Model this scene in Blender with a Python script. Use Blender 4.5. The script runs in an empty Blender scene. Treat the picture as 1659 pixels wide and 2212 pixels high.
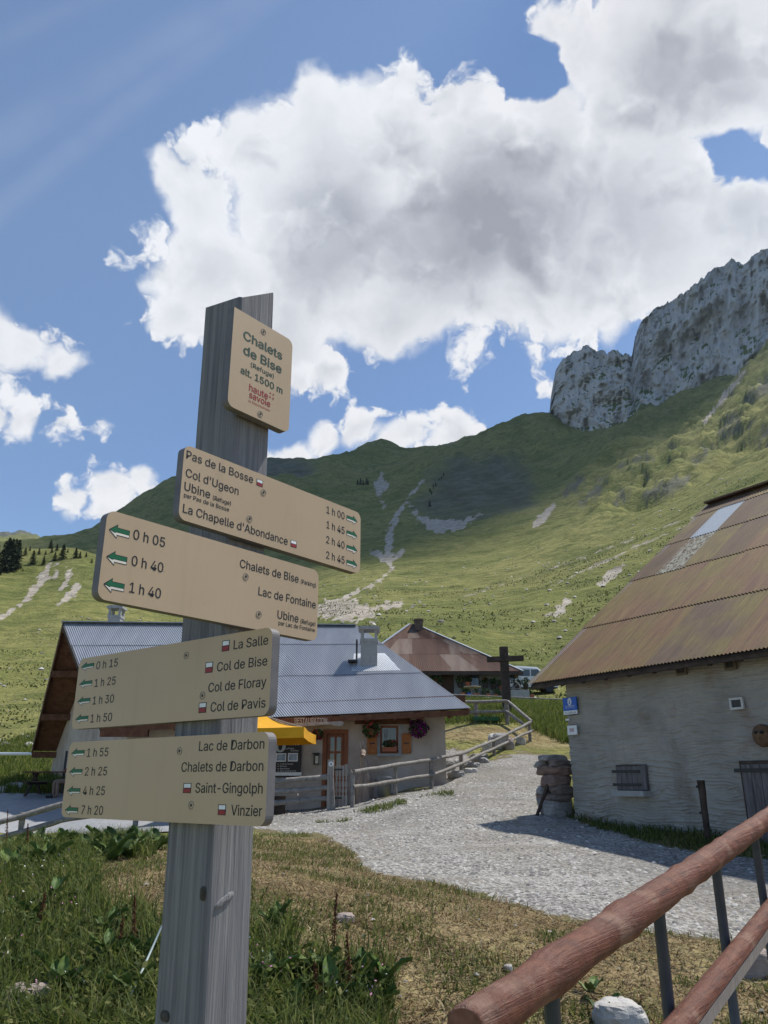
import bpy, math, random
import numpy as np
from mathutils import Vector, Matrix
random.seed(7); rng = np.random.default_rng(7)
SC = bpy.context.scene
COL = SC.collection
R = math.radians

# ------------------------------------------------------------------ camera
F, CX, CY, PIT, CH = 1690., 829.5, 1106., R(19.06), 1.6
cp, sp = math.cos(PIT), math.sin(PIT)
cam = bpy.data.cameras.new('camera'); camo = bpy.data.objects.new('camera', cam); COL.objects.link(camo)
cam.sensor_fit = 'AUTO'; cam.sensor_width = 36; cam.lens = F / 2212 * 36
cam.clip_start = 0.05; cam.clip_end = 12000
camo.location = (0, 0, CH); camo.rotation_euler = (R(90) + PIT, 0, 0)
SC.camera = camo

# ------------------------------------------------------------------ light
SUN_EL, SUN_AZ = R(61), R(60)
SUN = np.array([math.cos(SUN_EL)*math.sin(SUN_AZ), math.cos(SUN_EL)*math.cos(SUN_AZ), math.sin(SUN_EL)])
EXPO = 1.2
SKY = 0.066
sl = bpy.data.lights.new('sun', 'SUN'); so = bpy.data.objects.new('sun', sl); COL.objects.link(so)
sl.energy = 2.5; sl.angle = R(2.2); sl.color = (1.0, .95, .86)
so.rotation_euler = Vector(-SUN).to_track_quat('-Z', 'Y').to_euler()
SC.view_settings.view_transform = 'Standard'; SC.view_settings.look = 'None'
SC.view_settings.exposure = EXPO; SC.view_settings.gamma = 1; SC.view_settings.use_curve_mapping = False
try: SC.cycles.use_denoising = True
except Exception: pass
SC.cycles.max_bounces = 6; SC.cycles.diffuse_bounces = 3; SC.cycles.transparent_max_bounces = 8

def ray(px, py):
    X = (px-CX)/F; Y = (CY-py)/F
    return np.array([X, cp-Y*sp, sp+Y*cp])
def at(px, py, Y):
    d = ray(px, py); return np.array([0, 0, CH]) + d*(Y/d[1])
def onplane(px, py, p0, n):
    d = ray(px, py); o = np.array([0, 0, CH]); return o + d*(np.dot(np.asarray(p0)-o, n)/np.dot(d, n))
def Z(Rg, x, y): return ((Rg[0]+x*Rg[2])/1.15732, (Rg[1]+y*Rg[2])/1.15732)
R1 = (400,700,.33755); R2 = (200,1080,.434); R3 = (130,1540,.36166); R4 = (640,1480,.42194)
R5 = (0,1300,.3618); R6 = (1300,1180,.41583); R7 = (1080,1960,.50633); RH = (900,1500,.31344); RL = (0,1780,.15672); RV = (600,1760,.217)

# ------------------------------------------------------------------ world
W = bpy.data.worlds.new('World'); SC.world = W; W.use_nodes = True
nt = W.node_tree; nt.nodes.clear()
def wn(t, **k):
    n = nt.nodes.new(t)
    for a, b in k.items(): setattr(n, a, b)
    return n
def wm(op, a, b=None, c=None, clamp=False):
    n = wn('ShaderNodeMath', operation=op, use_clamp=clamp)
    for i, v in enumerate((a, b, c)):
        if v is None: continue
        if isinstance(v, (int, float)): n.inputs[i].default_value = v
        else: nt.links.new(v, n.inputs[i])
    return n.outputs[0]
def wv(op, a, b):
    n = wn('ShaderNodeVectorMath', operation=op)
    for i, v in enumerate((a, b)):
        if isinstance(v, (tuple, list, np.ndarray)): n.inputs[i].default_value = tuple(float(q) for q in v)
        elif isinstance(v, (int, float)): n.inputs['Scale'].default_value = v
        else: nt.links.new(v, n.inputs[i])
    return n.outputs['Value'] if op in ('DOT_PRODUCT', 'DISTANCE', 'LENGTH') else n.outputs[0]
def smooth(v, a, b, lo=0., hi=1.):
    n = wn('ShaderNodeMapRange', interpolation_type='SMOOTHSTEP')
    nt.links.new(v, n.inputs[0])
    for i, q in enumerate((a, b, lo, hi)): n.inputs[i+1].default_value = q
    return n.outputs[0]
tc = wn('ShaderNodeTexCoord'); D0 = wv('NORMALIZE', tc.outputs['Generated'], (0,0,0))
def wnoise(vec, scale, detail, rough, dist=0., out='Fac'):
    n = wn('ShaderNodeTexNoise'); n.inputs['Scale'].default_value = scale; n.inputs['Detail'].default_value = detail
    n.inputs['Roughness'].default_value = rough; n.inputs['Distortion'].default_value = dist
    nt.links.new(vec, n.inputs['Vector']); return n.outputs[out]
warp = wv('SUBTRACT', wnoise(D0, 7.0, 3, .55, 0, 'Color'), (.5,.5,.5))
Dw = wv('ADD', D0, wv('SCALE', warp, .085))
warp2 = wv('SUBTRACT', wnoise(D0, 45, 2, .6, 0, 'Color'), (.5,.5,.5))
Dw = wv('ADD', Dw, wv('SCALE', warp2, .020))
big = [(430,440,120),(560,340,140),(690,310,140),(850,190,85),(850,330,190),(1010,270,130),(1150,340,180),(700,520,230),
 (950,520,290),(1200,520,260),(470,600,150),(385,690,75),(600,720,140),(700,800,80),(830,690,110),(1000,660,120),(1400,450,250),
 (1600,480,200),(1400,170,230),(1620,170,250),(1180,60,75),(1240,110,110),(1150,640,100),(1350,590,100),(1780,330,300),(1500,560,110),(370,390,60),
 (1900,0,320),(1500,-150,280),(2050,420,300)]
small = [(-20,745,105),(60,755,76),(135,778,52),(-40,875,70),(60,885,52),(150,905,36),(215,918,26),(-160,800,140),
 (250,1060,66),(170,1080,34),(315,1045,44),(700,945,66),(790,935,82),(880,950,76),(960,955,66),(1020,955,34),(630,990,50),(560,1000,60),
 (-300,1000,90),(-450,600,150),(-600,250,180),(2000,900,120),(2400,600,260),(2700,200,300),(-900,800,200),(300,-700,260),(900,-900,300),(-200,-500,120)]
holes = [(1575,320,105),(1650,365,70),(1150,150,75),(1120,120,50)]
def chord(x, y, r):
    a = ray(x, y); a = a/np.linalg.norm(a); b = ray(x+r, y); b = b/np.linalg.norm(b)
    return a, float(np.linalg.norm(a-b))
f = None
for (x, y, r) in big + small:
    a, cr = chord(x, y, r*(1.12 if r > 64 else 1.45))
    v = wm('MULTIPLY_ADD', wv('DISTANCE', Dw, a), -1/cr, 1.0)
    v = wm('MULTIPLY', v, min(1.0, .30 + cr*5.5))
    f = v if f is None else wm('SMOOTH_MAX', f, v, .12)
for (x, y, r) in holes:
    a, cr = chord(x, y, r)
    v = wm('MULTIPLY_ADD', wv('DISTANCE', Dw, a), -1/cr, 1.0)
    f = wm('SUBTRACT', f, wm('MULTIPLY', wm('MAXIMUM', v, 0.), .78))
def billows(vec, det):
    a_ = wm('MULTIPLY', wm('SUBTRACT', wnoise(vec, 8.5, det, .62), .5), 1.25)
    b_ = wm('ABSOLUTE', wm('MULTIPLY_ADD', wnoise(vec, 17, max(2, det-4), .55), 2., -1.))
    return wm('ADD', a_, wm('MULTIPLY', wm('SUBTRACT', b_, .2), .62))
fb = billows(Dw, 8)
dens = wm('ADD', f, fb)
alpha = smooth(dens, .0, .20)
# relief of the billows, lit from the sun's side
fb2 = billows(wv('ADD', Dw, (.008, .0, .018)), 6)
rel = wm('SUBTRACT', fb, fb2)
gsum = None
for (x, y, r, a_) in ((1090,400,260,.75),(740,480,210,.55),(980,620,330,.55),(640,640,150,.4),(1480,170,260,.55),(1330,470,220,.40),(870,260,90,.25),(1640,420,200,.3),(420,560,90,.25),(-20,800,60,.2),(850,960,80,.15)):
    c0, cr = chord(x, y, r)
    v = smooth(wv('DISTANCE', Dw, c0), 0., cr, a_, 0.)
    gsum = v if gsum is None else wm('ADD', gsum, v)
for (x, y, r, a_) in ((1130,270,110,.5),(850,400,70,.4),(1020,250,90,.3),(1580,280,90,.2),(1000,760,150,.2)):
    c0, cr = chord(x, y, r)
    gsum = wm('SUBTRACT', gsum, smooth(wv('DISTANCE', Dw, c0), 0., cr, a_, 0.))
shade = wm('MULTIPLY', smooth(dens, .05, .75, .12, 1.), wm('MULTIPLY_ADD', gsum, .88, .27))
shade = wm('SUBTRACT', shade, wm('MULTIPLY', rel, .75), clamp=True)
ramp = wn('ShaderNodeValToRGB'); nt.links.new(shade, ramp.inputs[0])
K = 1/(SKY*2**EXPO)
els = ramp.color_ramp.elements
els[0].position = .0; els[0].color = (.95*K, .95*K, .97*K, 1)
els[1].position = 1.; els[1].color = (.36*K, .365*K, .40*K, 1)
e = els.new(.3); e.color = (.76*K, .77*K, .80*K, 1)
e = els.new(.65); e.color = (.53*K, .54*K, .58*K, 1)
sky = wn('ShaderNodeTexSky'); sky.sky_type = 'NISHITA'; sky.sun_disc = False
sky.sun_elevation = SUN_EL; sky.sun_rotation = SUN_AZ; sky.altitude = 1500; sky.air_density = 1.0; sky.dust_density = .1; sky.ozone_density = 3.2
# high thin cirrus streaks
cir = None
for (a, b, wdt, amp) in (((0,300),(560,-20),.030,.07), ((0,450),(480,70),.022,.06), ((-60,120),(330,-60),.016,.04)):
    n_ = np.cross(ray(*a), ray(*b)); n_ /= np.linalg.norm(n_)
    dd = wm('ABSOLUTE', wv('DOT_PRODUCT', wv('ADD', D0, wv('SCALE', warp, .012)), n_))
    v = smooth(dd, 0., wdt, amp, 0.)
    cir = v if cir is None else wm('MAXIMUM', cir, v)
cir = wm('MULTIPLY', cir, smooth(wv('DOT_PRODUCT', D0, ray(150,150)/np.linalg.norm(ray(150,150))), .90, .98))
cir = wm('MULTIPLY', cir, smooth(wnoise(D0, 14, 5, .6), .3, .7, .4, 1.1))
mx0 = wn('ShaderNodeMix', data_type='RGBA'); nt.links.new(cir, mx0.inputs[0]); nt.links.new(sky.outputs[0], mx0.inputs[6]); mx0.inputs[7].default_value = (.85*K,.87*K,.9*K,1)
mx = wn('ShaderNodeMix', data_type='RGBA'); nt.links.new(alpha, mx.inputs[0]); nt.links.new(mx0.outputs[2], mx.inputs[6]); nt.links.new(ramp.outputs[0], mx.inputs[7])
bg = wn('ShaderNodeBackground'); bg.inputs[1].default_value = SKY; nt.links.new(mx.outputs[2], bg.inputs[0])
wo = wn('ShaderNodeOutputWorld'); nt.links.new(bg.outputs[0], wo.inputs[0])
try: W.cycles.sampling_method = 'NONE'
except Exception: pass

# ------------------------------------------------------------------ helpers
ORG = {}
def link(o, parent=None, loc=None):
    COL.objects.link(o)
    if parent is not None: o.parent = parent
    return o
def thing(name, label, cat, loc=(0,0,0), group=None):
    o = bpy.data.objects.new(name, None); COL.objects.link(o); o.location = [float(v) for v in loc]
    o.empty_display_size = .1
    ORG[o] = np.array(loc, float); o['label'] = label; o['category'] = cat
    if group: o['group'] = group
    return o
def tag(o, label, cat, group=None):
    o['label'] = label; o['category'] = cat
    if group: o['group'] = group
    return o
def structure(o): o['kind'] = 'structure'; return o
class MB:
    def __init__(s): s.v = []; s.f = []; s.m = []; s.n = 0
    def add(s, v, f, mi=0):
        v = np.asarray(v, float); s.v.append(v)
        s.f += [tuple(i+s.n for i in q) for q in f]; s.m += [mi]*len(f); s.n += len(v)
        return s
    def box(s, c, size, ax=None, mi=0):
        c = np.asarray(c, float); h = np.asarray(size, float)/2
        A = np.eye(3) if ax is None else np.asarray(ax, float)
        P = np.array([[i, j, k] for i in (-1,1) for j in (-1,1) for k in (-1,1)], float)*h
        return s.add(c + P@A, [(0,1,3,2),(4,6,7,5),(0,4,5,1),(2,3,7,6),(0,2,6,4),(1,5,7,3)], mi)
    def bar(s, a, b, w, h, up=(0,0,1), mi=0):
        a = np.asarray(a, float); b = np.asarray(b, float); d = b-a; L = np.linalg.norm(d); d = d/L
        x = np.cross(d, up); x /= np.linalg.norm(x); y = np.cross(x, d)
        return s.box((a+b)/2, (L, w, h), [d, x, y], mi)
    def tube(s, pts, rad, n=8, mi=0, jit=0., cap=True):
        pts = np.asarray(pts, float); m = len(pts)
        rad = np.full(m, rad) if np.isscalar(rad) else np.asarray(rad, float)
        t = np.gradient(pts, axis=0); t /= np.linalg.norm(t, axis=1)[:,None]
        ref = np.array([0,0,1.]) if abs(t[0][2]) < .9 else np.array([1.,0,0])
        a = np.linspace(0, 2*math.pi, n, endpoint=False); V = []
        for i in range(m):
            x = np.cross(t[i], ref); x /= np.linalg.norm(x); y = np.cross(t[i], x)
            rr = rad[i]*(1+jit*(rng.random(n)-.5))
            V.append(pts[i] + (np.cos(a)*rr)[:,None]*x + (np.sin(a)*rr)[:,None]*y)
        V = np.concatenate(V); Fc = []
        for i in range(m-1):
            for j in range(n):
                k = (j+1) % n; Fc.append((i*n+j, i*n+k, (i+1)*n+k, (i+1)*n+j))
        if cap: Fc += [tuple(range(n)), tuple((m-1)*n+j for j in range(n-1, -1, -1))]
        return s.add(V, Fc, mi)
    def lathe(s, c, prof, n=12, mi=0):
        c = np.asarray(c, float); a = np.linspace(0, 2*math.pi, n, endpoint=False); V = []
        for r, z in prof: V.append(c + np.stack([np.cos(a)*r, np.sin(a)*r, np.full(n, z)], 1))
        V = np.concatenate(V); m = len(prof); Fc = []
        for i in range(m-1):
            for j in range(n):
                k = (j+1) % n; Fc.append((i*n+j, i*n+k, (i+1)*n+k, (i+1)*n+j))
        Fc += [tuple(range(n-1, -1, -1)), tuple((m-1)*n+j for j in range(n))]
        return s.add(V, Fc, mi)
    def prism(s, poly, O, ax, ay, az, th, mi=0, mside=None):
        poly = np.asarray(poly, float); O = np.asarray(O, float); n = len(poly)
        P = O + poly[:,:1]*np.asarray(ax) + poly[:,1:]*np.asarray(ay)
        V = np.concatenate([P, P+np.asarray(az)*th])
        s.add(V, [tuple(range(n-1, -1, -1)), tuple(range(n, 2*n))], mi)
        ms = mi if mside is None else mside
        b = s.n-2*n
        for i in range(n):
            j = (i+1) % n; s.f.append((b+i, b+j, b+n+j, b+n+i)); s.m.append(ms)
        return s
    def build(s, name, mat, parent=None, smooth=False, attrs=None):
        V = np.concatenate(s.v) if s.v else np.zeros((0,3))
        return meshobj(name, V, s.f, mat, parent, smooth, s.m, attrs)
def meshobj(name, V, Fc, mat, parent=None, smooth=False, mi=None, attrs=None):
    V = np.asarray(V, float); off = np.zeros(3)
    if parent is not None:
        off = ORG[parent]; V = V-off
    me = bpy.data.meshes.new(name)
    if isinstance(Fc, np.ndarray):
        k = Fc.shape[1]; nf = len(Fc)
        me.vertices.add(len(V)); me.vertices.foreach_set('co', V.astype(np.float32).ravel())
        me.loops.add(nf*k); me.loops.foreach_set('vertex_index', Fc.astype(np.int32).ravel())
        me.polygons.add(nf); me.polygons.foreach_set('loop_start', np.arange(0, nf*k, k, dtype=np.int32))
        try: me.polygons.foreach_set('loop_total', np.full(nf, k, dtype=np.int32))
        except Exception: pass
        me.update(calc_edges=True); me.validate()
    else:
        me.from_pydata(V.tolist(), [], Fc); me.update()
    mats = mat if isinstance(mat, (list, tuple)) else [mat]
    for q in mats: me.materials.append(q)
    if mi is not None and len(mats) > 1: me.polygons.foreach_set('material_index', np.asarray(mi, dtype=np.int32))
    if smooth: me.polygons.foreach_set('use_smooth', np.ones(len(me.polygons), dtype=bool))
    if attrs:
        for k, a in attrs.items():
            at_ = me.attributes.new(k, 'FLOAT', 'POINT'); at_.data.foreach_set('value', np.asarray(a, dtype=np.float32))
    o = bpy.data.objects.new(name, me); link(o, parent)
    ORG[o] = off
    return o
def copy_tree(o, parent=None):
    c = o.copy(); COL.objects.link(c); c.parent = parent
    ORG[c] = ORG[o]
    for ch in list(o.children): copy_tree(ch, c)
    return c
def nrm(v): v = np.asarray(v, float); return v/np.linalg.norm(v)

# value noise
def _h(i, j, k):
    n = (i*374761393 + j*668265263 + k*2147483647*3 + 1013904223) & 0xffffffff
    n = ((n ^ (n >> 13))*1274126177) & 0xffffffff
    n = ((n ^ (n >> 15))*2246822519) & 0xffffffff
    return ((n ^ (n >> 16)) & 0xffffff)/float(0xffffff)
def vnoise(x, y, z=None):
    x = np.asarray(x, float); y = np.asarray(y, float); z = np.zeros_like(x) if z is None else np.asarray(z, float)
    xi, yi, zi = (np.floor(q).astype(np.int64) for q in (x, y, z))
    u, v, w = x-xi, y-yi, z-zi
    u, v, w = (q*q*q*(q*(q*6-15)+10) for q in (u, v, w))
    r = 0
    for a in (0,1):
        for b in (0,1):
            for c_ in (0,1):
                r = r + (u if a else 1-u)*(v if b else 1-v)*(w if c_ else 1-w)*_h(xi+a, yi+b, zi+c_)
    return r
def fbm(x, y, z=None, oct=5, gain=.5, ridge=False):
    r = 0; a = .5; t = 0; fq = 1.
    for o in range(oct):
        n = vnoise(np.asarray(x)*fq+o*17.3, np.asarray(y)*fq+o*9.1, None if z is None else np.asarray(z)*fq+o*5.7)
        if ridge: n = 1-np.abs(2*n-1)
        r = r+a*n; t += a; a *= gain; fq *= 2.03
    return r/t

# ------------------------------------------------------------------ materials
class NT:
    def __init__(s, name):
        s.m = bpy.data.materials.new(name); s.m.use_nodes = True; s.t = s.m.node_tree
        s.b = s.t.nodes['Principled BSDF']; s.tc = s.t.nodes.new('ShaderNodeTexCoord')
    def lk(s, a, b): s.t.links.new(a, b)
    def mapped(s, scale=(1,1,1), src='Object', rot=(0,0,0)):
        n = s.t.nodes.new('ShaderNodeMapping'); n.inputs['Scale'].default_value = scale; n.inputs['Rotation'].default_value = rot
        s.lk(s.tc.outputs[src], n.inputs[0]); return n.outputs[0]
    def noise(s, vec, scale, detail=5, rough=.55, dist=0.):
        n = s.t.nodes.new('ShaderNodeTexNoise'); s.lk(vec, n.inputs['Vector'])
        for k, v in (('Scale', scale), ('Detail', detail), ('Roughness', rough), ('Distortion', dist)): n.inputs[k].default_value = v
        return n.outputs[0]
    def voro(s, vec, scale, out='Distance', detail=0):
        n = s.t.nodes.new('ShaderNodeTexVoronoi'); s.lk(vec, n.inputs['Vector']); n.inputs['Scale'].default_value = scale; n.inputs['Detail'].default_value = detail
        return n.outputs[out]
    def ramp(s, fac, stops, interp='LINEAR'):
        n = s.t.nodes.new('ShaderNodeValToRGB'); s.lk(fac, n.inputs[0]); n.color_ramp.interpolation = interp
        el = n.color_ramp.elements
        while len(el) < len(stops): el.new(.5)
        for e_, (p, c) in zip(el, stops):
            e_.position = p; e_.color = (*c, 1) if not np.isscalar(c) else (c, c, c, 1)
        return n.outputs[0]
    def mix(s, fac, a, b, mode='MIX'):
        n = s.t.nodes.new('ShaderNodeMix'); n.data_type = 'RGBA'; n.blend_type = mode
        for i, v in ((0, fac), (6, a), (7, b)):
            if isinstance(v, (int, float)): n.inputs[i].default_value = v
            elif isinstance(v, tuple): n.inputs[i].default_value = (*v, 1)
            else: s.lk(v, n.inputs[i])
        return n.outputs[2]
    def math(s, op, a, b=None, clamp=False):
        n = s.t.nodes.new('ShaderNodeMath'); n.operation = op; n.use_clamp = clamp
        for i, v in ((0, a), (1, b)):
            if v is None: continue
            if isinstance(v, (int, float)): n.inputs[i].default_value = v
            else: s.lk(v, n.inputs[i])
        return n.outputs[0]
    def attr(s, name):
        n = s.t.nodes.new('ShaderNodeAttribute'); n.attribute_name = name; return n.outputs['Fac']
    def bump(s, h, strength=.5, dist=.01):
        n = s.t.nodes.new('ShaderNodeBump'); n.inputs['Strength'].default_value = strength; n.inputs['Distance'].default_value = dist
        s.lk(h, n.inputs['Height']); s.lk(n.outputs[0], s.b.inputs['Normal'])
    def col(s, c):
        if isinstance(c, tuple): s.b.inputs['Base Color'].default_value = (*c, 1)
        else: s.lk(c, s.b.inputs['Base Color'])
    def set(s, rough=.8, metal=0., spec=.3):
        s.b.inputs['Roughness'].default_value = rough; s.b.inputs['Metallic'].default_value = metal
        s.b.inputs['Specular IOR Level'].default_value = spec
        return s.m
def noisy(name, stops, scale=8, stretch=(1,1,1), rough=.8, metal=0., bump=.3, bdist=.005, detail=6, dist=0., spec=.3, src='Object'):
    k = NT(name); v = k.mapped(stretch, src); n = k.noise(v, scale, detail, .6, dist)
    k.col(k.ramp(n, stops))
    if bump: k.bump(k.noise(v, scale*2.3, detail, .65, dist), bump, bdist)
    return k.set(rough, metal, spec)
def flat(name, c, rough=.6, metal=0., spec=.4, var=.12):
    a = tuple(q*(1-var) for q in c); b = tuple(min(1, q*(1+var)) for q in c)
    return noisy(name, [(.3, a), (.7, b)], 14, rough=rough, metal=metal, bump=0, spec=spec)
def scaled(c, f): return tuple(q*f for q in c)

# ------------------------------------------------------------------ terrain
AP = 6.0                                    # the fan of the terrain grid opens 6 m behind the viewer
ANC = []
def an(px, py, Y): ANC.append(at(px, py, Y))
def anw(x, y, z): ANC.append(np.array([x, y, z], float))
# near ground
for x, y, z in ((-4,-5,0.0),(4,-5,-.1),(0,0,.0),(-3,2,.15),(3,2,-.1),(0,4,.0),(12,3,-.2),(-12,2,.1),(20,12,.2),(-20,12,-.3)): anw(x, y, z)
for p in ((60,2212,5.6),(300,2212,5.6),(829,2212,6.2),(1150,2212,6.5),(1400,2212,6.7),(1659,2212,6.9),
          (100,2000,7.6),(300,1950,8.2),(250,1890,9.3),(600,1930,8.6),(760,1990,8.0),(1000,2050,7.7),(1300,2080,7.7),
          (60,1850,12.5),(300,1840,12.5),(600,1860,11.5),(600,1795,16.5),(790,1885,11.6),(1000,1930,10.3),(1200,1985,9.2),(1450,2000,8.9),(1659,2000,9.2),
          (1500,1900,11.5),(1200,1850,13.0),(950,1820,14.5),(1240,1745,18),(1400,1785,15.6),(1570,1815,13.6),(1659,1850,12.6),
          (761,1747,20),(854,1718,21.5),(932,1703,23),(997,1676,25),(1068,1632,28),(1145,1601,31),(720,1752,20),(600,1768,19),
          (700,1745,24),(963,1692,24.3),(820,1722,24),(560,1752,24),(240,1740,24),(1028,1560,33),(1096,1563,33),(1170,1648,26),(1230,1640,27),(1180,1590,32),(1230,1560,36),
          (1100,1535,38),(960,1535,40),(1050,1515,46),(900,1512,48),(1200,1525,44),(1170,1517,50),
          (60,1812,20),(0,1825,18.5),(130,1790,21.5),(20,1745,24.5),(0,1720,28),(120,1722,27),(95,1680,34),(20,1700,31),
          (20,1650,40),(20,1600,52),(0,1500,85),(20,1400,130),(20,1330,170),(60,1250,225),(110,1300,185),(250,1330,175),(250,1400,130),
          (420,1330,190),(500,1400,120),(380,1290,240)): an(*p)
for y in (40,): anw(-12, y, 3.2); anw(-4, y, 4.3)
# left hill crest and what lies behind it
for x, y in ((-420,1120),(-220,1160),(-90,1190),(0,1195),(48,1184),(103,1183),(144,1181),(168,1186),(206,1192),(260,1215),(330,1262)):
    an(x, y, 270); an(x, y+38, 330); an(x, y+50, 420)
# far rocks, ridge behind
def crest(pts):
    for x, y, Y in pts:
        an(x, y, Y); an(x, y+70, Y*1.22)
crest(((-420,1135,2000),(-150,1150,2000),(0,1160,2000),(36,1156,2000),(72,1160,2000),(100,1174,2000),(160,1178,1500),
       (206,1170,1150),(240,1140,1130),(280,1110,1130),(320,1082,1130),(355,1058,1130),(400,1045,1150),(470,1030,1200),(540,1016,1300),(592,1010,1400),(635,1006,1400),(660,1016,1350),
       (700,1012,1320),(740,1000,1300),(775,985,1280),(815,967,1260),(850,975,1250),(880,982,1250),(920,985,1240),(965,985,1220),(1010,965,1180),(1060,940,1140),(1100,930,1120),(1130,912,1090),(1165,903,1060),(1192,894,1030)))
for x, y in ((-420,1135),(-150,1150),(0,1160),(36,1156),(72,1160),(100,1174)): an(x, y+10, 1700); an(x, y+14, 2200); an(x, y+60, 2700)
# meadow bowl
for p in ((1100,1435,72),(950,1345,92),(800,1345,95),(850,1310,135),(700,1320,120),(1250,1340,88),(1250,1250,135),(1100,1330,105),(1000,1280,170),(820,1270,190),
          (850,1215,330),(600,1250,330),(700,1200,430),(450,1180,560),(300,1170,680),(760,1130,640),(600,1110,760),(820,1060,880),(950,1160,430),(1000,1100,620),(900,1050,850),(1080,1080,640),(1100,1020,820),
          (1150,1120,430),(1000,1210,300),(1250,1080,480),(1250,1000,700),(1150,960,900),(1400,1230,120),(1400,1160,170),(1350,1100,290),(1450,1090,230),(1550,1060,190),(1659,1020,165),
          (1400,1000,480),(1350,950,650),(1300,935,760),(1450,930,640),(1550,960,430),(1659,900,400),(1600,860,560),(1659,800,580),(1750,950,200),(1900,900,150),(1900,740,420),(2200,700,250),(2200,500,500)): an(*p)
# foot of the cliff, ground behind the cliff
for p in ((1195,905,960),(1240,940,900),(1320,935,860),(1400,900,840),(1440,884,820),(1500,852,800),(1590,816,770),(1659,760,730),(1750,705,700),(1900,640,680)):
    an(*p); an(p[0], p[1]-12, p[2]*1.12); an(p[0], p[1]+30, p[2]*1.6)
for x in (-800, -1400): an(x, 1180, 300); an(x, 1300, 130); an(x, 1500, 60); an(x, 1720, 25); an(x, 1100, 1500)
for x in (2600, 3200): an(x, 700, 300); an(x, 1200, 90); an(x, 1750, 22); an(x, 500, 900)
ANC = np.array(ANC)
TK = 2.6
def par(X, Y): return np.stack([TK*X/(Y+AP), np.log(Y+AP)], -1)
def tps(d2): return .5*d2*np.log(d2+1e-12)
_P = par(ANC[:,0], ANC[:,1]); _val = (ANC[:,2]-CH)/(ANC[:,1]+AP)
_n = len(_P); _d2 = ((_P[:,None]-_P[None])**2).sum(-1)
_A = np.zeros((_n+3, _n+3)); _A[:_n,:_n] = tps(_d2)+np.eye(_n)*3e-5; _A[:_n,_n] = 1; _A[:_n,_n+1:] = _P; _A[_n,:_n] = 1; _A[_n+1:,:_n] = _P.T
_w = np.linalg.solve(_A, np.concatenate([_val, np.zeros(3)]))
def Hs(X, Y):
    X = np.atleast_1d(np.asarray(X, float)); Y = np.atleast_1d(np.asarray(Y, float))
    p = par(X.ravel(), Y.ravel()); out = np.empty(len(p))
    for i in range(0, len(p), 20000):
        q = p[i:i+20000]; d2 = ((q[:,None]-_P[None])**2).sum(-1)
        out[i:i+20000] = tps(d2)@_w[:_n] + _w[_n] + q@_w[_n+1:]
    return (CH + out*(Y.ravel()+AP)).reshape(X.shape)
def proj(X, Y, Zc):
    dz = Zc-CH; fw = Y*cp+dz*sp; up = -Y*sp+dz*cp
    fw = np.where(fw > .1, fw, .1)
    return CX+F*X/fw, CY-F*up/fw
def sst(a, b, x): t = np.clip((x-a)/(b-a), 0, 1); return t*t*(3-2*t)
def relief(X, Y, Zc):
    """hummocks, gullies and ledges of the ground"""
    px, py = proj(X, Y, Zc)
    n1 = fbm(X*.9, Y*.9, oct=4)-.5
    h = n1*.10*sst(2, 8, Y)*(1-sst(30, 60, Y))
    h = h + (fbm(X/14, Y/14, oct=5)-.5)*1.6*sst(40, 140, Y)
    h = h + (fbm(X/60+3, Y/60, oct=6, gain=.55)-.5)*11*sst(130, 420, Y)
    h = h + (fbm(X/150+3, Y/220, oct=6, gain=.55, ridge=True)-.6)*46*sst(420, 900, Y)
    # gullies running down the bright slope on the right
    u = (X*.82-Y*.35)/70.; v = (X*.35+Y*.82)/180.
    msk = sst(1180, 1330, px)*sst(200, 330, Y)*(1-sst(800, 900, Y))
    h = h + (fbm(X/34+7, Y/55, oct=5, gain=.55, ridge=True)-.62)*24*msk
    h = h - np.maximum(0, fbm(u, v, oct=3, ridge=True)-.72)*55*msk*.6
    return h
def Hfull(X, Y):
    z = Hs(X, Y); return z+relief(np.asarray(X, float), np.asarray(Y, float), z)
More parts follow.
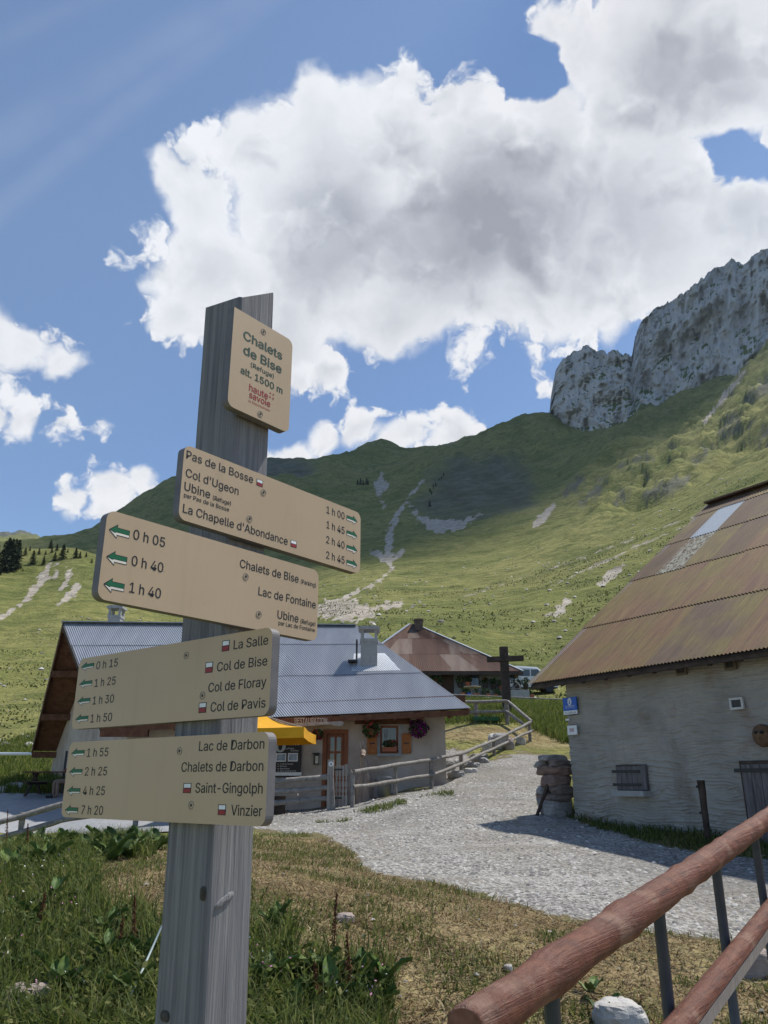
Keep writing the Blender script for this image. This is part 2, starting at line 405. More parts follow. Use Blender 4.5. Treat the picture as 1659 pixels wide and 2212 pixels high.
# masks painted where the place has bare earth, scree, rock or dry grass
def pline(px, py, pts, w):
    d = np.full(px.shape, 1e9)
    for (x0,y0,w0),(x1,y1,w1) in zip(pts[:-1], pts[1:]):
        dx, dy = x1-x0, y1-y0; t = np.clip(((px-x0)*dx+(py-y0)*dy)/(dx*dx+dy*dy), 0, 1)
        d = np.minimum(d, np.hypot(px-x0-t*dx, py-y0-t*dy)-(w0+(w1-w0)*t)*w)
    return d
def masks(X, Y, Zc):
    px, py = proj(X, Y, Zc)
    n = fbm(px/11, py/7, oct=5, gain=.6); n2 = fbm(px/40+9, py/16, oct=4)
    scree = np.zeros(px.shape)
    def ad(d, soft, amp=1., thr=.5, Ymin=60, Ymax=1e9):
        nonlocal scree
        m = sst(soft, -soft, d + (n-thr)*soft*5)*amp*(Y > Ymin)*(Y < Ymax); scree = np.maximum(scree, m)
    ad(pline(px, py, [(845,1225,7),(838,1195,9),(842,1150,7),(860,1110,5),(885,1070,2),(930,1020,1)], 1), 4, .9)
    ad(pline(px, py, [(845,1220,3),(815,1195,10),(800,1190,4)], 1), 4, .9); ad(pline(px, py, [(845,1215,3),(870,1190,7)], 1), 4, .8)
    ad(pline(px, py, [(850,1225,3),(820,1255,3),(770,1280,3),(690,1310,4)], 1), 3, 1.)
    ad(pline(px, py, [(700,1318,14),(740,1315,24),(800,1322,14)], 1), 9, 1., .52); ad(pline(px, py, [(832,1305,8),(860,1308,10)], 1), 6, 1.)
    ad(pline(px, py, [(905,1115,5),(940,1138,14),(1000,1132,9),(1040,1112,2)], 1), 5, .95); ad(pline(px, py, [(880,1085,3),(905,1120,8)], 1), 5, .7)
    ad(pline(px, py, [(824,1022,4),(822,1050,16),(815,1060,4),(830,1095,2)], 1), 5, .7)
    ad(pline(px, py, [(1195,1090,5),(1165,1125,8),(1150,1140,4)], 1), 4, .9)
    ad(pline(px, py, [(1345,1222,6),(1320,1240,10),(1300,1262,5)], 1), 6, 1.); ad(pline(px, py, [(1225,1300,6),(1205,1320,8)], 1), 6, .8); ad(pline(px, py, [(1215,1310,4),(1180,1330,6)], 1), 6, .7)
    ad(pline(px, py, [(1610,800,4),(1570,850,5),(1540,890,4),(1520,910,3)], 1), 3, .9); ad(pline(px, py, [(1560,760,16),(1590,800,12)], 1), 7, .8)
    ad(pline(px, py, [(1640,1050,2),(1560,1090,2),(1330,1180,2),(1200,1225,2),(1000,1290,2)], 1), 3, .5, .55); ad(pline(px, py, [(1600,1085,1),(1400,1170,3),(1180,1270,2)], 1), 3, .55, .55)
    ad(pline(px, py, [(103,1222,7),(98,1240,9),(80,1270,8),(48,1302,4),(0,1335,6)], 1), 4, 1., .5, 100, 330)
    ad(pline(px, py, [(118,1218,6),(122,1250,5)], 1), 5, .6, .5, 100, 330); ad(pline(px, py, [(152,1235,8),(140,1262,4),(122,1282,2)], 1), 5, .8, .55, 100, 330)
    ad(pline(px, py, [(165,1270,8),(150,1290,6),(125,1305,2)], 1), 5, .8, .55, 100, 330)
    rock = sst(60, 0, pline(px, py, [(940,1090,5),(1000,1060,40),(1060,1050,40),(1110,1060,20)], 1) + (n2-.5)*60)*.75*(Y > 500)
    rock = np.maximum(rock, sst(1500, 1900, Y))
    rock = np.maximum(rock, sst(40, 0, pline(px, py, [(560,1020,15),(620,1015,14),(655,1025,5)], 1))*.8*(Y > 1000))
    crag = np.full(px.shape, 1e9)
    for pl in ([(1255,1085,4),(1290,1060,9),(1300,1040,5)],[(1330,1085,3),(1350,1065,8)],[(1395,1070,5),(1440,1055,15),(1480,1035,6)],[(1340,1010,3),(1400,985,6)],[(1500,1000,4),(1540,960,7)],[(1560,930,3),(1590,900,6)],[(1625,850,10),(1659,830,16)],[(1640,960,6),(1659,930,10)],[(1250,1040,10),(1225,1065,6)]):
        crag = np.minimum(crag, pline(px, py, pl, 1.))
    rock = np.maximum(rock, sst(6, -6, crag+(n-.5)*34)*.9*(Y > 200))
    return scree, rock
GT = np.concatenate([np.linspace(-1.7, -.66, 24)[:-1], np.linspace(-.66, .72, 430), np.linspace(.72, 1.9, 26)[1:]])
GY = np.concatenate([np.linspace(1.0, 7.0, 10)[:-1], np.exp(np.linspace(math.log(7), math.log(2700+AP), 470))])
tt, ww = np.meshgrid(GT, GY); XX = tt*ww; YY = ww-AP
ZS = Hs(XX, YY); ZZ = ZS+relief(XX, YY, ZS)
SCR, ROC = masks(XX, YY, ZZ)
PX, PY = proj(XX, YY, ZZ)
# dry mown grass, bare earth near the viewer
_nd = fbm(XX*.9, YY*.9, oct=5); 
DRY = np.clip(sst(330, 600, PX)*sst(20, 12, YY)*1.1 + sst(230, 260, PX)*sst(1860, 1880, PY)*sst(1960, 1925, PY), 0, 1)
DRY = np.clip(DRY*1.15 - sst(.55, .75, _nd)*.5, 0, 1)*(YY < 30)
DRY = np.maximum(DRY, sst(.6, .2, np.hypot((XX-6.4)/5.5, (YY-31)/3.5))*.8)
DRY = np.maximum(DRY, sst(1., .5, np.hypot((PX-1050)/180, (PY-1585)/22))*.9*(YY > 25)*(YY < 40))
def grid_faces(nr, nc, base=0):
    i = np.arange((nr-1)*nc).reshape(nr-1, nc)[:, :-1].ravel()+base
    return np.stack([i, i+1, i+nc+1, i+nc], 1)

k = NT('ground_cover'); g = k.tc.outputs['Object']
nA = k.noise(g, .9, 8, .62); nB = k.noise(g, .045, 6, .6); nC = k.noise(g, 6, 5, .6); nD = k.noise(g, .011, 5, .55)
vs = k.mapped((1,1,.35)); nE = k.noise(vs, .35, 8, .65)
grass = k.ramp(nB, [(.3,(.150,.160,.046)),(.5,(.220,.215,.072)),(.68,(.30,.272,.105))])
grass = k.mix(.55, grass, k.ramp(nE, [(.35,(.105,.120,.036)),(.55,(.230,.225,.076)),(.7,(.34,.305,.13))]))
grass = k.mix(k.math('MULTIPLY', k.ramp(nC, [(.55,0.),(.7,1.)]), .35), grass, (.035,.055,.012))
grass = k.mix(k.ramp(nD, [(.45,0.),(.66,.45)]), grass, (.115,.145,.034))
dry = k.ramp(nA, [(.25,(.10,.072,.034)),(.45,(.22,.165,.085)),(.62,(.32,.26,.14)),(.8,(.15,.15,.05))])
scr = k.ramp(k.noise(g, .25, 9, .7), [(.3,(.21,.18,.145)),(.5,(.40,.355,.295)),(.7,(.56,.51,.44))])
rk = k.ramp(k.noise(g, .05, 10, .72), [(.3,(.045,.05,.035)),(.5,(.10,.105,.085)),(.68,(.18,.18,.16))])  # rock darkened in colour to carry the shade of crags facing off the sun
nF = k.noise(k.mapped((1,1,.5)), .13, 7, .68); nG = k.noise(g, .5, 6, .7)
grass = k.mix(k.ramp(nF, [(.36,.6),(.48,0.)]), grass, (.060,.082,.020)); grass = k.mix(k.ramp(nG, [(.58,0.),(.70,.6)]), grass, (.27,.25,.10))
nH = k.noise(g, .028, 8, .66, .4); nI = k.noise(k.mapped((1,1,2.5)), .06, 8, .7, .3)
grass = k.mix(k.ramp(nH, [(.38,.55),(.50,0.)]), grass, (.070,.098,.024)); grass = k.mix(k.ramp(nI, [(.56,0.),(.68,.5)]), grass, (.33,.30,.12))
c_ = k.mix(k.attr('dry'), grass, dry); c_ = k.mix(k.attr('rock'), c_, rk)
sm = k.math('ADD', k.attr('scree'), k.math('MULTIPLY', k.math('SUBTRACT', k.noise(g, .35, 8, .72), .5), 1.5)); c_ = k.mix(k.ramp(sm, [(.38,0.),(.62,1.)]), c_, scr)
geo = k.t.nodes.new('ShaderNodeNewGeometry'); sx = k.t.nodes.new('ShaderNodeSeparateXYZ'); k.lk(geo.outputs['Normal'], sx.inputs[0])
steep = k.ramp(k.math('ADD', sx.outputs[2], k.math('MULTIPLY', k.math('SUBTRACT', k.noise(g, .06, 6, .6), .5), .35)), [(.44,1.),(.58,0.)])
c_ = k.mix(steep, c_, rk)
k.col(c_); k.bump(k.math('ADD', k.noise(g, 1.6, 6, .7), k.math('ADD', k.math('MULTIPLY', k.noise(g, .09, 8, .7), 9.), k.math('MULTIPLY', k.noise(g, .024, 8, .68), 26.))), .8, .28)
M_GROUND = k.set(.95, 0, .1)
def ground_piece(name, r0, r1):
    sl_ = slice(r0, r1)
    V = np.stack([XX[sl_].ravel(), YY[sl_].ravel(), ZZ[sl_].ravel()], 1)
    o = meshobj(name, V, grid_faces(r1-r0, len(GT)), M_GROUND, None, True,
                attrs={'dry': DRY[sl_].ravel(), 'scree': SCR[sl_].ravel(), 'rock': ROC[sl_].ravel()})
    return structure(o)
ra = int(np.searchsorted(GY, 40+AP)); rb = int(np.searchsorted(GY, 440+AP))
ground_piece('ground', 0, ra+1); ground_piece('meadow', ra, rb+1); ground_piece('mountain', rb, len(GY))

# ------------------------------------------------------------------ limestone cliff
top = [(1186,898),(1188,880),(1191,850),(1200,800),(1215,775),(1240,756),(1265,750),(1310,757),(1365,765),(1372,720),(1385,690),(1410,665),(1455,650),(1490,628),(1510,615),(1515,598),(1545,583),(1565,578),(1580,565),(1600,573),(1625,557),(1659,535),(1750,480),(1900,430)]
bot = [(1186,902),(1240,950),(1320,945),(1400,912),(1440,896),(1500,864),(1590,828),(1659,772),(1750,720),(1900,660)]
cu = np.concatenate([np.linspace(1186, 1215, 26)[:-1], np.linspace(1215, 1680, 270), np.linspace(1690, 1900, 30)])
tY = np.interp(cu, *zip(*top)); bY = np.interp(cu, *zip(*bot))
cY0 = np.interp(cu, [1186,1215,1260,1365,1385,1500,1659,1900], [985,920,880,845,850,830,770,700])
nv = 150; V = []
vv = np.linspace(0, 1, nv)
jag = ((fbm(cu/26, cu*0+3, oct=5, gain=.6, ridge=True)-.6)*26)*sst(1195, 1240, cu)
for i in range(nv):
    py = bY+(tY+jag*vv[i]**3-bY)*vv[i]
    d = np.stack([(cu-CX)/F, cp-(CY-py)/F*sp, sp+(CY-py)/F*cp], 1)
    rib = fbm(cu/22, np.full_like(cu, vv[i]*2.2), oct=4, gain=.5, ridge=True)-.6
    lump = fbm(cu/70+5, np.full_like(cu, vv[i]*2.4+2), oct=5, gain=.6)-.5
    crack = np.maximum(0, fbm(cu/9, np.full_like(cu, vv[i]*1.0+9), oct=3, ridge=True)-.78)
    bed = np.sin(vv[i]*26+fbm(cu/50, cu*0, oct=3)*9)*.9
    Yc = cY0 + vv[i]**1.3*70 - rib*20 - lump*95 - (fbm(cu/38+2, np.full_like(cu, vv[i]*3.4), oct=4, ridge=True)-.6)*24 + crack*14 + bed*2.0
    edge = sst(1186, 1215, cu)
    V.append(np.array([0,0,CH]) + d*(Yc/d[:,1])[:,None])
back = V[-1].copy(); 
for q in (40, 110):
    b2 = back.copy(); b2[:,1] += q; b2[:,0] *= (b2[:,1]/back[:,1]); b2[:,2] -= q*.12; V.append(b2)
b3 = V[-1].copy(); b3[:,2] = np.minimum(b3[:,2]-120, b3[:,2]); V.append(b3)
V = np.concatenate(V)
k = NT('limestone'); g = k.tc.outputs['Object']
vst = k.mapped((1,1,.55)); rk = k.ramp(k.noise(vst, .05, 10, .70, .5), [(.25,(.38,.375,.37)),(.48,(.45,.44,.425)),(.62,(.50,.49,.47)),(.8,(.55,.535,.515))])
geo = k.t.nodes.new('ShaderNodeNewGeometry'); sx = k.t.nodes.new('ShaderNodeSeparateXYZ'); k.lk(geo.outputs['Normal'], sx.inputs[0])
gm = k.ramp(k.math('ADD', sx.outputs[2], k.math('MULTIPLY', k.math('SUBTRACT', k.noise(g, .035, 6, .6), .5), .9)), [(.58,0.),(.72,1.)])
k.col(k.mix(gm, rk, k.ramp(k.noise(g, .1, 6), [(.3,(.05,.08,.018)),(.7,(.12,.14,.04))])))
k.bump(k.noise(vst, .14, 9, .68), .5, 1.6); M_LIME = k.set(.95, 0, .1)
cl = structure(meshobj('cliff', V, grid_faces(nv+3, len(cu)), M_LIME, None, True))

# ------------------------------------------------------------------ unseen cumulus added between sun and summit, shaped to shade the mountain
k = NT('cloud_white'); k.col((.86,.87,.9)); M_CLOUD = k.set(1., 0, 0)
def lump_sphere(c, r, seed, n=14):
    th = np.linspace(0, math.pi, n); ph = np.linspace(0, 2*math.pi, 2*n, endpoint=False)
    T, Pp = np.meshgrid(th, ph, indexing='ij'); d = np.stack([np.sin(T)*np.cos(Pp), np.sin(T)*np.sin(Pp), np.cos(T)], -1)
    rr = r*(.78+.5*fbm(d[...,0]*2+seed, d[...,1]*2, d[...,2]*2+3, oct=4)); P_ = d*rr[...,None]; P_[...,2] = np.maximum(P_[...,2], -.35*r)
    V_ = (P_+c).reshape(-1, 3); m = 2*n; fc = []
    for i in range(n-1):
        for j in range(m): fc.append((i*m+j, i*m+(j+1) % m, (i+1)*m+(j+1) % m, (i+1)*m+j))
    return V_, fc
mb = MB(); T_ = 3600.
shade_pts = []
for x, y, Y in ((300,1140,1000),(360,1110,1000),(430,1120,900),(430,1080,1100),(520,1100,900),(520,1050,1200),(600,1080,900),(600,1030,1300),(690,1090,850),(680,1030,1250),(760,1080,850),(770,1010,1200),
                (840,1100,750),(840,1030,1000),(850,985,1200),(930,1070,800),(930,1010,1100),(1010,1050,800),(1010,990,1080),(1090,1010,850),(1090,950,1050),(1170,980,850),(1180,920,980),(1250,970,800),
                (1330,900,850),(760,1150,560),(690,1160,600),(900,1130,560),(600,1170,620),(500,1160,700),(1330,960,760),(700,1200,450),(400,1160,800),(330,1160,850)):
    shade_pts.append(at(x, y, Y)+SUN*T_)
sp_ = np.array(shade_pts)
for i, c0 in enumerate(sp_):
    v_, f_ = lump_sphere(c0, 125, i*3.1, 10); mb.add(v_, f_)
shade_cloud = structure(mb.build('shade_cloud', M_CLOUD, None, True))

# ------------------------------------------------------------------ object materials
def woodm(name, stops, grain=(30,30,1.2), scale=1.6, rough=.85, bump=.5, bdist=.004, dist=.6): return noisy(name, stops, scale, grain, rough, 0, bump, bdist, 8, dist)
M_POST = woodm('weathered_post', [(.25,(.13,.13,.14)),(.45,(.25,.25,.26)),(.6,(.33,.33,.335)),(.75,(.42,.42,.42))], (26,26,.8), 1.8, bump=.7, bdist=.004)
M_KNOT = noisy('knot_wood', [(.3,(.025,.022,.02)),(.7,(.12,.105,.09))], 60, rough=.9)
k = NT('sign_tan'); c0 = k.ramp(k.noise(k.tc.outputs['Object'], 3, 5), [(.35,(.475,.350,.222)),(.65,(.51,.380,.246))])
c0 = k.mix(k.ramp(k.noise(k.mapped((26,26,1.6)), 1.0, 6, .65), [(.55,0.),(.75,.22)]), c0, (.33,.25,.165)); c0 = k.mix(k.ramp(k.noise(k.tc.outputs['Object'], 90, 3), [(.72,0.),(.76,.5)]), c0, (.24,.18,.12))
k.col(c0); k.bump(k.noise(k.tc.outputs['Object'], 60, 5), .06, .001); M_TAN = k.set(.45, 0, .4)
M_EDGE = noisy('sign_edge', [(.3,(.13,.125,.135)),(.7,(.19,.18,.185))], 20, rough=.6, bump=.1)
M_BLACK = flat('print_black', (.012,.012,.014), .5); M_DKGREEN = flat('print_dark_green', (.006,.045,.025), .5)
M_RED = flat('print_red', (.30,.018,.022), .5); M_AGREEN = flat('arrow_green', (.0,.12,.045), .5, var=.03); M_WHITE = flat('print_white', (.74,.70,.62), .5); M_FLAGW = flat('flag_white', (.78,.80,.82), .5)
M_SCREW = flat('screw_steel', (.30,.25,.19), .5, .0); M_SCREWD = flat('screw_dark', (.03,.03,.03), .5)
_txt = {}
FONT = None
try:                                   # the sans serif that comes with Blender itself
    import os
    _fp = os.path.join(bpy.utils.system_resource('DATAFILES'), 'fonts', 'Inter.woff2')
    if os.path.exists(_fp): FONT = bpy.data.fonts.load(_fp)
except Exception: FONT = None
def text_shape(body, bold=0.):
    key = (body, bold)
    if key not in _txt:
        cu_ = bpy.data.curves.new('lettering', 'FONT'); cu_.body = body; cu_.size = 1; cu_.resolution_u = 4; cu_.offset = bold; cu_.fill_mode = 'FRONT'
        if FONT: cu_.font = FONT
        o = bpy.data.objects.new('lettering_tmp', cu_); COL.objects.link(o); bpy.context.view_layer.update()
        dg = bpy.context.evaluated_depsgraph_get(); me = o.evaluated_get(dg).to_mesh()
        V = np.array([v.co[:] for v in me.vertices]).reshape(-1, 3); Fc = [tuple(p.vertices) for p in me.polygons]
        o.evaluated_get(dg).to_mesh_clear(); bpy.data.objects.remove(o); bpy.data.curves.remove(cu_)
        _txt[key] = (V[:, :2], Fc)
    return _txt[key]
def put_text(body, O, ax, ay, n, width, cap, mat, parent, eps=.00025, name='lettering', bold=0.):
    """lay flat print: left end of the base line at O, total width and capital height in metres"""
    V, Fc = text_shape(body, 0.); x0, x1 = V[:,0].min(), V[:,0].max()
    sx_ = width/(x1-x0); sy_ = cap/CAPH
    P_ = np.asarray(O) + ((V[:,:1]-x0)*sx_)*np.asarray(ax) + (V[:,1:]*sy_)*np.asarray(ay) + np.asarray(n)*eps
    if not Fc: return None
    if bold:                            # heavier strokes: the print laid again a hair to each side
        P0, F0 = P_, Fc; P_ = np.concatenate([P0+np.asarray(ax)*o_*bold*cap+np.asarray(ay)*q_*bold*cap+np.asarray(n)*i_*.00004 for i_, (o_, q_) in enumerate(((0,0),(1,0),(-1,0),(0,.7),(0,-.7)))])
        Fc = [tuple(v_+i_*len(P0) for v_ in f_) for i_ in range(5) for f_ in F0]
    return meshobj(name, P_, Fc, mat, parent)

# ------------------------------------------------------------------ signpost
d_ = np.array([.622,.783,0]); e_ = np.array([-.783,.622,0]); n1 = np.array([.783,-.622,0]); n2 = np.array([-.622,-.783,0]); UP = np.array([0,0,1.])
N0 = at(460, 1780, 1.75); SR, SL = .119, .152
base = np.array([N0[0]+.5*SR*d_[0]+.5*SL*e_[0]+.02, N0[1]+.5*SR*d_[1]+.5*SL*e_[1], float(Hfull([N0[0]], [N0[1]])[0])])
SP = thing('signpost', 'tall grey wooden signpost carrying five tan hiking signs', 'signpost', base)
ztop = [at(521,637,1.75)[2], at(597,634,1.75+SR*d_[1])[2], None, at(443,665,1.75+SL*e_[1])[2]]
ztop[2] = ztop[1]+ztop[3]-ztop[0]
ch_ = .006; nz = 60; V = []
for i in range(nz+1):
    t = i/nz; ring = []
    for kx, (a, b) in enumerate(((0,0),(1,0),(1,1),(0,1))):
        for s_ in (0, 1):
            da = {0:((0,ch_),(ch_,0)),1:((-ch_,0),(0,ch_)),2:((0,-ch_),(-ch_,0)),3:((ch_,0),(0,-ch_))}[kx][s_]
            z = base[2]-.3+(ztop[kx]-base[2]+.3)*t
            if i == nz: z += random.uniform(-.006, .003)
            xy = N0 + d_*(a*SR+da[0]) + e_*(b*SL+da[1])
            lean = np.array([-.014, 0, 0])*(z-N0[2])
            wob = (fbm(np.array([kx*3.+z*2.2]), np.array([1.5+s_*.2]), oct=3)[0]-.5)*.004
            ring.append([xy[0]+lean[0]+wob, xy[1]+wob, z])
    V += ring
Fc = [(i*8+j, i*8+(j+1) % 8, (i+1)*8+(j+1) % 8, (i+1)*8+j) for i in range(nz) for j in range(8)] + [tuple(nz*8+j for j in range(8))]
k = NT('weathered_post2'); v = k.mapped((34,34,.9)); nn = k.noise(v, 1.7, 9, .66, .8); n_f = k.noise(k.mapped((120,120,2.0)), 1.3, 6, .6, .3); n_l = k.noise(k.mapped((4,4,1.1)), 1.5, 4)
c0 = k.ramp(nn, [(.22,(.075,.076,.088)),(.42,(.155,.155,.168)),(.58,(.225,.225,.232)),(.76,(.34,.335,.325))])
c0 = k.mix(k.ramp(n_f, [(.60,0.),(.72,.75)]), c0, (.05,.05,.058)); c0 = k.mix(k.ramp(n_l, [(.45,0.),(.75,.45)]), c0, (.28,.27,.262))
k.col(c0); k.bump(k.math('ADD', nn, k.math('MULTIPLY', n_f, -.8)), .8, .005); M_POST = k.set(.88, 0, .25)
meshobj('post', V, Fc, M_POST, SP)
for px, py, nf, ax_, ru, rv in ((438,1930,n2,e_,.010,.019),(352,2195,n2,e_,.016,.014),(482,1945,n1,d_,.03,.010)):
    p_ = onplane(px, py, N0+nf*.0, nf); p_ = p_+np.array([-.014,0,0])*(p_[2]-N0[2])
    a_ = np.linspace(0, 2*math.pi, 18, endpoint=False); mb = MB(); rings = []
    tilt = .45 if nf is n1 else 0
    for q, hgt in ((1.,-.002),(.8,.0035),(.45,.0025),(.2,.004)):
        uu = np.cos(a_)*ru*q; vv_ = np.sin(a_)*rv*q*(1+.2*np.cos(2*a_)); uu, vv_ = uu*math.cos(tilt)-vv_*math.sin(tilt), uu*math.sin(tilt)+vv_*math.cos(tilt)
        rings.append(p_+uu[:,None]*ax_+vv_[:,None]*UP+nf*hgt)
    mb.add(np.concatenate(rings), [(i*18+j, i*18+(j+1) % 18, (i+1)*18+(j+1) % 18, (i+1)*18+j) for i in range(3) for j in range(18)]+[tuple(54+j for j in range(18))])
    mb.build('knot', M_KNOT if nf is n2 else M_POST, SP, True)

def rrect(u0, u1, v0, v1, r, n=6, sharp=()):
    P_ = []
    for idx, (cx, cy, a0) in enumerate(((u1-r, v1-r, 0), (u0+r, v1-r, 90), (u0+r, v0+r, 180), (u1-r, v0+r, 270))):
        if idx in sharp:
            P_.append((cx+r*(1 if idx in (0,3) else -1), cy+r*(1 if idx in (0,1) else -1))); continue
        for q in range(n+1):
            a = R(a0+90*q/n); P_.append((cx+r*math.cos(a), cy+r*math.sin(a)))
    return P_
TH = .022
def sign(Rg, corners, right, n, label, sharp=()):
    face0 = N0+n*(TH+.001)
    uv = [(np.dot(q-N0, right), q[2]) for q in (onplane(*Z(Rg, *c), face0, n) for c in corners)]
    u0 = (uv[0][0]+uv[2][0])/2; u1 = (uv[1][0]+uv[3][0])/2; v1 = (uv[0][1]+uv[1][1])/2; v0 = (uv[2][1]+uv[3][1])/2
    O = np.array([N0[0], N0[1], 0])
    b = MB().prism(rrect(u0, u1, v0, v1, .019, sharp=sharp), O+n*.001, right, UP, n, TH, 0, 1).build('sign_board', [M_TAN, M_EDGE], SP)
    for p in b.data.polygons:
        if abs(p.normal.dot(Vector(n))) < .5: p.material_index = 1
        elif p.normal.dot(Vector(n)) < 0: p.material_index = 1
    b['label'] = label
    def loc(x, y):
        q = onplane(*Z(Rg, x, y), face0, n); return np.dot(q-N0, right), q[2]
    return dict(b=b, O=O+n*(TH+.001), r=right, n=n, loc=loc)
def line(S, body, a, b, cap, mat=None, bold=0.):
    ua, va = S['loc'](*a); ub, vb = S['loc'](*b)
    put_text(body, S['O']+S['r']*ua+UP*(va+vb)/2, S['r'], UP, S['n'], ub-ua, cap, mat or M_BLACK, S['b'], bold=bold)
def sprite(S, name, polys, u, v, eps=.00022):
    mb = MB(); mats = []
    for i, (poly, m_) in enumerate(polys):
        P_ = np.asarray(poly, float); V_ = S['O']+S['r']*u+UP*v+P_[:,:1]*S['r']+P_[:,1:]*UP+S['n']*(eps*(1+i*.8))
        mb.add(V_, [tuple(range(len(P_)))], len(mats)); mats.append(m_)
    return mb.build(name, mats, S['b'])
def arrow(S, tip, tail, h, flip=False):
    ut, vt = S['loc'](*tip); ue, ve = S['loc'](*tail); L = abs(ue-ut); s_ = -1 if flip else 1; v = (vt+ve)/2
    T = lambda P_: [(s_*x*L, y*h) for x, y in P_]
    sprite(S, 'arrow', [(T([(0,.02),(.40,.50),(.40,.27),(1,.27),(1,-.28),(.40,-.28),(.40,-.52),(.0,-.08)]), M_BLACK),
        (T([(.06,.02),(.37,.40),(.37,.22),(.97,.22),(.97,-.05),(.37,-.05),(.30,-.12)]), M_AGREEN),
        (T([(.04,-.05),(.27,-.15),(.37,-.09),(.97,-.09),(.97,-.24),(.37,-.24),(.37,-.43)]), M_WHITE)], ut, v)
def flag(S, a, b):
    ua, va = S['loc'](*a); ub, vb = S['loc'](*b); w, h = ub-ua, va-vb
    q = lambda x0, x1, y0, y1: [(x0*w, y0*h), (x1*w, y0*h), (x1*w, y1*h), (x0*w, y1*h)]
    sprite(S, 'trail_mark', [(q(0,1,0,1), M_BLACK), (q(.09,.91,.54,.93), M_FLAGW), (q(.09,.91,.07,.46), M_RED)], ua, vb)
def screw(S, c):
    u, v = S['loc'](*c); n = S['n']; P0 = S['O']+S['r']*u+UP*v; a = np.linspace(0, 2*math.pi, 16, endpoint=False); mb = MB(); V = []
    for r_, h_ in ((.0088,.0003),(.0085,.0009),(.0070,.0010),(.0066,.0003),(.0034,.0004),(.0030,.0011),(.0012,.0012)):
        V.append(P0+np.cos(a)[:,None]*r_*S['r']+np.sin(a)[:,None]*r_*UP+n*h_)
    fc = [(i*16+j, i*16+(j+1) % 16, (i+1)*16+(j+1) % 16, (i+1)*16+j) for i in range(6) for j in range(16)]+[tuple(96+j for j in range(16))]
    mb.add(np.concatenate(V), fc); mb.m = [0]*32+[1]*16+[2]*16+[1]*(len(fc)-64)
    mb.build('screw', [M_SCREW, M_SCREWD, M_TAN], S['b'])
_hv, _hf = text_shape('H'); CAPH = _hv[:,1].max()-_hv[:,1].min()
S = sign(R1, [(543,203),(975,440),(507,925),(962,1143)], d_, n1, 'upright place-name board at the top of the post', sharp=(1,))
line(S, 'Chalets', (618,437), (902,592), .0245, M_DKGREEN, .05); line(S, 'de Bise', (618,549), (897,692), .0245, M_DKGREEN, .05)
line(S, '(Refuge)', (672,645), (842,726), .0125, M_DKGREEN, .03); line(S, 'alt. 1500 m', (597,690), (905,843), .0185, M_DKGREEN, .045)
line(S, 'haute', (660,820), (798,882), .0185, M_RED, .03); line(S, 'savoie', (660,873), (815,940), .0175, M_RED, .03); line(S, 'le Département', (656,905), (813,975), .0070, M_RED)
uq, vq = S['loc'](812, 842); sprite(S, 'logo_dots', [([(i*.0105+a*.0045, j*-.011+b*.0045) for a, b in ((0,0),(1,0),(1,1),(0,1))], M_RED) for i in (0,1) for j in (0,1)], uq, vq)
screw(S, (767,383)); screw(S, (743,992))
S = sign(R2, [(600,65),(1615,470),(570,500),(1615,820)], d_, n1, 'second board from the top, arrows pointing right')
for t_, a, b, c in (('Pas de la Bosse',(612,150),(995,297),.0195),("Col d'Ugeon",(608,258),(912,362),.0195),('Ubine',(600,335),(748,382),.0195),('(Refuge)',(765,390),(868,424),.0105),
                    ('par Pas de la Bosse',(598,378),(858,455),.0098),("La Chapelle d'Abondance",(592,462),(1195,652),.0195),
                    ('1 h 00',(1420,468),(1523,503),.0195),('1 h 45',(1420,553),(1523,588),.0195),('2 h 40',(1418,640),(1523,672),.0195),('2 h 45',(1418,727),(1523,760),.0195)): line(S, t_, a, b, c, None, .018)
flag(S, (1018,268), (1052,320)); flag(S, (1214,620), (1247,670))
for y in (502,588,672,757): arrow(S, (1597,y+12), (1535,y-8), .026, True)
screw(S, (1057,348)); screw(S, (977,500))
S = sign(R2, [(150,455),(1375,790),(105,975),(1365,1195)], d_, n1, 'third board from the top, three green arrows pointing left')
for t_, a, b, c in (('0 h 05',(305,618),(487,662),.0205),('0 h 40',(295,770),(477,808),.0205),('1 h 40',(283,925),(463,958),.0205),('Chalets de Bise',(920,782),(1258,867),.0195),('(Parking)',(1272,873),(1358,893),.0105),
                    ('Lac de Fontaine',(1027,945),(1357,1012),.0195),('Ubine',(1137,1073),(1257,1098),.0195),('(Refuge)',(1270,1102),(1355,1118),.0105),('par Lac de Fontaine',(1143,1113),(1352,1150),.0098)): line(S, t_, a, b, c, None, .018)
for (x, y) in ((168,562),(153,716),(137,872)): arrow(S, (x,y), (x+118,y+28), .030)
screw(S, (955,833)); screw(S, (1030,1050))
r4 = -e_
S = sign(R3, [(185,297),(1520,78),(140,787),(1505,680)], r4, n2, 'fourth board from the top, beginning with a fifteen minute walk')
for t_, a, b, c in (('0 h 15',(305,365),(452,352),.0195),('1 h 25',(293,487),(437,477),.0195),('1 h 30',(280,610),(425,600),.0195),('1 h 50',(265,735),(412,727),.0195),('La Salle',(1255,230),(1493,197),.0195),
                    ('Col de Bise',(1140,382),(1487,342),.0195),('Col de Floray',(1080,525),(1480,488),.0195),('Col de Pavis',(1095,662),(1475,632),.0195)): line(S, t_, a, b, c, None, .018)
for a, b in (((1178,172),(1225,240)),((1063,322),(1110,390)),((1017,600),(1065,668))): flag(S, a, b)
for (x, y) in ((203,350),(190,470),(177,590),(163,713)): arrow(S, (x,y), (x+88,y-6), .0235)
screw(S, (928,273)); screw(S, (1040,550))
S = sign(R3, [(110,885),(1495,785),(70,1412),(1480,1430)], r4, n2, 'lowest board on the post')
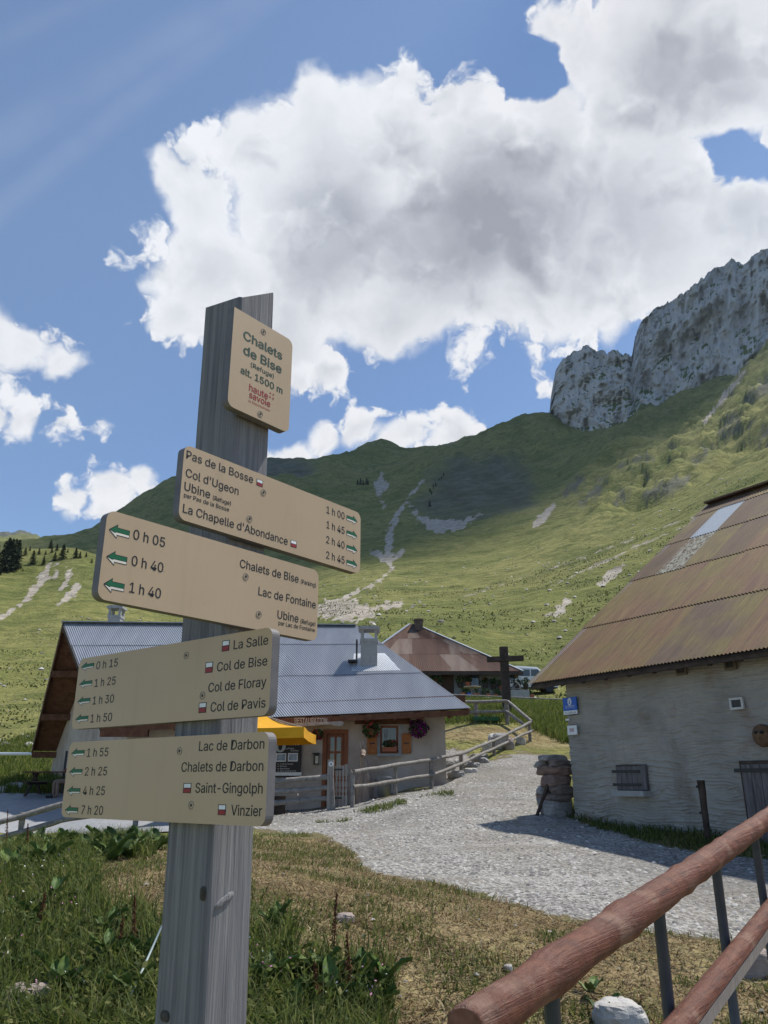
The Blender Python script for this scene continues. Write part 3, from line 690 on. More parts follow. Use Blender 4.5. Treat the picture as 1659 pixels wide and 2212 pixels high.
for t_, a, b, c in (('1 h 55',(240,975),(387,967),.0195),('2 h 25',(225,1105),(378,1100),.0195),('4 h 25',(212,1238),(363,1236),.0195),('7 h 20',(200,1372),(350,1372),.0195),('Lac de Darbon',(1015,937),(1467,913),.0195),
                    ('Chalets de Darbon',(893,1082),(1460,1065),.0195),('Saint-Gingolph',(990,1228),(1455,1220),.0195),('Vinzier',(1237,1380),(1450,1382),.0195)): line(S, t_, a, b, c, None, .018)
for a, b in (((910,1155),(960,1225)),((1150,1302),(1200,1378))): flag(S, a, b)
for (x, y) in ((135,948),(120,1078),(106,1210),(91,1343)): arrow(S, (x,y), (x+90,y-3), .0235)
screw(S, (882,933)); screw(S, (962,1308))

# ------------------------------------------------------------------ log handrail in the right foreground
A_ = at(1213,2084,2.19); B_ = at(1545,1848,3.56); dr = nrm(B_-A_)
k = NT('red_stained_log'); v = k.mapped((1,1,1)); nn = k.noise(k.mapped((9,9,9)), 1.2, 8, .65, .6)
c0 = k.ramp(nn, [(.25,(.062,.020,.011)),(.5,(.118,.037,.020)),(.72,(.175,.064,.036))])
scr_ = k.noise(k.mapped((55,30,55), rot=(.3,.2,.6)), 1.0, 5, .75, 1.5)
c0 = k.mix(k.ramp(scr_, [(.64,0.),(.70,.6)]), c0, (.36,.27,.22)); c0 = k.mix(k.ramp(k.noise(k.mapped((5,5,5)), 1.1, 5), [(.55,0.),(.66,.6)]), c0, (.235,.145,.105))
m1 = k.t.nodes.new('ShaderNodeMapping'); m1.inputs['Rotation'].default_value = (0,0,-math.atan2(B_[1]-A_[1], B_[0]-A_[0])); k.lk(k.tc.outputs['Object'], m1.inputs[0])
m2 = k.t.nodes.new('ShaderNodeMapping'); m2.inputs['Scale'].default_value = (2.2,60,60); k.lk(m1.outputs[0], m2.inputs[0]); gr = k.noise(m2.outputs[0], 1., 7, .65, .4)
c0 = k.mix(k.ramp(gr, [(.30,.75),(.44,0.)]), c0, (.035,.014,.010)); c0 = k.mix(k.ramp(gr, [(.60,0.),(.75,.30)]), c0, (.19,.08,.046))
m3 = k.t.nodes.new('ShaderNodeMapping'); m3.inputs['Scale'].default_value = (1.3,20,20); k.lk(m1.outputs[0], m3.inputs[0]); crk = k.ramp(k.voro(m3.outputs[0], 1.0, 'Distance'), [(.0,0.),(1.,1.)])
k.col(c0); k.bump(k.math('ADD', k.math('ADD', nn, k.math('MULTIPLY', gr, 1.2)), k.math('MULTIPLY', scr_, .4)), .9, .007); M_LOG = k.set(.55, 0, .4)
M_LOGEND = noisy('log_end', [(.3,(.16,.07,.05)),(.7,(.27,.14,.10))], 40, rough=.8); M_LOGGREY = noisy('planed_underside', [(.3,(.17,.15,.14)),(.7,(.30,.27,.25))], 6, (12,12,2))
M_STEEL = noisy('blue_grey_steel', [(.3,(.035,.055,.09)),(.7,(.06,.085,.13))], 12, rough=.45, metal=.0, bump=.08, spec=.5)
def rail_at_px(px):
    lo, hi = -1.5, 6.
    for _ in range(50):
        m_ = (lo+hi)/2; q = A_+dr*m_; x_, _y = proj(q[0], q[1], q[2])
        if x_ < px: lo = m_
        else: hi = m_
    return lo
s0 = rail_at_px(1010); s1 = rail_at_px(1720)+.6
HR = thing('log_handrail', 'red stained log handrail on blue-grey steel balusters in the right foreground', 'handrail', (A_[0], A_[1], float(Hfull([A_[0]], [A_[1]])[0])))
ns = 90; ss = np.linspace(s0, s1, ns); pts = A_+ss[:,None]*dr
rad = .048+.005*(fbm(ss*5, ss*0+1, oct=3)-.5)*2
for c_, w_, h_ in ((s0+.42,.05,.006),(s0+.95,.04,.008),(s0+1.6,.05,.006),(s0+2.3,.05,.007)): rad = rad+h_*np.exp(-((ss-c_)/w_)**2)
n_ = 20; V = []; a = np.linspace(0, 2*math.pi, n_, endpoint=False); xs = nrm(np.cross(dr, UP)); ys = np.cross(xs, dr)
for i in range(ns):
    r_ = rad[i]*(1+.10*(fbm(np.cos(a)*1.3+ss[i]*4, np.sin(a)*1.3+5, oct=3)-.5))
    V.append(pts[i]+np.cos(a)[:,None]*r_[:,None]*xs+np.sin(a)[:,None]*r_[:,None]*ys)
V0 = V[0]; c0_ = V0.mean(0)
V = [c0_+(V0-c0_)*.9-dr*.006]+V
fc = [(i*n_+j, i*n_+(j+1) % n_, (i+1)*n_+(j+1) % n_, (i+1)*n_+j) for i in range(len(V)-1) for j in range(n_)]
o = meshobj('top_rail', np.concatenate(V), fc+[tuple((len(V)-1)*n_+j for j in range(n_))], M_LOG, HR, True)
mb = MB(); mb.add(V[0]+0, [tuple(range(n_-1, -1, -1))]); mb.build('rail_end', M_LOGEND, o)
off = np.array([0,0,-.34])+xs*.055
lo_s, hi_s = rail_at_px(1300), s1
mb = MB(); pl = A_+np.linspace(lo_s, hi_s, 40)[:,None]*dr+off; a2 = np.linspace(0, math.pi, 11); V = []
for i, q in enumerate(pl):
    r_ = .041*(1+.08*(fbm(np.cos(a2)*1.3+i*.3, np.sin(a2)*1.3+2, oct=3)-.5)); V.append(q+np.cos(a2)[:,None]*r_[:,None]*xs+np.sin(a2)[:,None]*r_[:,None]*ys)
fc = [(i*11+j, i*11+j+1, (i+1)*11+j+1, (i+1)*11+j) for i in range(39) for j in range(10)]
mb.add(np.concatenate(V), fc); lw = mb.build('lower_rail', M_LOG, HR, True)
MB().bar(pl[0]-ys*.024, pl[-1]-ys*.024, .080, .040, ys).build('planed_underside', M_LOGGREY, lw)
for px in (1187,1419,1543,1627,1690,1740):
    q = A_+dr*rail_at_px(px); g0 = float(Hfull([q[0]], [q[1]])[0])
    MB().tube([q-ys*.045, (q[0], q[1], q[2]-.6), (q[0], q[1], min(g0, .2)-.15)], .0195, 14).build('baluster', M_STEEL, HR, True)

# ------------------------------------------------------------------ building helpers
def Hz(x, y): return float(Hfull([x], [y])[0])
def wall_holes(mb, O, ax, n, u0, u1, zb, zt, holes, depth=.22):
    """wall plane through O along ax, holes (ua,ub,za,zb) with reveals going in along -n"""
    O = np.asarray(O, float); ax = np.asarray(ax, float)
    us = sorted({u0, u1, *[h[0] for h in holes], *[h[1] for h in holes]}); zs = sorted({*[h[2] for h in holes], *[h[3] for h in holes]})
    P = lambda u, z: np.array([O[0]+ax[0]*u, O[1]+ax[1]*u, z])
    for a, b in zip(us[:-1], us[1:]):
        rows = [None]+zs+[None]
        for i in range(len(rows)-1):
            la, lb = (rows[i],)*2 if rows[i] is not None else (zb(a), zb(b)); ha, hb = (rows[i+1],)*2 if rows[i+1] is not None else (zt(a), zt(b))
            if rows[i] is not None and rows[i+1] is not None and any(h[0] <= a+1e-6 and b <= h[1]+1e-6 and h[2] <= rows[i]+1e-6 and rows[i+1] <= h[3]+1e-6 for h in holes): continue
            mb.add([P(a,la), P(b,lb), P(b,hb), P(a,ha)], [(0,1,2,3)])
    dn = -np.asarray(n)*depth
    for h in holes:
        c = [P(h[0],h[2]), P(h[1],h[2]), P(h[1],h[3]), P(h[0],h[3])]
        for i in range(4):
            a, b = c[i], c[(i+1) % 4]; mb.add([a, b, b+dn, a+dn], [(0,1,2,3)])
        mb.add([q+dn for q in c], [(0,1,2,3)])
def bil(P00, P10, P01, P11):
    P00, P10, P01, P11 = map(np.asarray, (P00, P10, P01, P11))
    def f_(u, v):
        u = np.asarray(u)[...,None]; v = np.asarray(v)[...,None]
        return P00*(1-u)*(1-v)+P10*u*(1-v)+P01*(1-u)*v+P11*u*v
    return f_
def corr_roof(parent, q, width, ncol, vrows, mat_of, pitch=.076, amp=.011, lift=.016, name='roof_sheet', seg=6, skew=None):
    """corrugated sheets laid from eave (v=0) to ridge (v=1); each sheet is a part"""
    f_ = bil(*q); n = nrm(np.cross(q[1]-q[0], q[2]-q[0])); n = n if n[2] > 0 else -n
    out = []
    for r_ in range(len(vrows)-1):
        for c in range(ncol):
            ua, ub = c/ncol-.004, (c+1)/ncol+.006; va, vb = max(0, vrows[r_]-.012) if r_ else vrows[r_], vrows[r_+1]
            nc = max(2, int(round((ub-ua)*width/pitch))); cols = nc*seg+1
            u = np.linspace(ua, ub, cols); ph = u*width/pitch*2*math.pi
            jit = random.uniform(-.004, .004)
            V = []
            for v, lf in ((va+random.uniform(-.004,.004)*(r_ > 0), lift if r_ else 0.), ((va+vb)/2, lift*.5 if r_ else 0), (vb, 0.)):
                V.append(f_(u, np.full(cols, v)) + n*(np.sin(ph)*amp+lf+jit*.3+c*.0008)[:,None])
            V = np.concatenate(V)
            out.append(meshobj(name, V, grid_faces(3, cols), mat_of(r_, c), parent, True))
    return out
def leafball(c, rad, n, size, up=.3, seed=0):
    g_ = np.random.default_rng(seed); d = g_.normal(size=(n,3)); d /= np.linalg.norm(d, axis=1)[:,None]
    p = np.asarray(c)+d*np.asarray(rad)*(g_.random((n,1))**.4)
    return leaf_quads(p, size, g_)
def leaf_quads(p, size, g_, flat=0.):
    n = len(p); a = g_.normal(size=(n,3)); a[:,2] *= (1-flat); a /= np.linalg.norm(a, axis=1)[:,None]; b = np.cross(a, g_.normal(size=(n,3))); b /= np.linalg.norm(b, axis=1)[:,None]
    s_ = size*(.6+.8*g_.random((n,1)))
    V = np.stack([p-a*s_, p+b*s_*.5, p+a*s_, p-b*s_*.5], 1).reshape(-1,3)
    return V, np.arange(n*4).reshape(n,4)
def tinted(name, stops, rough=.7, trans=0.):
    k = NT(name); k.col(k.ramp(k.attr('tint'), stops)); 
    if trans:
        tr = k.t.nodes.new('ShaderNodeBsdfTranslucent'); ms = k.t.nodes.new('ShaderNodeMixShader'); ms.inputs[0].default_value = trans; ou = k.t.nodes['Material Output']
        k.lk(k.b.inputs['Base Color'].links[0].from_socket, tr.inputs[0]); k.lk(k.b.outputs[0], ms.inputs[1]); k.lk(tr.outputs[0], ms.inputs[2]); k.lk(ms.outputs[0], ou.inputs[0])
    return k.set(rough, 0, .25)
def leafobj(name, V, Fc, mat, parent, seed=1):
    g_ = np.random.default_rng(seed); t = np.repeat(g_.random(len(Fc)), 4); o = meshobj(name, V, Fc, mat, parent, attrs={'tint': t}); o['kind'] = 'stuff'; return o
def plank_poly(w, h, seed, n=10, am=.004):
    g_ = random.Random(seed); P_ = []
    for i in range(n): P_.append((i/(n-1)*w, g_.uniform(-am, am)))
    for i in range(n): P_.append((w-i/(n-1)*w, h+g_.uniform(-am, am)))
    return P_
def logpath(pts, r, seed=0, n=9, sub=8):
    """a slightly crooked pole through the given points"""
    pts = np.asarray(pts, float); L = np.concatenate([[0], np.cumsum(np.linalg.norm(np.diff(pts, axis=0), axis=1))]); m = max(3, sub*(len(pts)-1)+1)
    s_ = np.linspace(0, L[-1], m); P_ = np.stack([np.interp(s_, L, pts[:,i]) for i in range(3)], 1)
    P_[:,2] += (fbm(s_*1.1+seed, s_*0+seed*.7, oct=3)-.5)*r*.9; P_[:,1] += (fbm(s_*.9+seed, s_*0+seed*1.7+4, oct=3)-.5)*r*.9
    rr = r*(.88+.3*fbm(s_*2+seed*2, s_*0+1.3, oct=3))
    mb = MB(); mb.tube(P_, rr, n, jit=.14); return mb

k = NT('lime_plaster'); g = k.tc.outputs['Object']
c0 = k.ramp(k.noise(g, 1.1, 7, .62), [(.3,(.32,.265,.22)),(.5,(.45,.385,.33)),(.7,(.54,.475,.415))]); c0 = k.mix(k.ramp(k.noise(g, .5, 5), [(.5,0.),(.7,.5)]), c0, (.31,.235,.19))
k.col(c0); k.bump(k.noise(g, 6, 7, .65), .5, .03); M_PLASTER = k.set(.92, 0, .15)
k = NT('blue_grey_sheet'); g = k.mapped((1,1,1)); st = k.noise(k.mapped((2.2,.25,.25)), 1., 5, .6)
c0 = k.ramp(st, [(.3,(.245,.265,.30)),(.7,(.315,.335,.37))]); k.col(c0); M_SHEET = k.set(.42, .25, .5)
M_SHEETEDGE = flat('galvanised', (.42,.45,.5), .4, .5)
M_BROWN = woodm('brown_beam', [(.3,(.075,.032,.018)),(.7,(.17,.078,.045))], (3,3,3)); M_DARKWOOD = woodm('dark_timber', [(.3,(.03,.022,.018)),(.7,(.085,.062,.05))], (3,3,3))
M_ORANGE = woodm('varnished_pine', [(.3,(.30,.095,.022)),(.7,(.44,.165,.045))], (12,12,2), rough=.55); M_DOORW = woodm('door_wood', [(.3,(.18,.052,.018)),(.7,(.29,.095,.034))], (12,12,2), rough=.5)
M_GLASS = flat('window_glass', (.045,.055,.065), .08, 0, .8, .2); M_CURTAIN = flat('lace_curtain', (.45,.48,.50), .9)
M_GREYWOOD = woodm('grey_pole', [(.25,(.12,.11,.10)),(.5,(.22,.205,.19)),(.75,(.33,.31,.29))], (6,6,6), 1.4, bump=.6, bdist=.01)
M_PALEWOOD = woodm('bare_plank', [(.25,(.20,.18,.16)),(.7,(.36,.33,.30))], (8,8,1.4), 1.4)
M_CEMENT = noisy('grey_render', [(.3,(.27,.27,.27)),(.7,(.37,.37,.365))], 5, bump=.3); M_FLASH = flat('zinc_flashing', (.72,.74,.76), .35, .4)
M_IRON = flat('black_iron', (.02,.02,.022), .5); M_TERRA = noisy('terracotta', [(.3,(.30,.09,.045)),(.7,(.42,.15,.08))], 8, rough=.8)
M_FOL = tinted('basket_leaves', [(0,(.012,.035,.010)),(.6,(.035,.075,.018)),(1,(.08,.12,.03))]); M_PURP = tinted('purple_petunias', [(0,(.055,.004,.05)),(.6,(.13,.008,.10)),(1,(.24,.03,.17))]); M_REDFL = tinted('red_geraniums', [(0,(.30,.012,.02)),(1,(.5,.05,.06))])

# ------------------------------------------------------------------ restaurant chalet
FL, FR, RLc, RRc, BLc = at(220,1566,23.2), at(1013,1530,23.2), at(137,1345,28.5), at(769,1352,28.5), at(70,1620,34); BRc = RRc+(BLc-RLc)
CHL = thing('restaurant_chalet', 'low plastered restaurant chalet with blue-grey corrugated metal roof', 'chalet', (FL[0]+.9, 24, Hz(FL[0]+.9, 24)))
WY = 24.0; wx0 = FL[0]+.5; wx1 = at(963,1620,WY)[0]
fr = lambda u: FL+(FR-FL)*u
rfz = lambda x: FL[2]+(FR[2]-FL[2])*(x-FL[0])/(FR[0]-FL[0])+(RLc[2]-FL[2])*(WY-23.2)/(28.5-23.2)-.10
def wp(x, y, Yp=WY): p = at(*Z(R4, x, y), Yp); return p[0], p[2]
dx0, dz0 = wp(388, 1160); dx1, dz1 = wp(548, 815); wn0, wz0 = wp(735, 956); wn1, wz1 = wp(843, 790)
dz0 = Hz((dx0+dx1)/2, WY)-.02
mb = MB(); wall_holes(mb, (0,WY,0), (1,0,0), (0,-1,0), wx0, wx1, lambda u: Hz(u, WY)-.5, rfz, [(dx0,dx1,dz0,dz1),(wn0,wn1,wz0,wz1)])
gd = nrm((BLc-FL)*np.array([1,1,0])); gl = 12.2
G0 = np.array([wx0,WY,0.]); G1 = G0+gd*gl; H0 = np.array([wx1,WY,0.]); H1 = H0+gd*gl
def rz_front(p): # roof height over a point of a gable wall, by distance along it
    t = np.dot(p[:2]-np.array([FL[0]+.95, FL[1]]), gd[:2]); return t
Lr = np.linalg.norm((RLc-FL)[:2]); Lb = np.linalg.norm((BLc-FL)[:2])
def gz(t, zc, zr, zb): return zc+(zr-zc)*t/Lr if t < Lr else zr+(zb-zr)*(t-Lr)/(Lb-Lr)
for A0, A1, zc, zr, zb in ((G0, G1, FL[2], RLc[2], BLc[2]), (H0, H1, FR[2], RRc[2], BRc[2])):
    t0 = (WY-23.2)/gd[1]; pts = [A0, A0+gd*(Lr-t0), A1]
    tp = [np.array([p[0],p[1],gz(t0+tt_,zc,zr,zb)-.10]) for p, tt_ in zip(pts, (0, Lr-t0, gl))]; bt = [np.array([p[0],p[1],Hz(p[0],p[1])-.5]) for p in pts]
    mb.add(bt+tp, [(0,1,4,3),(1,2,5,4)])
mb.build('wall', M_PLASTER, CHL)
vr = [0, .38, .74, 1.0]
k = NT('old_blue_sheet'); st = k.noise(k.mapped((3.,.3,.3)), 1., 6, .65)
k.col(k.ramp(st, [(.25,(.21,.23,.265)),(.55,(.285,.305,.34)),(.8,(.34,.36,.39))])); M_SHEET2 = k.set(.45, .2, .5)
wdt = np.linalg.norm(FR-FL)
rf = MB(); nR = nrm(np.cross(FR-FL, RLc-FL)); dn_ = nR*-.035
rf.add(np.array([FL,FR,RRc,RLc])+dn_, [(0,1,2,3)]); rf.add(np.array([RLc,RRc,BRc,BLc])+np.array([0,0,-.035]), [(0,1,2,3)])
ROOF = rf.build('roof', M_BROWN, CHL)
corr_roof(ROOF, (FL,FR,RLc,RRc), wdt, 12, vr, lambda r_, c: M_SHEET if (r_*7+c*5) % 3 else M_SHEET2)
corr_roof(ROOF, (BLc,BRc,RLc,RRc), wdt, 6, [0,.5,1.], lambda r_, c: M_SHEET, seg=4)
rc = MB(); rc.bar(RLc+UP*.02-(RRc-RLc)*.003, RRc+UP*.02, .34, .035); rc.build('ridge_cap', M_SHEET, ROOF)
for a, b in ((FL,RLc),(FR,RRc),(BLc,RLc)): MB().bar(a-UP*.10, b-UP*.10, .045, .17).build('barge_board', M_BROWN if a is not FL else M_DARKWOOD, ROOF)
MB().bar(FL-UP*.12+np.array([.05,.06,0]), FR-UP*.12+np.array([-.05,.06,0]), .06, .15).build('fascia', M_BROWN, ROOF)
MB().bar(np.array([wx0,WY-.12,rfz(wx0)-.14]), np.array([wx1+.6,WY-.12,rfz(wx1)-.14]), .16, .2).build('wall_plate', M_BROWN, CHL)
for i in range(13):
    u = .05+.9*i/12; p = fr(u); q = FL+(FR-FL)*u+(RLc-FL)*.16; MB().bar(p-UP*.19+np.array([0,.12,0]), q-UP*.22, .09, .13).build('rafter', M_BROWN, ROOF)
for v in (.02,.34,.68): 
    for sgn, (C0, C1) in enumerate((((FL,RLc)), ((BLc,RLc)))):
        p = C0+(C1-C0)*v; MB().bar(p-UP*.28+np.array([.04,0,0]), p-UP*.28+np.array([1.4,0,0]), .2, .24).build('purlin', M_BROWN, ROOF)
MB().bar(RLc-UP*.26+np.array([.04,0,0]), RLc-UP*.26+np.array([1.4,0,0]), .2, .26).build('purlin', M_BROWN, ROOF)
gp = BLc-UP*.16; MB().tube([gp+np.array([.3,.1,0]), gp+np.array([-1.9,-.4,-.01]), gp+np.array([-2.3,-.5,-.03])], .07, 10).build('gutter_pipe', M_FLASH, ROOF, True)
# door
def panel(u0, u1, z0, z1, y, th): return ((u0+u1)/2, y, (z0+z1)/2), (u1-u0, th, z1-z0)
DR = MB(); fw = .12
for a in ((dx0,dx0+fw,dz0,dz1),(dx1-fw,dx1,dz0,dz1),(dx0+fw,dx1-fw,dz1-fw,dz1)): DR.box(*panel(*a, WY+.06, .16))
door = DR.build('door', M_DOORW, CHL)
lx0, lx1 = dx0+fw+.01, dx1-fw-.01; zm = dz0+(dz1-dz0)*.46
lf = MB(); lf.box(*panel(lx0,lx1,dz0+.02,zm,WY+.12,.05)); pw = .09
for a in ((lx0,lx0+pw,zm,dz1-fw-.01),(lx1-pw,lx1,zm,dz1-fw-.01),((lx0+lx1)/2-.03,(lx0+lx1)/2+.03,zm,dz1-fw-.01)): lf.box(*panel(*a, WY+.12, .05))
zmm = (zm+dz1-fw)/2; lf.box(*panel(lx0+pw,lx1-pw,zmm-.03,zmm+.03,WY+.119,.05)); lf.box(*panel(lx0+pw,lx1-pw,dz1-fw-.09,dz1-fw-.01,WY+.119,.05)); lf.box(*panel(lx0+pw,lx1-pw,zm,zm+.07,WY+.119,.05))
lf.box(*panel(lx0+.13,lx1-.13,dz0+.2,zm-.15,WY+.09,.03)); lf.build('door_leaf', M_DOORW, door)
for i in (0,1):
    for j in (0,1):
        a = (lx0+pw if i == 0 else (lx0+lx1)/2+.03, (lx0+lx1)/2-.03 if i == 0 else lx1-pw, zm+.07 if j == 0 else zmm+.03, zmm-.03 if j == 0 else dz1-fw-.09); MB().box(*panel(*a, WY+.13, .012)).build('pane', M_GLASS, door)
MB().tube([(lx1-.05,WY+.09,zm-.05),(lx1-.05,WY+.03,zm-.05),(lx1-.17,WY+.03,zm-.05)], .011, 8).build('handle', M_IRON, door)
# window with shutters
WF = MB(); wf = .06
for a in ((wn0,wn0+wf,wz0,wz1),(wn1-wf,wn1,wz0,wz1),(wn0+wf,wn1-wf,wz0,wz0+wf),(wn0+wf,wn1-wf,wz1-wf,wz1)): WF.box(*panel(*a, WY+.12, .07))
win = WF.build('window', M_DOORW, CHL); MB().box(*panel(wn0+wf,wn1-wf,wz0+wf,wz1-wf,WY+.16,.012)).build('pane', M_GLASS, win)
cv = MB(); xs_ = np.linspace(wn0+wf+.05, wn1-wf-.25, 24)
cv.add(np.concatenate([np.stack([xs_, WY+.142+.006*np.sin(np.arange(24)*1.9), np.full(24, z_)], 1) for z_ in (wz0+.55*(wz1-wz0), wz1-.12)]), [tuple(q) for q in grid_faces(2,24)]); cv.build('curtain', M_CURTAIN, win)
for a in ((wn0-.16,wn0-.02,wz0-.02,wz1+.02),(wn1+.02,wn1+.16,wz0-.02,wz1+.02)): MB().box(*panel(*a, WY-.006, .03)).build('window_surround', M_CEMENT, win)
MB().box(*panel(wn0-.75,wn1+.35,wz1+.03,wz1+.21,WY-.01,.12)).build('lintel', M_BROWN, CHL); MB().box(*panel(wn0-.08,wn1+.08,wz0-.09,wz0-.02,WY-.06,.22)).build('window_sill', M_CEMENT, win)
for (xa, xb, ya, yb) in ((658,718,962,835),(862,918,957,838)):
    a0, b0 = wp(xa, ya); a1, b1 = wp(xb, yb); w_ = (a1-a0)/3
    shu = MB(); 
    for zz in (b0+.16*(b1-b0), b0+.84*(b1-b0)): shu.box(*panel(a0+.02,a1-.02,zz-.05,zz+.05,WY-.085,.025))
    sh = shu.build('shutter', M_ORANGE, CHL)
    for i in range(3): MB().box(*panel(a0+i*w_+.004,a0+(i+1)*w_-.004,b0,b1,WY-.055,.03)).build('board', M_ORANGE, sh)
    MB().box(*panel(a0+.06,a1-.06,(b0+b1)/2-.015,(b0+b1)/2+.015,WY-.08,.012)).build('hinge', M_IRON, sh)
# chimneys
def chimney(px0, px1, py_top, py_base, cap_top, Yc, flash=True):
    a = at(px0, py_base, Yc); b = at(px1, py_top, Yc); x0, x1 = a[0], b[0]; zb, zt = a[2], b[2]; w = x1-x0; zc = at(px0, cap_top, Yc)[2]
    m_ = MB(); m_.box(((x0+x1)/2, Yc+w/2, (zb-.9+zt)/2), (w, w, zt-zb+.9)); m_.box(((x0+x1)/2, Yc+w/2, zt-.06), (w*1.1, w*1.1, .1)); ch = m_.build('chimney', M_CEMENT, ROOF)
    for i in (-1,1):
        for j in (-1,1): MB().box(((x0+x1)/2+i*w*.42, Yc+w/2+j*w*.42, (zt+zc-.1)/2), (.09,.09,zc-.1-zt)).build('cap_leg', M_CEMENT, CHL)
    c_ = MB(); c_.box(((x0+x1)/2, Yc+w/2, zc-.08), (w*1.3, w*1.3, .09)); c_.box(((x0+x1)/2, Yc+w/2, zc-.02), (w*1.05, w*1.05, .05)); c_.build('chimney_cap', M_DARKWOOD if False else M_CEMENT, CHL)
    return x0, x1, zb, w
fR = bil(FL, FR, RLc, RRc)
x0, x1, zb, w = chimney(779, 815, 1379, 1433, 1352, 25.6)
sl2 = (RLc[2]-FL[2])/(28.5-23.2)
def roofz(x, y): 
    v = (y-23.2)/(28.5-23.2); l = FL+(RLc-FL)*v; r_ = FR+(RRc-FR)*v; t = (x-l[0])/(r_[0]-l[0]); return (l+(r_-l)*t)[2]
fl = MB(); cs = [(x0-.28,25.3),(x1+.75,25.3),(x1+.25,26.4),(x0-.25,26.4)]; fl.add([(a,b,roofz(a,b)+.03) for a,b in cs], [(0,1,2,3)]); fl.build('flashing', M_FLASH, ROOF)
sb = MB(); sb.box((x0-.14, 25.9, roofz(x0-.14,25.9)+.42), (.05,.35,.6)); sb.box((x0-.26, 25.7, roofz(x0-.26,25.7)+.14), (.3,.3,.06)); sb.build('roof_hatch', M_IRON, ROOF)
chimney(232, 260, 1328, 1345, 1307, 30.0)
# ladder hung on the gable wall
def gpt(px, py, out=.08):
    n_ = np.array([-gd[1], gd[0], 0]); n_ = n_ if n_[1] < 0 else -n_
    return onplane(px, py, G0+n_*out, n_), n_
LDp = [gpt(*Z(R5, x, y))[0] for x, y in ((486,1180),(462,1182),(384,1455),(370,1405))]
LD = thing('wall_ladder', 'old wooden hay ladder hung under the gable eave of the chalet', 'ladder', LDp[2])
for a, b in ((LDp[0],LDp[2]),(LDp[1],LDp[3])): MB().bar(a, b, .06, .08, gpt(0,0)[1]).build('side_rail', M_DARKWOOD, LD)
for i in range(11):
    t = (i+.5)/11; MB().bar(LDp[0]+(LDp[2]-LDp[0])*t, LDp[1]+(LDp[3]-LDp[1])*t, .03, .03, gpt(0,0)[1]).build('rung', M_DARKWOOD, LD)
# name plank
p0 = at(*Z(RV,610,250),23.28); p1 = at(*Z(RV,1205,255),23.28); zt_ = at(*Z(RV,900,175),23.28)[2]; hh = zt_-p0[2]; Lp = p1[0]-p0[0]
poly = [(-1.2,.02),(0,0),(.25*Lp,-.02),(.5*Lp,.01),(.72*Lp,.03),(.84*Lp,-.02),(.95*Lp,-.01),(Lp,.10),(Lp-.02,hh-.1),(.93*Lp,hh-.02),(.8*Lp,hh-.05),(.6*Lp,hh),(.42*Lp,hh-.04),(.2*Lp,hh+.02),(0,hh-.03),(-1.2,hh)]
PLK = thing('name_plank', 'rough wooden plank carved with the word RESTAURATION under the chalet eave', 'sign', (p0[0],23.28,p0[2]))
MB().prism(poly, (p0[0],23.28,p0[2]), (1,0,0), (0,0,1), (0,-1,0), .05).build('plank', M_PALEWOOD, PLK)
ta = at(*Z(RV,628,226),23.22); tb = at(*Z(RV,1002,224),23.22); put_text('RESTAURATION', (ta[0],23.228,ta[2]), (1,0,0), (0,0,1), (0,-1,0), tb[0]-ta[0], .16, flat('carved_pale', (.55,.52,.47), .8), PLK, .003)
# banner
def rp(x, y, Yp): return at(*Z(RV, x, y), Yp)
b0 = rp(388,845,23.9); b1 = rp(715,355,23.9); BN = thing('restaurant_banner', 'black restaurant banner with menu list on the chalet wall', 'banner', (b0[0],23.9,b0[2]))
M_BAN = flat('banner_black', (.016,.013,.016), .5); M_BW = flat('banner_white', (.72,.72,.72), .6); M_PIC = noisy('printed_photo', [(.35,(.10,.14,.22)),(.55,(.35,.45,.55)),(.7,(.30,.12,.06))], 5, (1,1,3), bump=0)
MB().box(((b0[0]+b1[0])/2,23.93,(b0[2]+b1[2])/2), (b1[0]-b0[0],.03,b1[2]-b0[2])).build('panel', M_BAN, BN)
def btxt(t_, xa, xb, y, cap, m_=M_BW):
    a, b = rp(xa, y, 23.914), rp(xb, y, 23.914); put_text(t_, (a[0],23.914,a[2]), (1,0,0), (0,0,1), (0,-1,0), b[0]-a[0], cap, m_, BN, .003)
for a in (('RESTAURANT',427,665,415,.075),('DE',528,556,450,.04),('BISE',570,682,474,.10),('Les Produits',528,622,522,.045),('de la Ferme',583,672,546,.045),('Croûte au fromage',460,612,698,.038),('Berthoud',460,537,724,.038),('Diots Maison',460,570,752,.038),('Glaces au lait de vache',460,645,779,.038)): btxt(*a)
for y in (692,718,746,773): 
    q = rp(440, y, 23.91); MB().box((q[0],23.911,q[2]), (.03,.004,.016)).build('bullet', M_BW, BN)
for xa, xb, ya, yb in ((412,533,665,568),(550,668,662,565)):
    a, b = rp(xa,ya,23.91), rp(xb,yb,23.91); c_ = ((a[0]+b[0])/2, 23.91, (a[2]+b[2])/2); pf = MB().box(c_, (b[0]-a[0],.006,b[2]-a[2])).build('picture_frame', M_BW, BN)
    MB().box((c_[0],23.905,c_[2]), (b[0]-a[0]-.06,.005,b[2]-a[2]-.06)).build('picture', M_PIC, pf)
a, b = rp(380,825,23.91), rp(708,787,23.91); MB().box(((a[0]+b[0])/2,23.909,(a[2]+b[2])/2), (b[0]-a[0],.006,b[2]-a[2])).build('white_strip', M_BW, BN)
btxt('ACCUEIL REFUGE à partir de 10h00', 390, 690, 813, .05, flat('strip_blue', (.02,.03,.12), .6))
q = rp(465,492,23.91); em = MB(); a = np.linspace(0, 2*math.pi, 28, endpoint=False); em.prism(np.stack([np.cos(a)*.155, np.sin(a)*.155], 1), (q[0],23.912,q[2]), (1,0,0), (0,0,1), (0,-1,0), .004); eo = em.build('emblem', flat('emblem_grey', (.42,.46,.45), .6), BN)
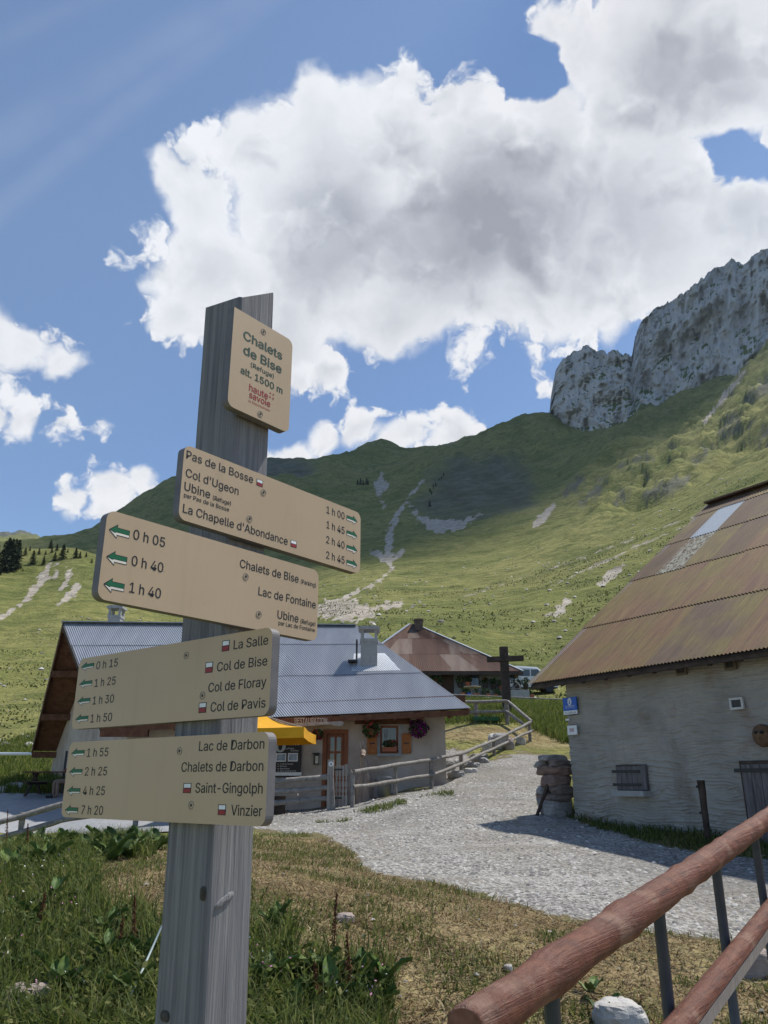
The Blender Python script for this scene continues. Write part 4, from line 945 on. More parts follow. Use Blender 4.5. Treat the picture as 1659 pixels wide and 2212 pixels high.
cow = MB(); cow.prism([(-.09,.07),(-.03,.05),(.03,.05),(.09,.07),(.06,.02),(.06,-.03),(.03,-.10),(-.03,-.10),(-.06,-.03),(-.06,.02)], (q[0],23.906,q[2]), (1,0,0), (0,0,1), (0,-1,0), .003); cow.build('emblem_figure', M_BAN, eo)
# letter box
a, b = rp(848,700,23.9), rp(910,578,23.9); LB = thing('letter_box', 'black and cream letter box beside the chalet door', 'letter box', (a[0],23.9,a[2]))
MB().box(((a[0]+b[0])/2,23.9,(a[2]+b[2])/2), (b[0]-a[0],.16,b[2]-a[2])).build('box', M_IRON, LB); MB().box(((a[0]+b[0])/2+.02,23.815,(a[2]+b[2])/2-.01), ((b[0]-a[0])*.6,.01,(b[2]-a[2])*.7)).build('notice', flat('cream_card', (.5,.46,.36), .7), LB); MB().bar((a[0]-.03,23.86,b[2]+.02), (b[0]+.03,23.86,b[2]+.02), .22, .03).build('lid', M_IRON, LB)
# parasol
c1 = at(657,1570,19.5); zc = c1[2]; X1, X0, Y0, Y1 = c1[0], c1[0]-2.6, 19.5, 23.0; cx, cy = (X0+X1)/2, (Y0+Y1)/2
M_YEL = noisy('yellow_canvas', [(.3,(.62,.30,.012)),(.7,(.70,.36,.018))], 5, bump=.2, rough=.85)
PR = thing('parasol', 'yellow square parasol in front of the chalet, half behind the signs', 'parasol', (cx,cy,Hz(cx,cy)))
C4 = [(X0,Y0),(X1,Y0),(X1,Y1),(X0,Y1)]; ap = np.array([cx,cy,3.34])
for i in range(4):
    a, b = C4[i], C4[(i+1) % 4]; m_ = MB(); n_ = 9; V = []
    for v in np.linspace(0,1,7):
        for u in np.linspace(0,1,n_):
            p = np.array([a[0]+(b[0]-a[0])*u, a[1]+(b[1]-a[1])*u, zc]); p = p+(ap-p)*v; p[2] -= .10*math.sin(math.pi*v)*1.0+.03*math.sin(math.pi*u)*(1-v); V.append(p)
    m_.add(V, [tuple(q) for q in grid_faces(7,n_)]); m_.build('canopy_panel', M_YEL, PR, True)
    m_ = MB(); V = []
    for dz in (0,-.12,-.25):
        for u in np.linspace(0,1,n_): V.append((a[0]+(b[0]-a[0])*u+random.uniform(-.01,.01), a[1]+(b[1]-a[1])*u+random.uniform(-.01,.01), zc+dz-.03*math.sin(math.pi*u)))
    m_.add(V, [tuple(q) for q in grid_faces(3,n_)]); m_.build('valance', M_YEL, PR, True)
MB().tube([(cx,cy,Hz(cx,cy)),(cx,cy,3.3)], .035, 10).build('pole', M_PALEWOOD, PR); MB().lathe((cx,cy,Hz(cx,cy)), [(.35,0),(.35,.06),(.08,.1),(.06,.3)], 16).build('foot', M_CEMENT, PR)
for x_, y_ in C4: MB().bar((cx,cy,3.27), (x_*.98+cx*.02,y_*.98+cy*.02,zc-.02), .03, .03).build('rib', M_PALEWOOD, PR)
# bench and dark tub behind the fence
q = rp(520,1048,21.3); q2 = rp(668,1043,21.3); BE = thing('plank_bench', 'low plank bench on dark log ends behind the fence rails', 'bench', (q[0],21.3,Hz(q[0],21.3)))
MB().bar((q[0]-1.2,21.3,q[2]), (q2[0],21.3,q2[2]+.01), .32, .06).build('seat', M_PALEWOOD, BE)
for x_ in (q[0]-.9, q[0]-.15): MB().tube([(x_,21.3,Hz(x_,21.3)-.08),(x_,21.3,q[2]-.03)], .17, 12, jit=.1).build('log_end', M_DARKWOOD, BE, True)
# hanging baskets, window box
def basket(px, py, Yp, r, label, flw, seed):
    p = at(px, py, Yp); t = thing('hanging_basket', label, 'flower basket', (p[0],Yp,p[2]-r))
    MB().lathe((p[0],Yp,p[2]-r*.55), [(r*.2,-.02),(r*.42,.04),(r*.5,.16),(r*.46,.17)], 12).build('pot', M_TERRA, t)
    MB().tube([(p[0],Yp,p[2]),(p[0],Yp+.05,p[2]+r*1.3)], .006, 6).build('hanger', M_IRON, t)
    V, Fq = leafball((p[0],Yp,p[2]), (r,r*.8,r*.85), 420, .05, seed=seed); leafobj('foliage', V, Fq, M_FOL, t, seed)
    V, Fq = leafball((p[0],Yp-.03,p[2]), (r*1.08,r*.85,r*.95), 420 if flw is M_PURP else 60, .05, seed=seed+5); leafobj('flowers', V, Fq, flw, t, seed)
basket(*Z(R4,962,808), 23.7, .29, 'basket of dark purple petunias right of the chalet window', M_PURP, 3)
basket(*Z(R4,680,815), 23.6, .27, 'green trailing basket with few red flowers above the left shutter', M_REDFL, 4)
basket(*Z(R4,365,845), 23.6, .17, 'small dark green hanging basket left of the chalet door', M_REDFL, 5)
a, b = wp(752,950), wp(830,924); FB = thing('window_box', 'terracotta flower box in the chalet window', 'flower box', (a[0],23.97,a[1]))
MB().prism([(0,0),(b[0]-a[0],0),(b[0]-a[0]+.03,b[1]-a[1]),(-.03,b[1]-a[1])], (a[0],24.05,a[1]+.02), (1,0,0), (0,0,1), (0,-1,0), .16).build('box', M_TERRA, FB)
V, Fq = leafball(((a[0]+b[0])/2,23.97,b[1]+.1), (.24,.09,.14), 160, .04, seed=8); leafobj('plants', V, Fq, M_FOL, FB, 8); V, Fq = leafball(((a[0]+b[0])/2+.1,23.96,b[1]+.12), (.2,.08,.12), 50, .03, seed=9); leafobj('flowers', V, Fq, M_REDFL, FB, 9)
# carved chamois
M_CARVE = woodm('carved_wood', [(.3,(.20,.145,.105)),(.7,(.40,.32,.26))], (5,5,1.4), 2, bump=.8, bdist=.02)
def cp_(x, y, Yp=23.0): return at(*Z(RV, x, y), Yp)
q = cp_(1430,1000); CV = thing('wood_carving', 'chainsaw-carved wooden chamois standing by the chalet door', 'carving', (q[0],23,Hz(q[0],23)))
MB().tube([(q[0],23,Hz(q[0],23)-.05), cp_(1432,900), cp_(1440,820), cp_(1440,760)], [.27,.25,.19,.17], 14, jit=.22).build('body', M_CARVE, CV)
MB().tube([cp_(1440,790), cp_(1425,680), cp_(1412,610), cp_(1415,560)], [.16,.125,.095,.085], 12, jit=.15).build('neck', M_CARVE, CV)
MB().tube([cp_(1420,530), cp_(1418,555,22.95), cp_(1416,585,22.85), cp_(1416,600,22.8)], [.06,.095,.075,.045], 12, jit=.1).build('head', M_CARVE, CV, True)
for sx_ in (-1,1): MB().tube([cp_(1418+sx_*12,540), cp_(1418+sx_*24,490), cp_(1418+sx_*30,440), cp_(1418+sx_*27,425,23.08)], [.04,.045,.035,.015], 8, jit=.1).build('horn', M_CARVE, CV)
for sx_ in (-22,34): MB().tube([cp_(1438+sx_,790,22.85), cp_(1438+sx_*1.5,880,22.78), cp_(1438+sx_*1.4,960,22.8)], [.06,.05,.045], 8, jit=.1).build('foreleg', M_CARVE, CV)
# zinc tub
a, b = at(*Z(R4,712,1170),22.6), at(*Z(R4,805,1100),22.6); q = (a+b)/2; r_ = (b[0]-a[0])/2; gz_ = Hz(q[0],22.6)
TB = thing('zinc_tub', 'round grey zinc tub on the gravel by the chalet wall', 'tub', (q[0],22.6,gz_)); MB().lathe((q[0],22.6,gz_), [(r_*.8,0),(r_*.97,b[2]-gz_),(r_,b[2]-gz_+.02),(r_*.93,b[2]-gz_),(r_*.76,.05)], 24).build('tub', noisy('zinc', [(.3,(.15,.17,.19)),(.7,(.24,.26,.285))], 6, rough=.5, metal=.3), TB, True)
for s_ in (-1,1): MB().tube([(q[0]+s_*r_,22.6-.07,b[2]-.08),(q[0]+s_*(r_+.05),22.6,b[2]-.05),(q[0]+s_*r_,22.6+.07,b[2]-.08)], .012, 6).build('handle', M_IRON, TB)

# ------------------------------------------------------------------ fences
def fence(label, posts, rails, group='round pole fences'):
    """posts: (base point, height, radius); rails: (points, radius)"""
    t = thing('pole_fence', label, 'fence', posts[0][0] if posts else rails[0][0][0], group)
    for i, (b_, h_, r_) in enumerate(posts): logpath([np.asarray(b_)-UP*.25, np.asarray(b_)+UP*h_], r_, i*3.3+h_, sub=6).build('post', M_GREYWOOD, t, True)
    for i, (pts, r_) in enumerate(rails): logpath(pts, r_, i*5.1+2, sub=10).build('rail', M_GREYWOOD, t, True)
    return t
def gp_(px, Yp):
    x = at(px, 1700, Yp)[0]; return np.array([x, Yp, Hz(x, Yp)])
fx = [(570,1060,1285,20.),(825,1040,1205,21.5),(1040,1000,1165,23.),(1218,955,1090,25.),(1412,875,985,28.),(1625,770,885,31.)]
ps = []
for x, yt, yb, Yp in fx:
    b_ = at(*Z(R4,x,yb),Yp); t_ = at(*Z(R4,x,yt),Yp); b_[2] = min(b_[2], Hz(b_[0],Yp)); ps.append((b_, t_[2]-b_[2]+.03, .052 if Yp < 24 else .062))
up_ = [at(*Z(R4,x,y),Yp) for x, y, Yp in ((558,1068,19.94),(825,1028,21.44),(1040,995,22.94),(1215,958,24.94),(1410,880,27.94),(1632,770,30.9))]
lo_ = [at(*Z(R4,x,y),Yp) for x, y, Yp in ((575,1158,19.94),(825,1120,21.44),(1050,1082,22.94),(1220,1015,24.94),(1412,925,27.94),(1640,820,30.9))]
fence('weathered pole fence climbing beside the gravel path right of the gate', ps, [(up_, .050), (lo_, .046)])
pb = []
for x, yt, yb in ((1305,650,770),(1490,645,782)):
    b_ = at(*Z(R4,x,yb),33.); t_ = at(*Z(R4,x,yt),33.); b_[2] = min(b_[2], Hz(b_[0],33.)); pb.append((b_, t_[2]-b_[2], .09))
fence('pole fence across the grassy bank in front of the wooden cross', pb, [([at(*Z(R4,x,y),Yp) for x, y, Yp in ((1150,652,32.9),(1300,651,32.9),(1492,648,32.9),(1632,768,31.05))], .06), ([at(*Z(R4,x,y),Yp) for x, y, Yp in ((1150,716,32.9),(1300,712,32.9),(1480,708,32.9),(1600,795,31.3))], .06)])
gpx = Z(RV,1040,840)
lf_ = [(713,1678,20.),(590,1688,19.8),(350,1711,19.4),(135,1736,19.),(0,1777,18.6),(-150,1828,18.3)]; ll_ = [(713,1702,20.),(590,1710,19.8),(350,1736,19.4),(135,1771,19.),(0,1812,18.6),(-150,1868,18.3)]
pl_ = []
for x, Yp in ((300,19.3),(480,19.6),(58,18.8),(-80,18.4)):
    b_ = gp_(x, Yp); zt_ = at(x, np.interp(x, [q[0] for q in lf_][::-1], [q[1] for q in lf_][::-1]), Yp)[2]; b_[2] = min(b_[2], zt_-.9); pl_.append((b_, zt_-b_[2]+.04, .06))
fence('pole fence running left from the gate behind the signs', pl_, [([at(*q) for q in lf_], .06), ([at(*q) for q in ll_], .058), ([at(*q) for q in ((716,1724,20.),(590,1735,19.8),(470,1746,19.6))], .058)])
# garden gate
GA = thing('picket_gate', 'narrow grey picket gate with cut-out boards between two posts', 'gate', at(*Z(RV,1165,1180),20.1))
a, b = at(*Z(RV,1090,1180),20.1), at(*Z(RV,1248,698),20.1); w_ = (b[0]-a[0])/4; h_ = b[2]-a[2]
def notch(s_, i):
    P_ = []
    for zz, kind in ((.30,'r'),(.44,'d'),(.62,'r'),(.70,'d')):
        q = .09 if kind == 'r' else .06
        for k_ in range(5): P_.append((s_*w_*.20*math.sin(math.pi*k_/4), (zz+q*(k_/4-.5))*h_))
    return P_
for i in range(4):
    L_ = [(0,0)]+[(.006+abs(x), y) for x, y in notch(1,i)]+[(0,h_-random.uniform(0,.05))]; Rr = [(w_-.012-abs(x), y) for x, y in notch(1,i)]
    poly = [(0,0)]+[(w_-.012,0)]+Rr+[(w_-.012,h_+random.uniform(-.04,.02))]+list(reversed(L_[1:]))
    MB().prism(poly, (a[0]+i*w_,20.1,a[2]), (1,0,0), (0,0,1), (0,-1,0), .03).build('board', M_PALEWOOD, GA)
for zz in (.20,.88): MB().bar((a[0],20.13,a[2]+zz*h_), (b[0],20.13,a[2]+zz*h_), .04, .09).build('crosspiece', M_GREYWOOD, GA); MB().bar((a[0]-.05,20.055,a[2]+zz*h_), (a[0]+.55*(b[0]-a[0]),20.055,a[2]+zz*h_), .012, .035).build('hinge', M_IRON, GA)
a, b = at(*Z(RV,1000,1240),20.), at(*Z(RV,1082,642),20.); a[2] = min(a[2], Hz(a[0],20.))-.05
GP = thing('gate_post', 'square grey gate post with a round white badge', 'post', (a[0],20,a[2]))
MB().box(((a[0]+b[0])/2,20,(a[2]+b[2])/2), (b[0]-a[0],.2,b[2]-a[2])).build('timber', M_PALEWOOD, GP); MB().tube([((b[0])+.02,19.85,a[2]),(b[0]-.04,19.85,b[2]-.35)], .05, 8).build('side_pole', M_GREYWOOD, GP)
q = at(*Z(RV,1048,692),19.88); m_ = MB(); aa = np.linspace(0,2*math.pi,20,endpoint=False); m_.prism(np.stack([np.cos(aa)*.06,np.sin(aa)*.06],1), (q[0],19.899,q[2]), (1,0,0),(0,0,1),(0,-1,0), .012); m_.build('badge', M_BW, GP); m_ = MB(); m_.prism([(-.025,-.02),(.03,-.01),(.0,.035)], (q[0],19.886,q[2]), (1,0,0),(0,0,1),(0,-1,0), .004); m_.build('badge_mark', M_IRON, GP)

# ------------------------------------------------------------------ stone barn on the right
E0 = at(1145,1476,16.9); ez = E0[2]
def on_z(px, py, z):
    d = ray(px, py); return np.array([0,0,CH])+d*((z-CH)/d[2])
E1 = on_z(1659,1399,ez); bd = nrm(E1-E0)                      # eave direction, towards the viewer's right
bn = np.array([bd[1], -bd[0], 0]); bn = bn if bn[0] < 0 else -bn # outward normal of the long wall
EL = 13.0; E2 = E0+bd*EL
LR = 7.2; rz_ = None
for L_ in np.linspace(4, 12, 400):
    p = E0-bn*L_; x, y = proj(p[0], p[1], 5.)
    zz = at(0,0,1)  # placeholder
    pp = on_z(1530,1090,5.)
    d = ray(1530,1090); t = p[1]/d[1]
    if d[0]*t < p[0]: LR = L_; rz_ = CH+d[2]*t; break
RD0 = E0-bn*LR; RD0[2] = rz_; RD1 = RD0+bd*EL
BK0 = RD0-bn*LR; BK0[2] = ez; BK1 = BK0+bd*EL
OV = .55; WN0 = E0-bn*OV
# left corner of the wall: where the picture shows it
lo, hi = 0., 4.
for _ in range(50):
    m_ = (lo+hi)/2; q = WN0+bd*m_; x, y = proj(q[0], q[1], 3.)
    if x < 1226: lo = m_
    else: hi = m_
wl0 = lo; W0 = WN0+bd*wl0; W1 = WN0+bd*(EL-.8); wlen = EL-.8-wl0; wdep = 2*LR-2*OV
BARN = thing('stone_barn', 'old barn with trowelled grey render and rusty corrugated roof', 'barn', (W0[0], W0[1], Hz(W0[0], W0[1])))
slope = (rz_-ez)/LR; wz_top = ez+OV*slope-.14
def bw(px, py, out=0.): return onplane(px, py, W0+bn*out, bn)
def bu(p): return np.dot(p-W0, bd)
k = NT('trowelled_render'); g = k.tc.outputs['Object']
c0 = k.ramp(k.noise(g, .9, 6, .6), [(.3,(.25,.24,.215)),(.5,(.34,.325,.295)),(.7,(.41,.39,.355))])
sep = k.t.nodes.new('ShaderNodeSeparateXYZ'); k.lk(g, sep.inputs[0])
st = k.noise(k.mapped((.8,.8,.35)), 1.3, 6, .65, .8); c0 = k.mix(k.ramp(st, [(.55,0.),(.72,.55)]), c0, (.15,.125,.10)); c0 = k.mix(k.ramp(k.noise(k.mapped((1.2,1.2,1.2)), 1.1, 5), [(.58,0.),(.70,.5)]), c0, (.24,.15,.11))
k.col(c0); k.bump(k.math('ADD', k.noise(g, 18, 7, .7), k.math('MULTIPLY', k.noise(k.mapped((7,7,48)), 1., 6, .7, .6), 1.5)), .8, .016); M_RENDER = k.set(.95, 0, .12)
nu, nz_ = 660, 330; uu = np.linspace(0, wlen, nu); zb0 = min(Hz(W0[0], W0[1]), Hz(W1[0], W1[1]))-.4; zz = np.linspace(zb0, wz_top, nz_)
U_, Z_ = np.meshgrid(uu, zz)
lumps = [(1.1,2.35,.16),(2.35,2.45,.13),(1.35,1.15,.10),(3.1,1.55,.20),(3.9,1.75,.16),(2.2,1.75,.10),(2.9,.9,.12),(.5,1.1,.16),(4.6,2.6,.2),(5.2,1.2,.15)]
warp_ = (fbm(U_*.7, Z_*.7, oct=3)-.5)*.16
for a, b, r_ in lumps: warp_ = warp_ + .05*np.exp(-((U_-a)**2+(Z_-zb0-.4-b)**2)/(2*(r_*1.3)**2))*np.sign(Z_-zb0-.4-b)
ph = (Z_+warp_+(fbm(U_*2.6, Z_*3, oct=2)-.5)*.06)/.047; saw = ph-np.floor(ph)
row = np.floor(ph); strength = sst(.36, .60, fbm(U_*3.6+row*7.7, row*1.31, oct=3))
strength = strength*sst(wz_top+.1, wz_top-.9, Z_)*.95+.12
prof = np.where(saw < .18, saw/.18, 1-(saw-.18)/.82)          # lip hangs over the groove below it
dsp = (prof*.032)*strength + (fbm(U_*1.4, Z_*1.4, oct=4)-.5)*.05
for a, b, r_ in lumps:
    w_ = np.exp(-(((U_-a)**2+(Z_-zb0-.4-b)**2)/(r_**2))**3); dsp = dsp*(1-w_)+w_*(.028+(fbm(U_*8, Z_*8, oct=3)-.5)*.02)
dsp = dsp+sst(zb0+1.0, zb0+.2, Z_)*.07
V = W0*np.array([1,1,0])+U_[...,None]*bd+dsp[...,None]*bn+Z_[...,None]*UP
wallo = meshobj('wall', V.reshape(-1,3), grid_faces(nz_, nu), M_RENDER, BARN, True)
gb = MB()
for A0 in (W0, W0+bd*wlen):
    B0 = A0-bn*wdep; M0 = (A0+B0)/2; zt_m = ez+(OV+wdep/2)*slope-.14
    P_ = [A0, B0, B0, M0, A0]; zs_ = [zb0, zb0, wz_top, zt_m, wz_top]; gb.add([np.array([p[0],p[1],z]) for p, z in zip(P_, zs_)], [(0,1,2,3,4)])
B0, B1 = W0-bn*wdep, W0+bd*wlen-bn*wdep; gb.add([(B0[0],B0[1],zb0),(B1[0],B1[1],zb0),(B1[0],B1[1],wz_top),(B0[0],B0[1],wz_top)], [(0,1,2,3)]); gb.build('gable_wall', M_RENDER, BARN)
# roof
def rust(name, stops, seed, moss):
    k = NT(name); rot = math.atan2(bn[1], bn[0])
    geo_t = k.t.nodes.new('ShaderNodeMapping'); geo_t.inputs['Rotation'].default_value = (0,0,-rot); geo_t.inputs['Location'].default_value = (seed, seed*2, 0); k.lk(k.tc.outputs['Object'], geo_t.inputs[0])
    mp = k.t.nodes.new('ShaderNodeMapping'); mp.inputs['Scale'].default_value = (.75,9.,.75); k.lk(geo_t.outputs[0], mp.inputs[0]); v = mp.outputs[0]
    c0 = k.ramp(k.noise(v, 1.0, 8, .68, .3), stops)
    c0 = k.mix(k.ramp(k.noise(geo_t.outputs[0], .8, 5, .6), [(.40,0.),(.6,moss)]), c0, k.ramp(k.noise(v, 2.2, 6), [(.3,(.12,.095,.032)),(.7,(.24,.18,.06))]))
    k.col(c0); k.bump(k.noise(v, 3, 5), .2, .01); return k.set(.75, 0, .25)
RS = [rust('rust_a', [(.25,(.085,.045,.035)),(.45,(.155,.085,.055)),(.6,(.20,.12,.06)),(.75,(.27,.175,.07))], 0, .85), rust('rust_b', [(.25,(.09,.048,.04)),(.45,(.165,.088,.06)),(.6,(.205,.12,.065)),(.75,(.28,.18,.075))], 5, .75), rust('rust_c', [(.25,(.07,.042,.034)),(.5,(.115,.07,.052)),(.7,(.155,.095,.065))], 9, .25)]
k = NT('lichen_sheet'); v = k.mapped((6,6,6)); k.col(k.ramp(k.noise(v, 1.5, 8, .75), [(.42,(.13,.085,.06)),(.52,(.36,.35,.29)),(.7,(.46,.45,.38))])); M_LICH = k.set(.9, 0, .1)
M_SKYL = flat('translucent_sheet', (.34,.385,.44), .75, 0, .15, .05)
RS += [rust('rust_d', [(.25,(.10,.052,.04)),(.5,(.18,.10,.055)),(.65,(.23,.145,.07)),(.78,(.30,.21,.09))], 13, .7), rust('rust_e', [(.25,(.075,.045,.038)),(.5,(.13,.085,.06)),(.7,(.19,.13,.07))], 17, .9), rust('rust_f', [(.25,(.10,.05,.045)),(.5,(.16,.085,.07)),(.7,(.22,.12,.08))], 23, .3)]
_rr = random.Random(4); ncol = 17; vrow = [0,.265,.515,.735,.93,1.0]
def bmat(r_, c):
    if (r_, c) == (3, 1): return M_SKYL
    if (r_, c) in ((2, 1), (2, 5), (3, 5)): return M_LICH
    if r_ <= 1: return RS[_rr.choice((0,1,3,4,0,3))]
    return RS[_rr.choice((2,5,2,1,4))]
BR_ = MB().add(np.array([E0,E2,RD1,RD0])-np.array([0,0,.05]), [(0,1,2,3)]).add(np.array([RD0,RD1,BK1,BK0])-np.array([0,0,.05]), [(0,1,2,3)]).build('roof', M_DARKWOOD, BARN)
corr_roof(BR_, (E0,E2,RD0,RD1), EL, ncol, vrow, bmat, amp=.013, lift=.015)
corr_roof(BR_, (BK0,BK1,RD0,RD1), EL, 6, [0,.5,1.], lambda r_, c: RS[2], seg=3)
MB().bar(RD0+UP*.02, RD1+UP*.02, .4, .05).build('ridge_cap', RS[2], BR_); MB().bar(E0-UP*.02, RD0-UP*.02, .12, .03).build('verge_strip', M_SHEETEDGE, BR_)
MB().bar(E0-UP*.075-bn*.05, E2-UP*.075-bn*.05, .05, .09).build('eave_board', M_DARKWOOD, BR_)
for i in range(22):
    p = E0+bd*(.25+i*.58); MB().bar(p-UP*.10-bn*.1, p-bn*1.0+UP*(slope*.9-.10), .08, .09).build('rafter', M_DARKWOOD, BR_)
MB().bar(WN0+bd*.2+UP*(wz_top-ez-.02)+bn*.02, WN0+bd*(EL-.2)+UP*(wz_top-ez-.02)-bn*.08, .1, .12).build('wall_plate', M_DARKWOOD, BARN)
# wall openings and fittings
def rect6(x0, x1, y0, y1, out=0.): a = bw(*Z(R6,x0,y1),out); b = bw(*Z(R6,x1,y0),out); return bu(a), bu(b), a[2], b[2]
def bbox(u0, u1, z0, z1, out, th): return (W0*np.array([1,1,0])+bd*(u0+u1)/2+bn*out+UP*(z0+z1)/2), (u1-u0, th, z1-z0), [bd, bn, UP]
M_OLDPL = woodm('old_planks', [(.25,(.055,.05,.052)),(.5,(.12,.112,.115)),(.75,(.21,.20,.20))], (14,14,1.6), 1.4)
u0, u1, z0, z1 = rect6(605,752,1768,1910); wh = MB()
wh.box(*bbox(u0-.02,u1+.06,z0-.02,z1+.03,.03,.04)); wfr = wh.build('shuttered_window', M_DARKWOOD, BARN); np_ = 5
for i in range(np_): MB().box(*bbox(u0+(u1-u0)*i/np_+.003,u0+(u1-u0)*(i+1)/np_-.003,z0,z1,.07,.03)).build('board', M_OLDPL, wfr)
for zz_ in (z0+.09,z1-.09): MB().box(*bbox(u0-.09,u1-.06,zz_-.025,zz_+.025,.095,.014)).build('strap_hinge', M_IRON, wfr)
MB().box(*bbox(u1-.0,u1+.07,z0,z1+.02,.06,.06)).build('jamb', M_OLDPL, wfr)
u0, u1, z0, z1 = rect6(600,790,1917,1948); MB().box(*bbox(u0,u1,z0,z1,.10,.24)).build('window_sill', M_CEMENT, BARN)
M_FLY = flat('dark_mesh_pane', (.045,.045,.048), .6); M_FRAMEW = flat('white_frame', (.50,.50,.49), .6); M_FRAMEB = flat('brown_frame', (.16,.13,.10), .8)
for (x0, x1, y0, y1, m_) in ((955,1008,1157,1225,M_FRAMEB),(1245,1305,1122,1195,M_FRAMEB),(1280,1350,1354,1432,M_FRAMEW)):
    u0, u1, z0, z1 = rect6(x0,x1,y0,y1); f_ = MB(); t_ = .035
    for a in ((u0,u0+t_,z0,z1),(u1-t_,u1,z0,z1),(u0+t_,u1-t_,z0,z0+t_),(u0+t_,u1-t_,z1-t_,z1)): f_.box(*bbox(*a,.05,.05))
    fo = f_.build('vent_window', m_, BARN); MB().box(*bbox(u0+t_,u1-t_,z0+t_,z1-t_,.045,.02)).build('pane', M_FLY, fo)
u0, _, z0, z1 = rect6(1385,1480,1757,2030); dw = 1.35; gz_ = Hz(*(W0+bd*(u0+.6))[:2])-.1
bdoor = MB().box(*bbox(u0-.05,u0+dw+.05,gz_,z1+.06,.03,.04)).build('barn_door', M_DARKWOOD, BARN)
for i in range(8): MB().box(*bbox(u0+dw*i/8+.004,u0+dw*(i+1)/8-.004,gz_,z1,.075,.035)).build('board', M_OLDPL, bdoor)
MB().box(*bbox(u0-.12,u0+dw,z1-.12,z1-.06,.105,.016)).build('strap_hinge', M_IRON, bdoor)
# plaques on the barn corner
M_BLUE = flat('sign_blue', (.012,.10,.46), .4, var=.04); M_PLQ = flat('plaque_white', (.66,.68,.70), .5)
def plaque(name, label, x0, x1, y0, y1): 
    u0, u1, z0, z1 = rect6(x0,x1,y0,y1); c, s_, ax_ = bbox(u0,u1,z0,z1,.075,.02); t = thing(name, label, 'sign', c-UP*s_[2]/2); return t, u0, u1, z0, z1
t, u0, u1, z0, z1 = plaque('region_sign', 'blue and white region sign on the barn corner', 281,354,1352,1462); zm = z0+(z1-z0)*.23
MB().box(*bbox(u0,u1,zm,z1,.075,.02)).build('blue_panel', M_BLUE, t); MB().box(*bbox(u0,u1,z0,zm-.002,.075,.02)).build('white_panel', M_PLQ, t)
oo = W0*np.array([1,1,0])+bn*.0855; put_text('La Région', oo+bd*(u0+.16*(u1-u0))+UP*(zm+.28*(z1-zm)), bd, UP, bn, .68*(u1-u0), .035, M_PLQ, t, .002); put_text('Auvergne-Rhône-Alpes', oo+bd*(u0+.16*(u1-u0))+UP*(zm+.16*(z1-zm)), bd, UP, bn, .68*(u1-u0), .018, M_PLQ, t, .002)
for j, s_ in enumerate(('ICI, LA RÉGION','VOUS SOUTIENT')): put_text(s_, oo+bd*(u0+.1*(u1-u0))+UP*(zm-.06-j*.045), bd, UP, bn, .8*(u1-u0), .03, M_IRON, t, .002)
m_ = MB(); aa = np.linspace(0,2*math.pi,18,endpoint=False); m_.prism(np.stack([np.cos(aa)*.055,np.sin(aa)*.075],1), oo+bd*(u0+u1)/2+UP*(zm+.68*(z1-zm)), bd, UP, bn, .003); m_.build('emblem', M_PLQ, t); m_ = MB(); m_.prism([(-.02,-.045),(.02,-.045),(.0,.05)], oo+bd*(u0+u1)/2+UP*(zm+.68*(z1-zm))+bn*.004, bd, UP, bn, .002); m_.build('emblem_mark', M_BLUE, t)
t, u0, u1, z0, z1 = plaque('white_plaque', 'small white plaque with red lettering on the barn corner', 305,357,1523,1582); MB().box(*bbox(u0,u1,z0,z1,.075,.015)).build('panel', M_PLQ, t)
for j, s_ in enumerate(('haute','savoie')): put_text(s_, oo+bd*(u0+.25*(u1-u0))+UP*(z0+(.52-.2*j)*(z1-z0)), bd, UP, bn, .45*(u1-u0), .04, M_RED, t, .003)
t, u0, u1, z0, z1 = plaque('house_number', 'tiny pale number plate between the two barn signs', 291,311,1484,1496); MB().box(*bbox(u0,u1,z0,z1,.075,.012)).build('plate', M_PLQ, t)
# carved mask at the right edge of the wall
u0, u1, z0, z1 = rect6(1450,1520,1515,1655); c = W0*np.array([1,1,0])+bd*(u0+u1)/2+bn*.14+UP*(z0+z1)/2
MK = thing('wooden_mask', 'brown carved wooden disc hung on the barn wall', 'carving', c-UP*(z1-z0)/2); M_MASK = woodm('carved_brown', [(.3,(.08,.045,.025)),(.7,(.19,.115,.07))], (6,6,6))
m_ = MB(); aa = np.linspace(0,2*math.pi,20,endpoint=False); ru, rv = (u1-u0)/2, (z1-z0)/2; V = []
for q, h_ in ((1.,-.1),(1.04,.0),(.9,.07),(.5,.05),(.2,.09)): V.append(c+np.cos(aa)[:,None]*ru*q*bd+np.sin(aa)[:,None]*rv*q*UP+bn*h_)
m_.add(np.concatenate(V), [(i*20+j, i*20+(j+1) % 20, (i+1)*20+(j+1) % 20, (i+1)*20+j) for i in range(4) for j in range(20)]+[tuple(80+j for j in range(20))]); m_.build('disc', M_MASK, MK, True)
for s_ in (-.35,.35): MB().lathe(c+bd*ru*s_+UP*rv*.25+bn*.06, [(.02,-.02),(.045,.0),(.03,.03)], 10).build('eye_hollow', M_IRON, MK)
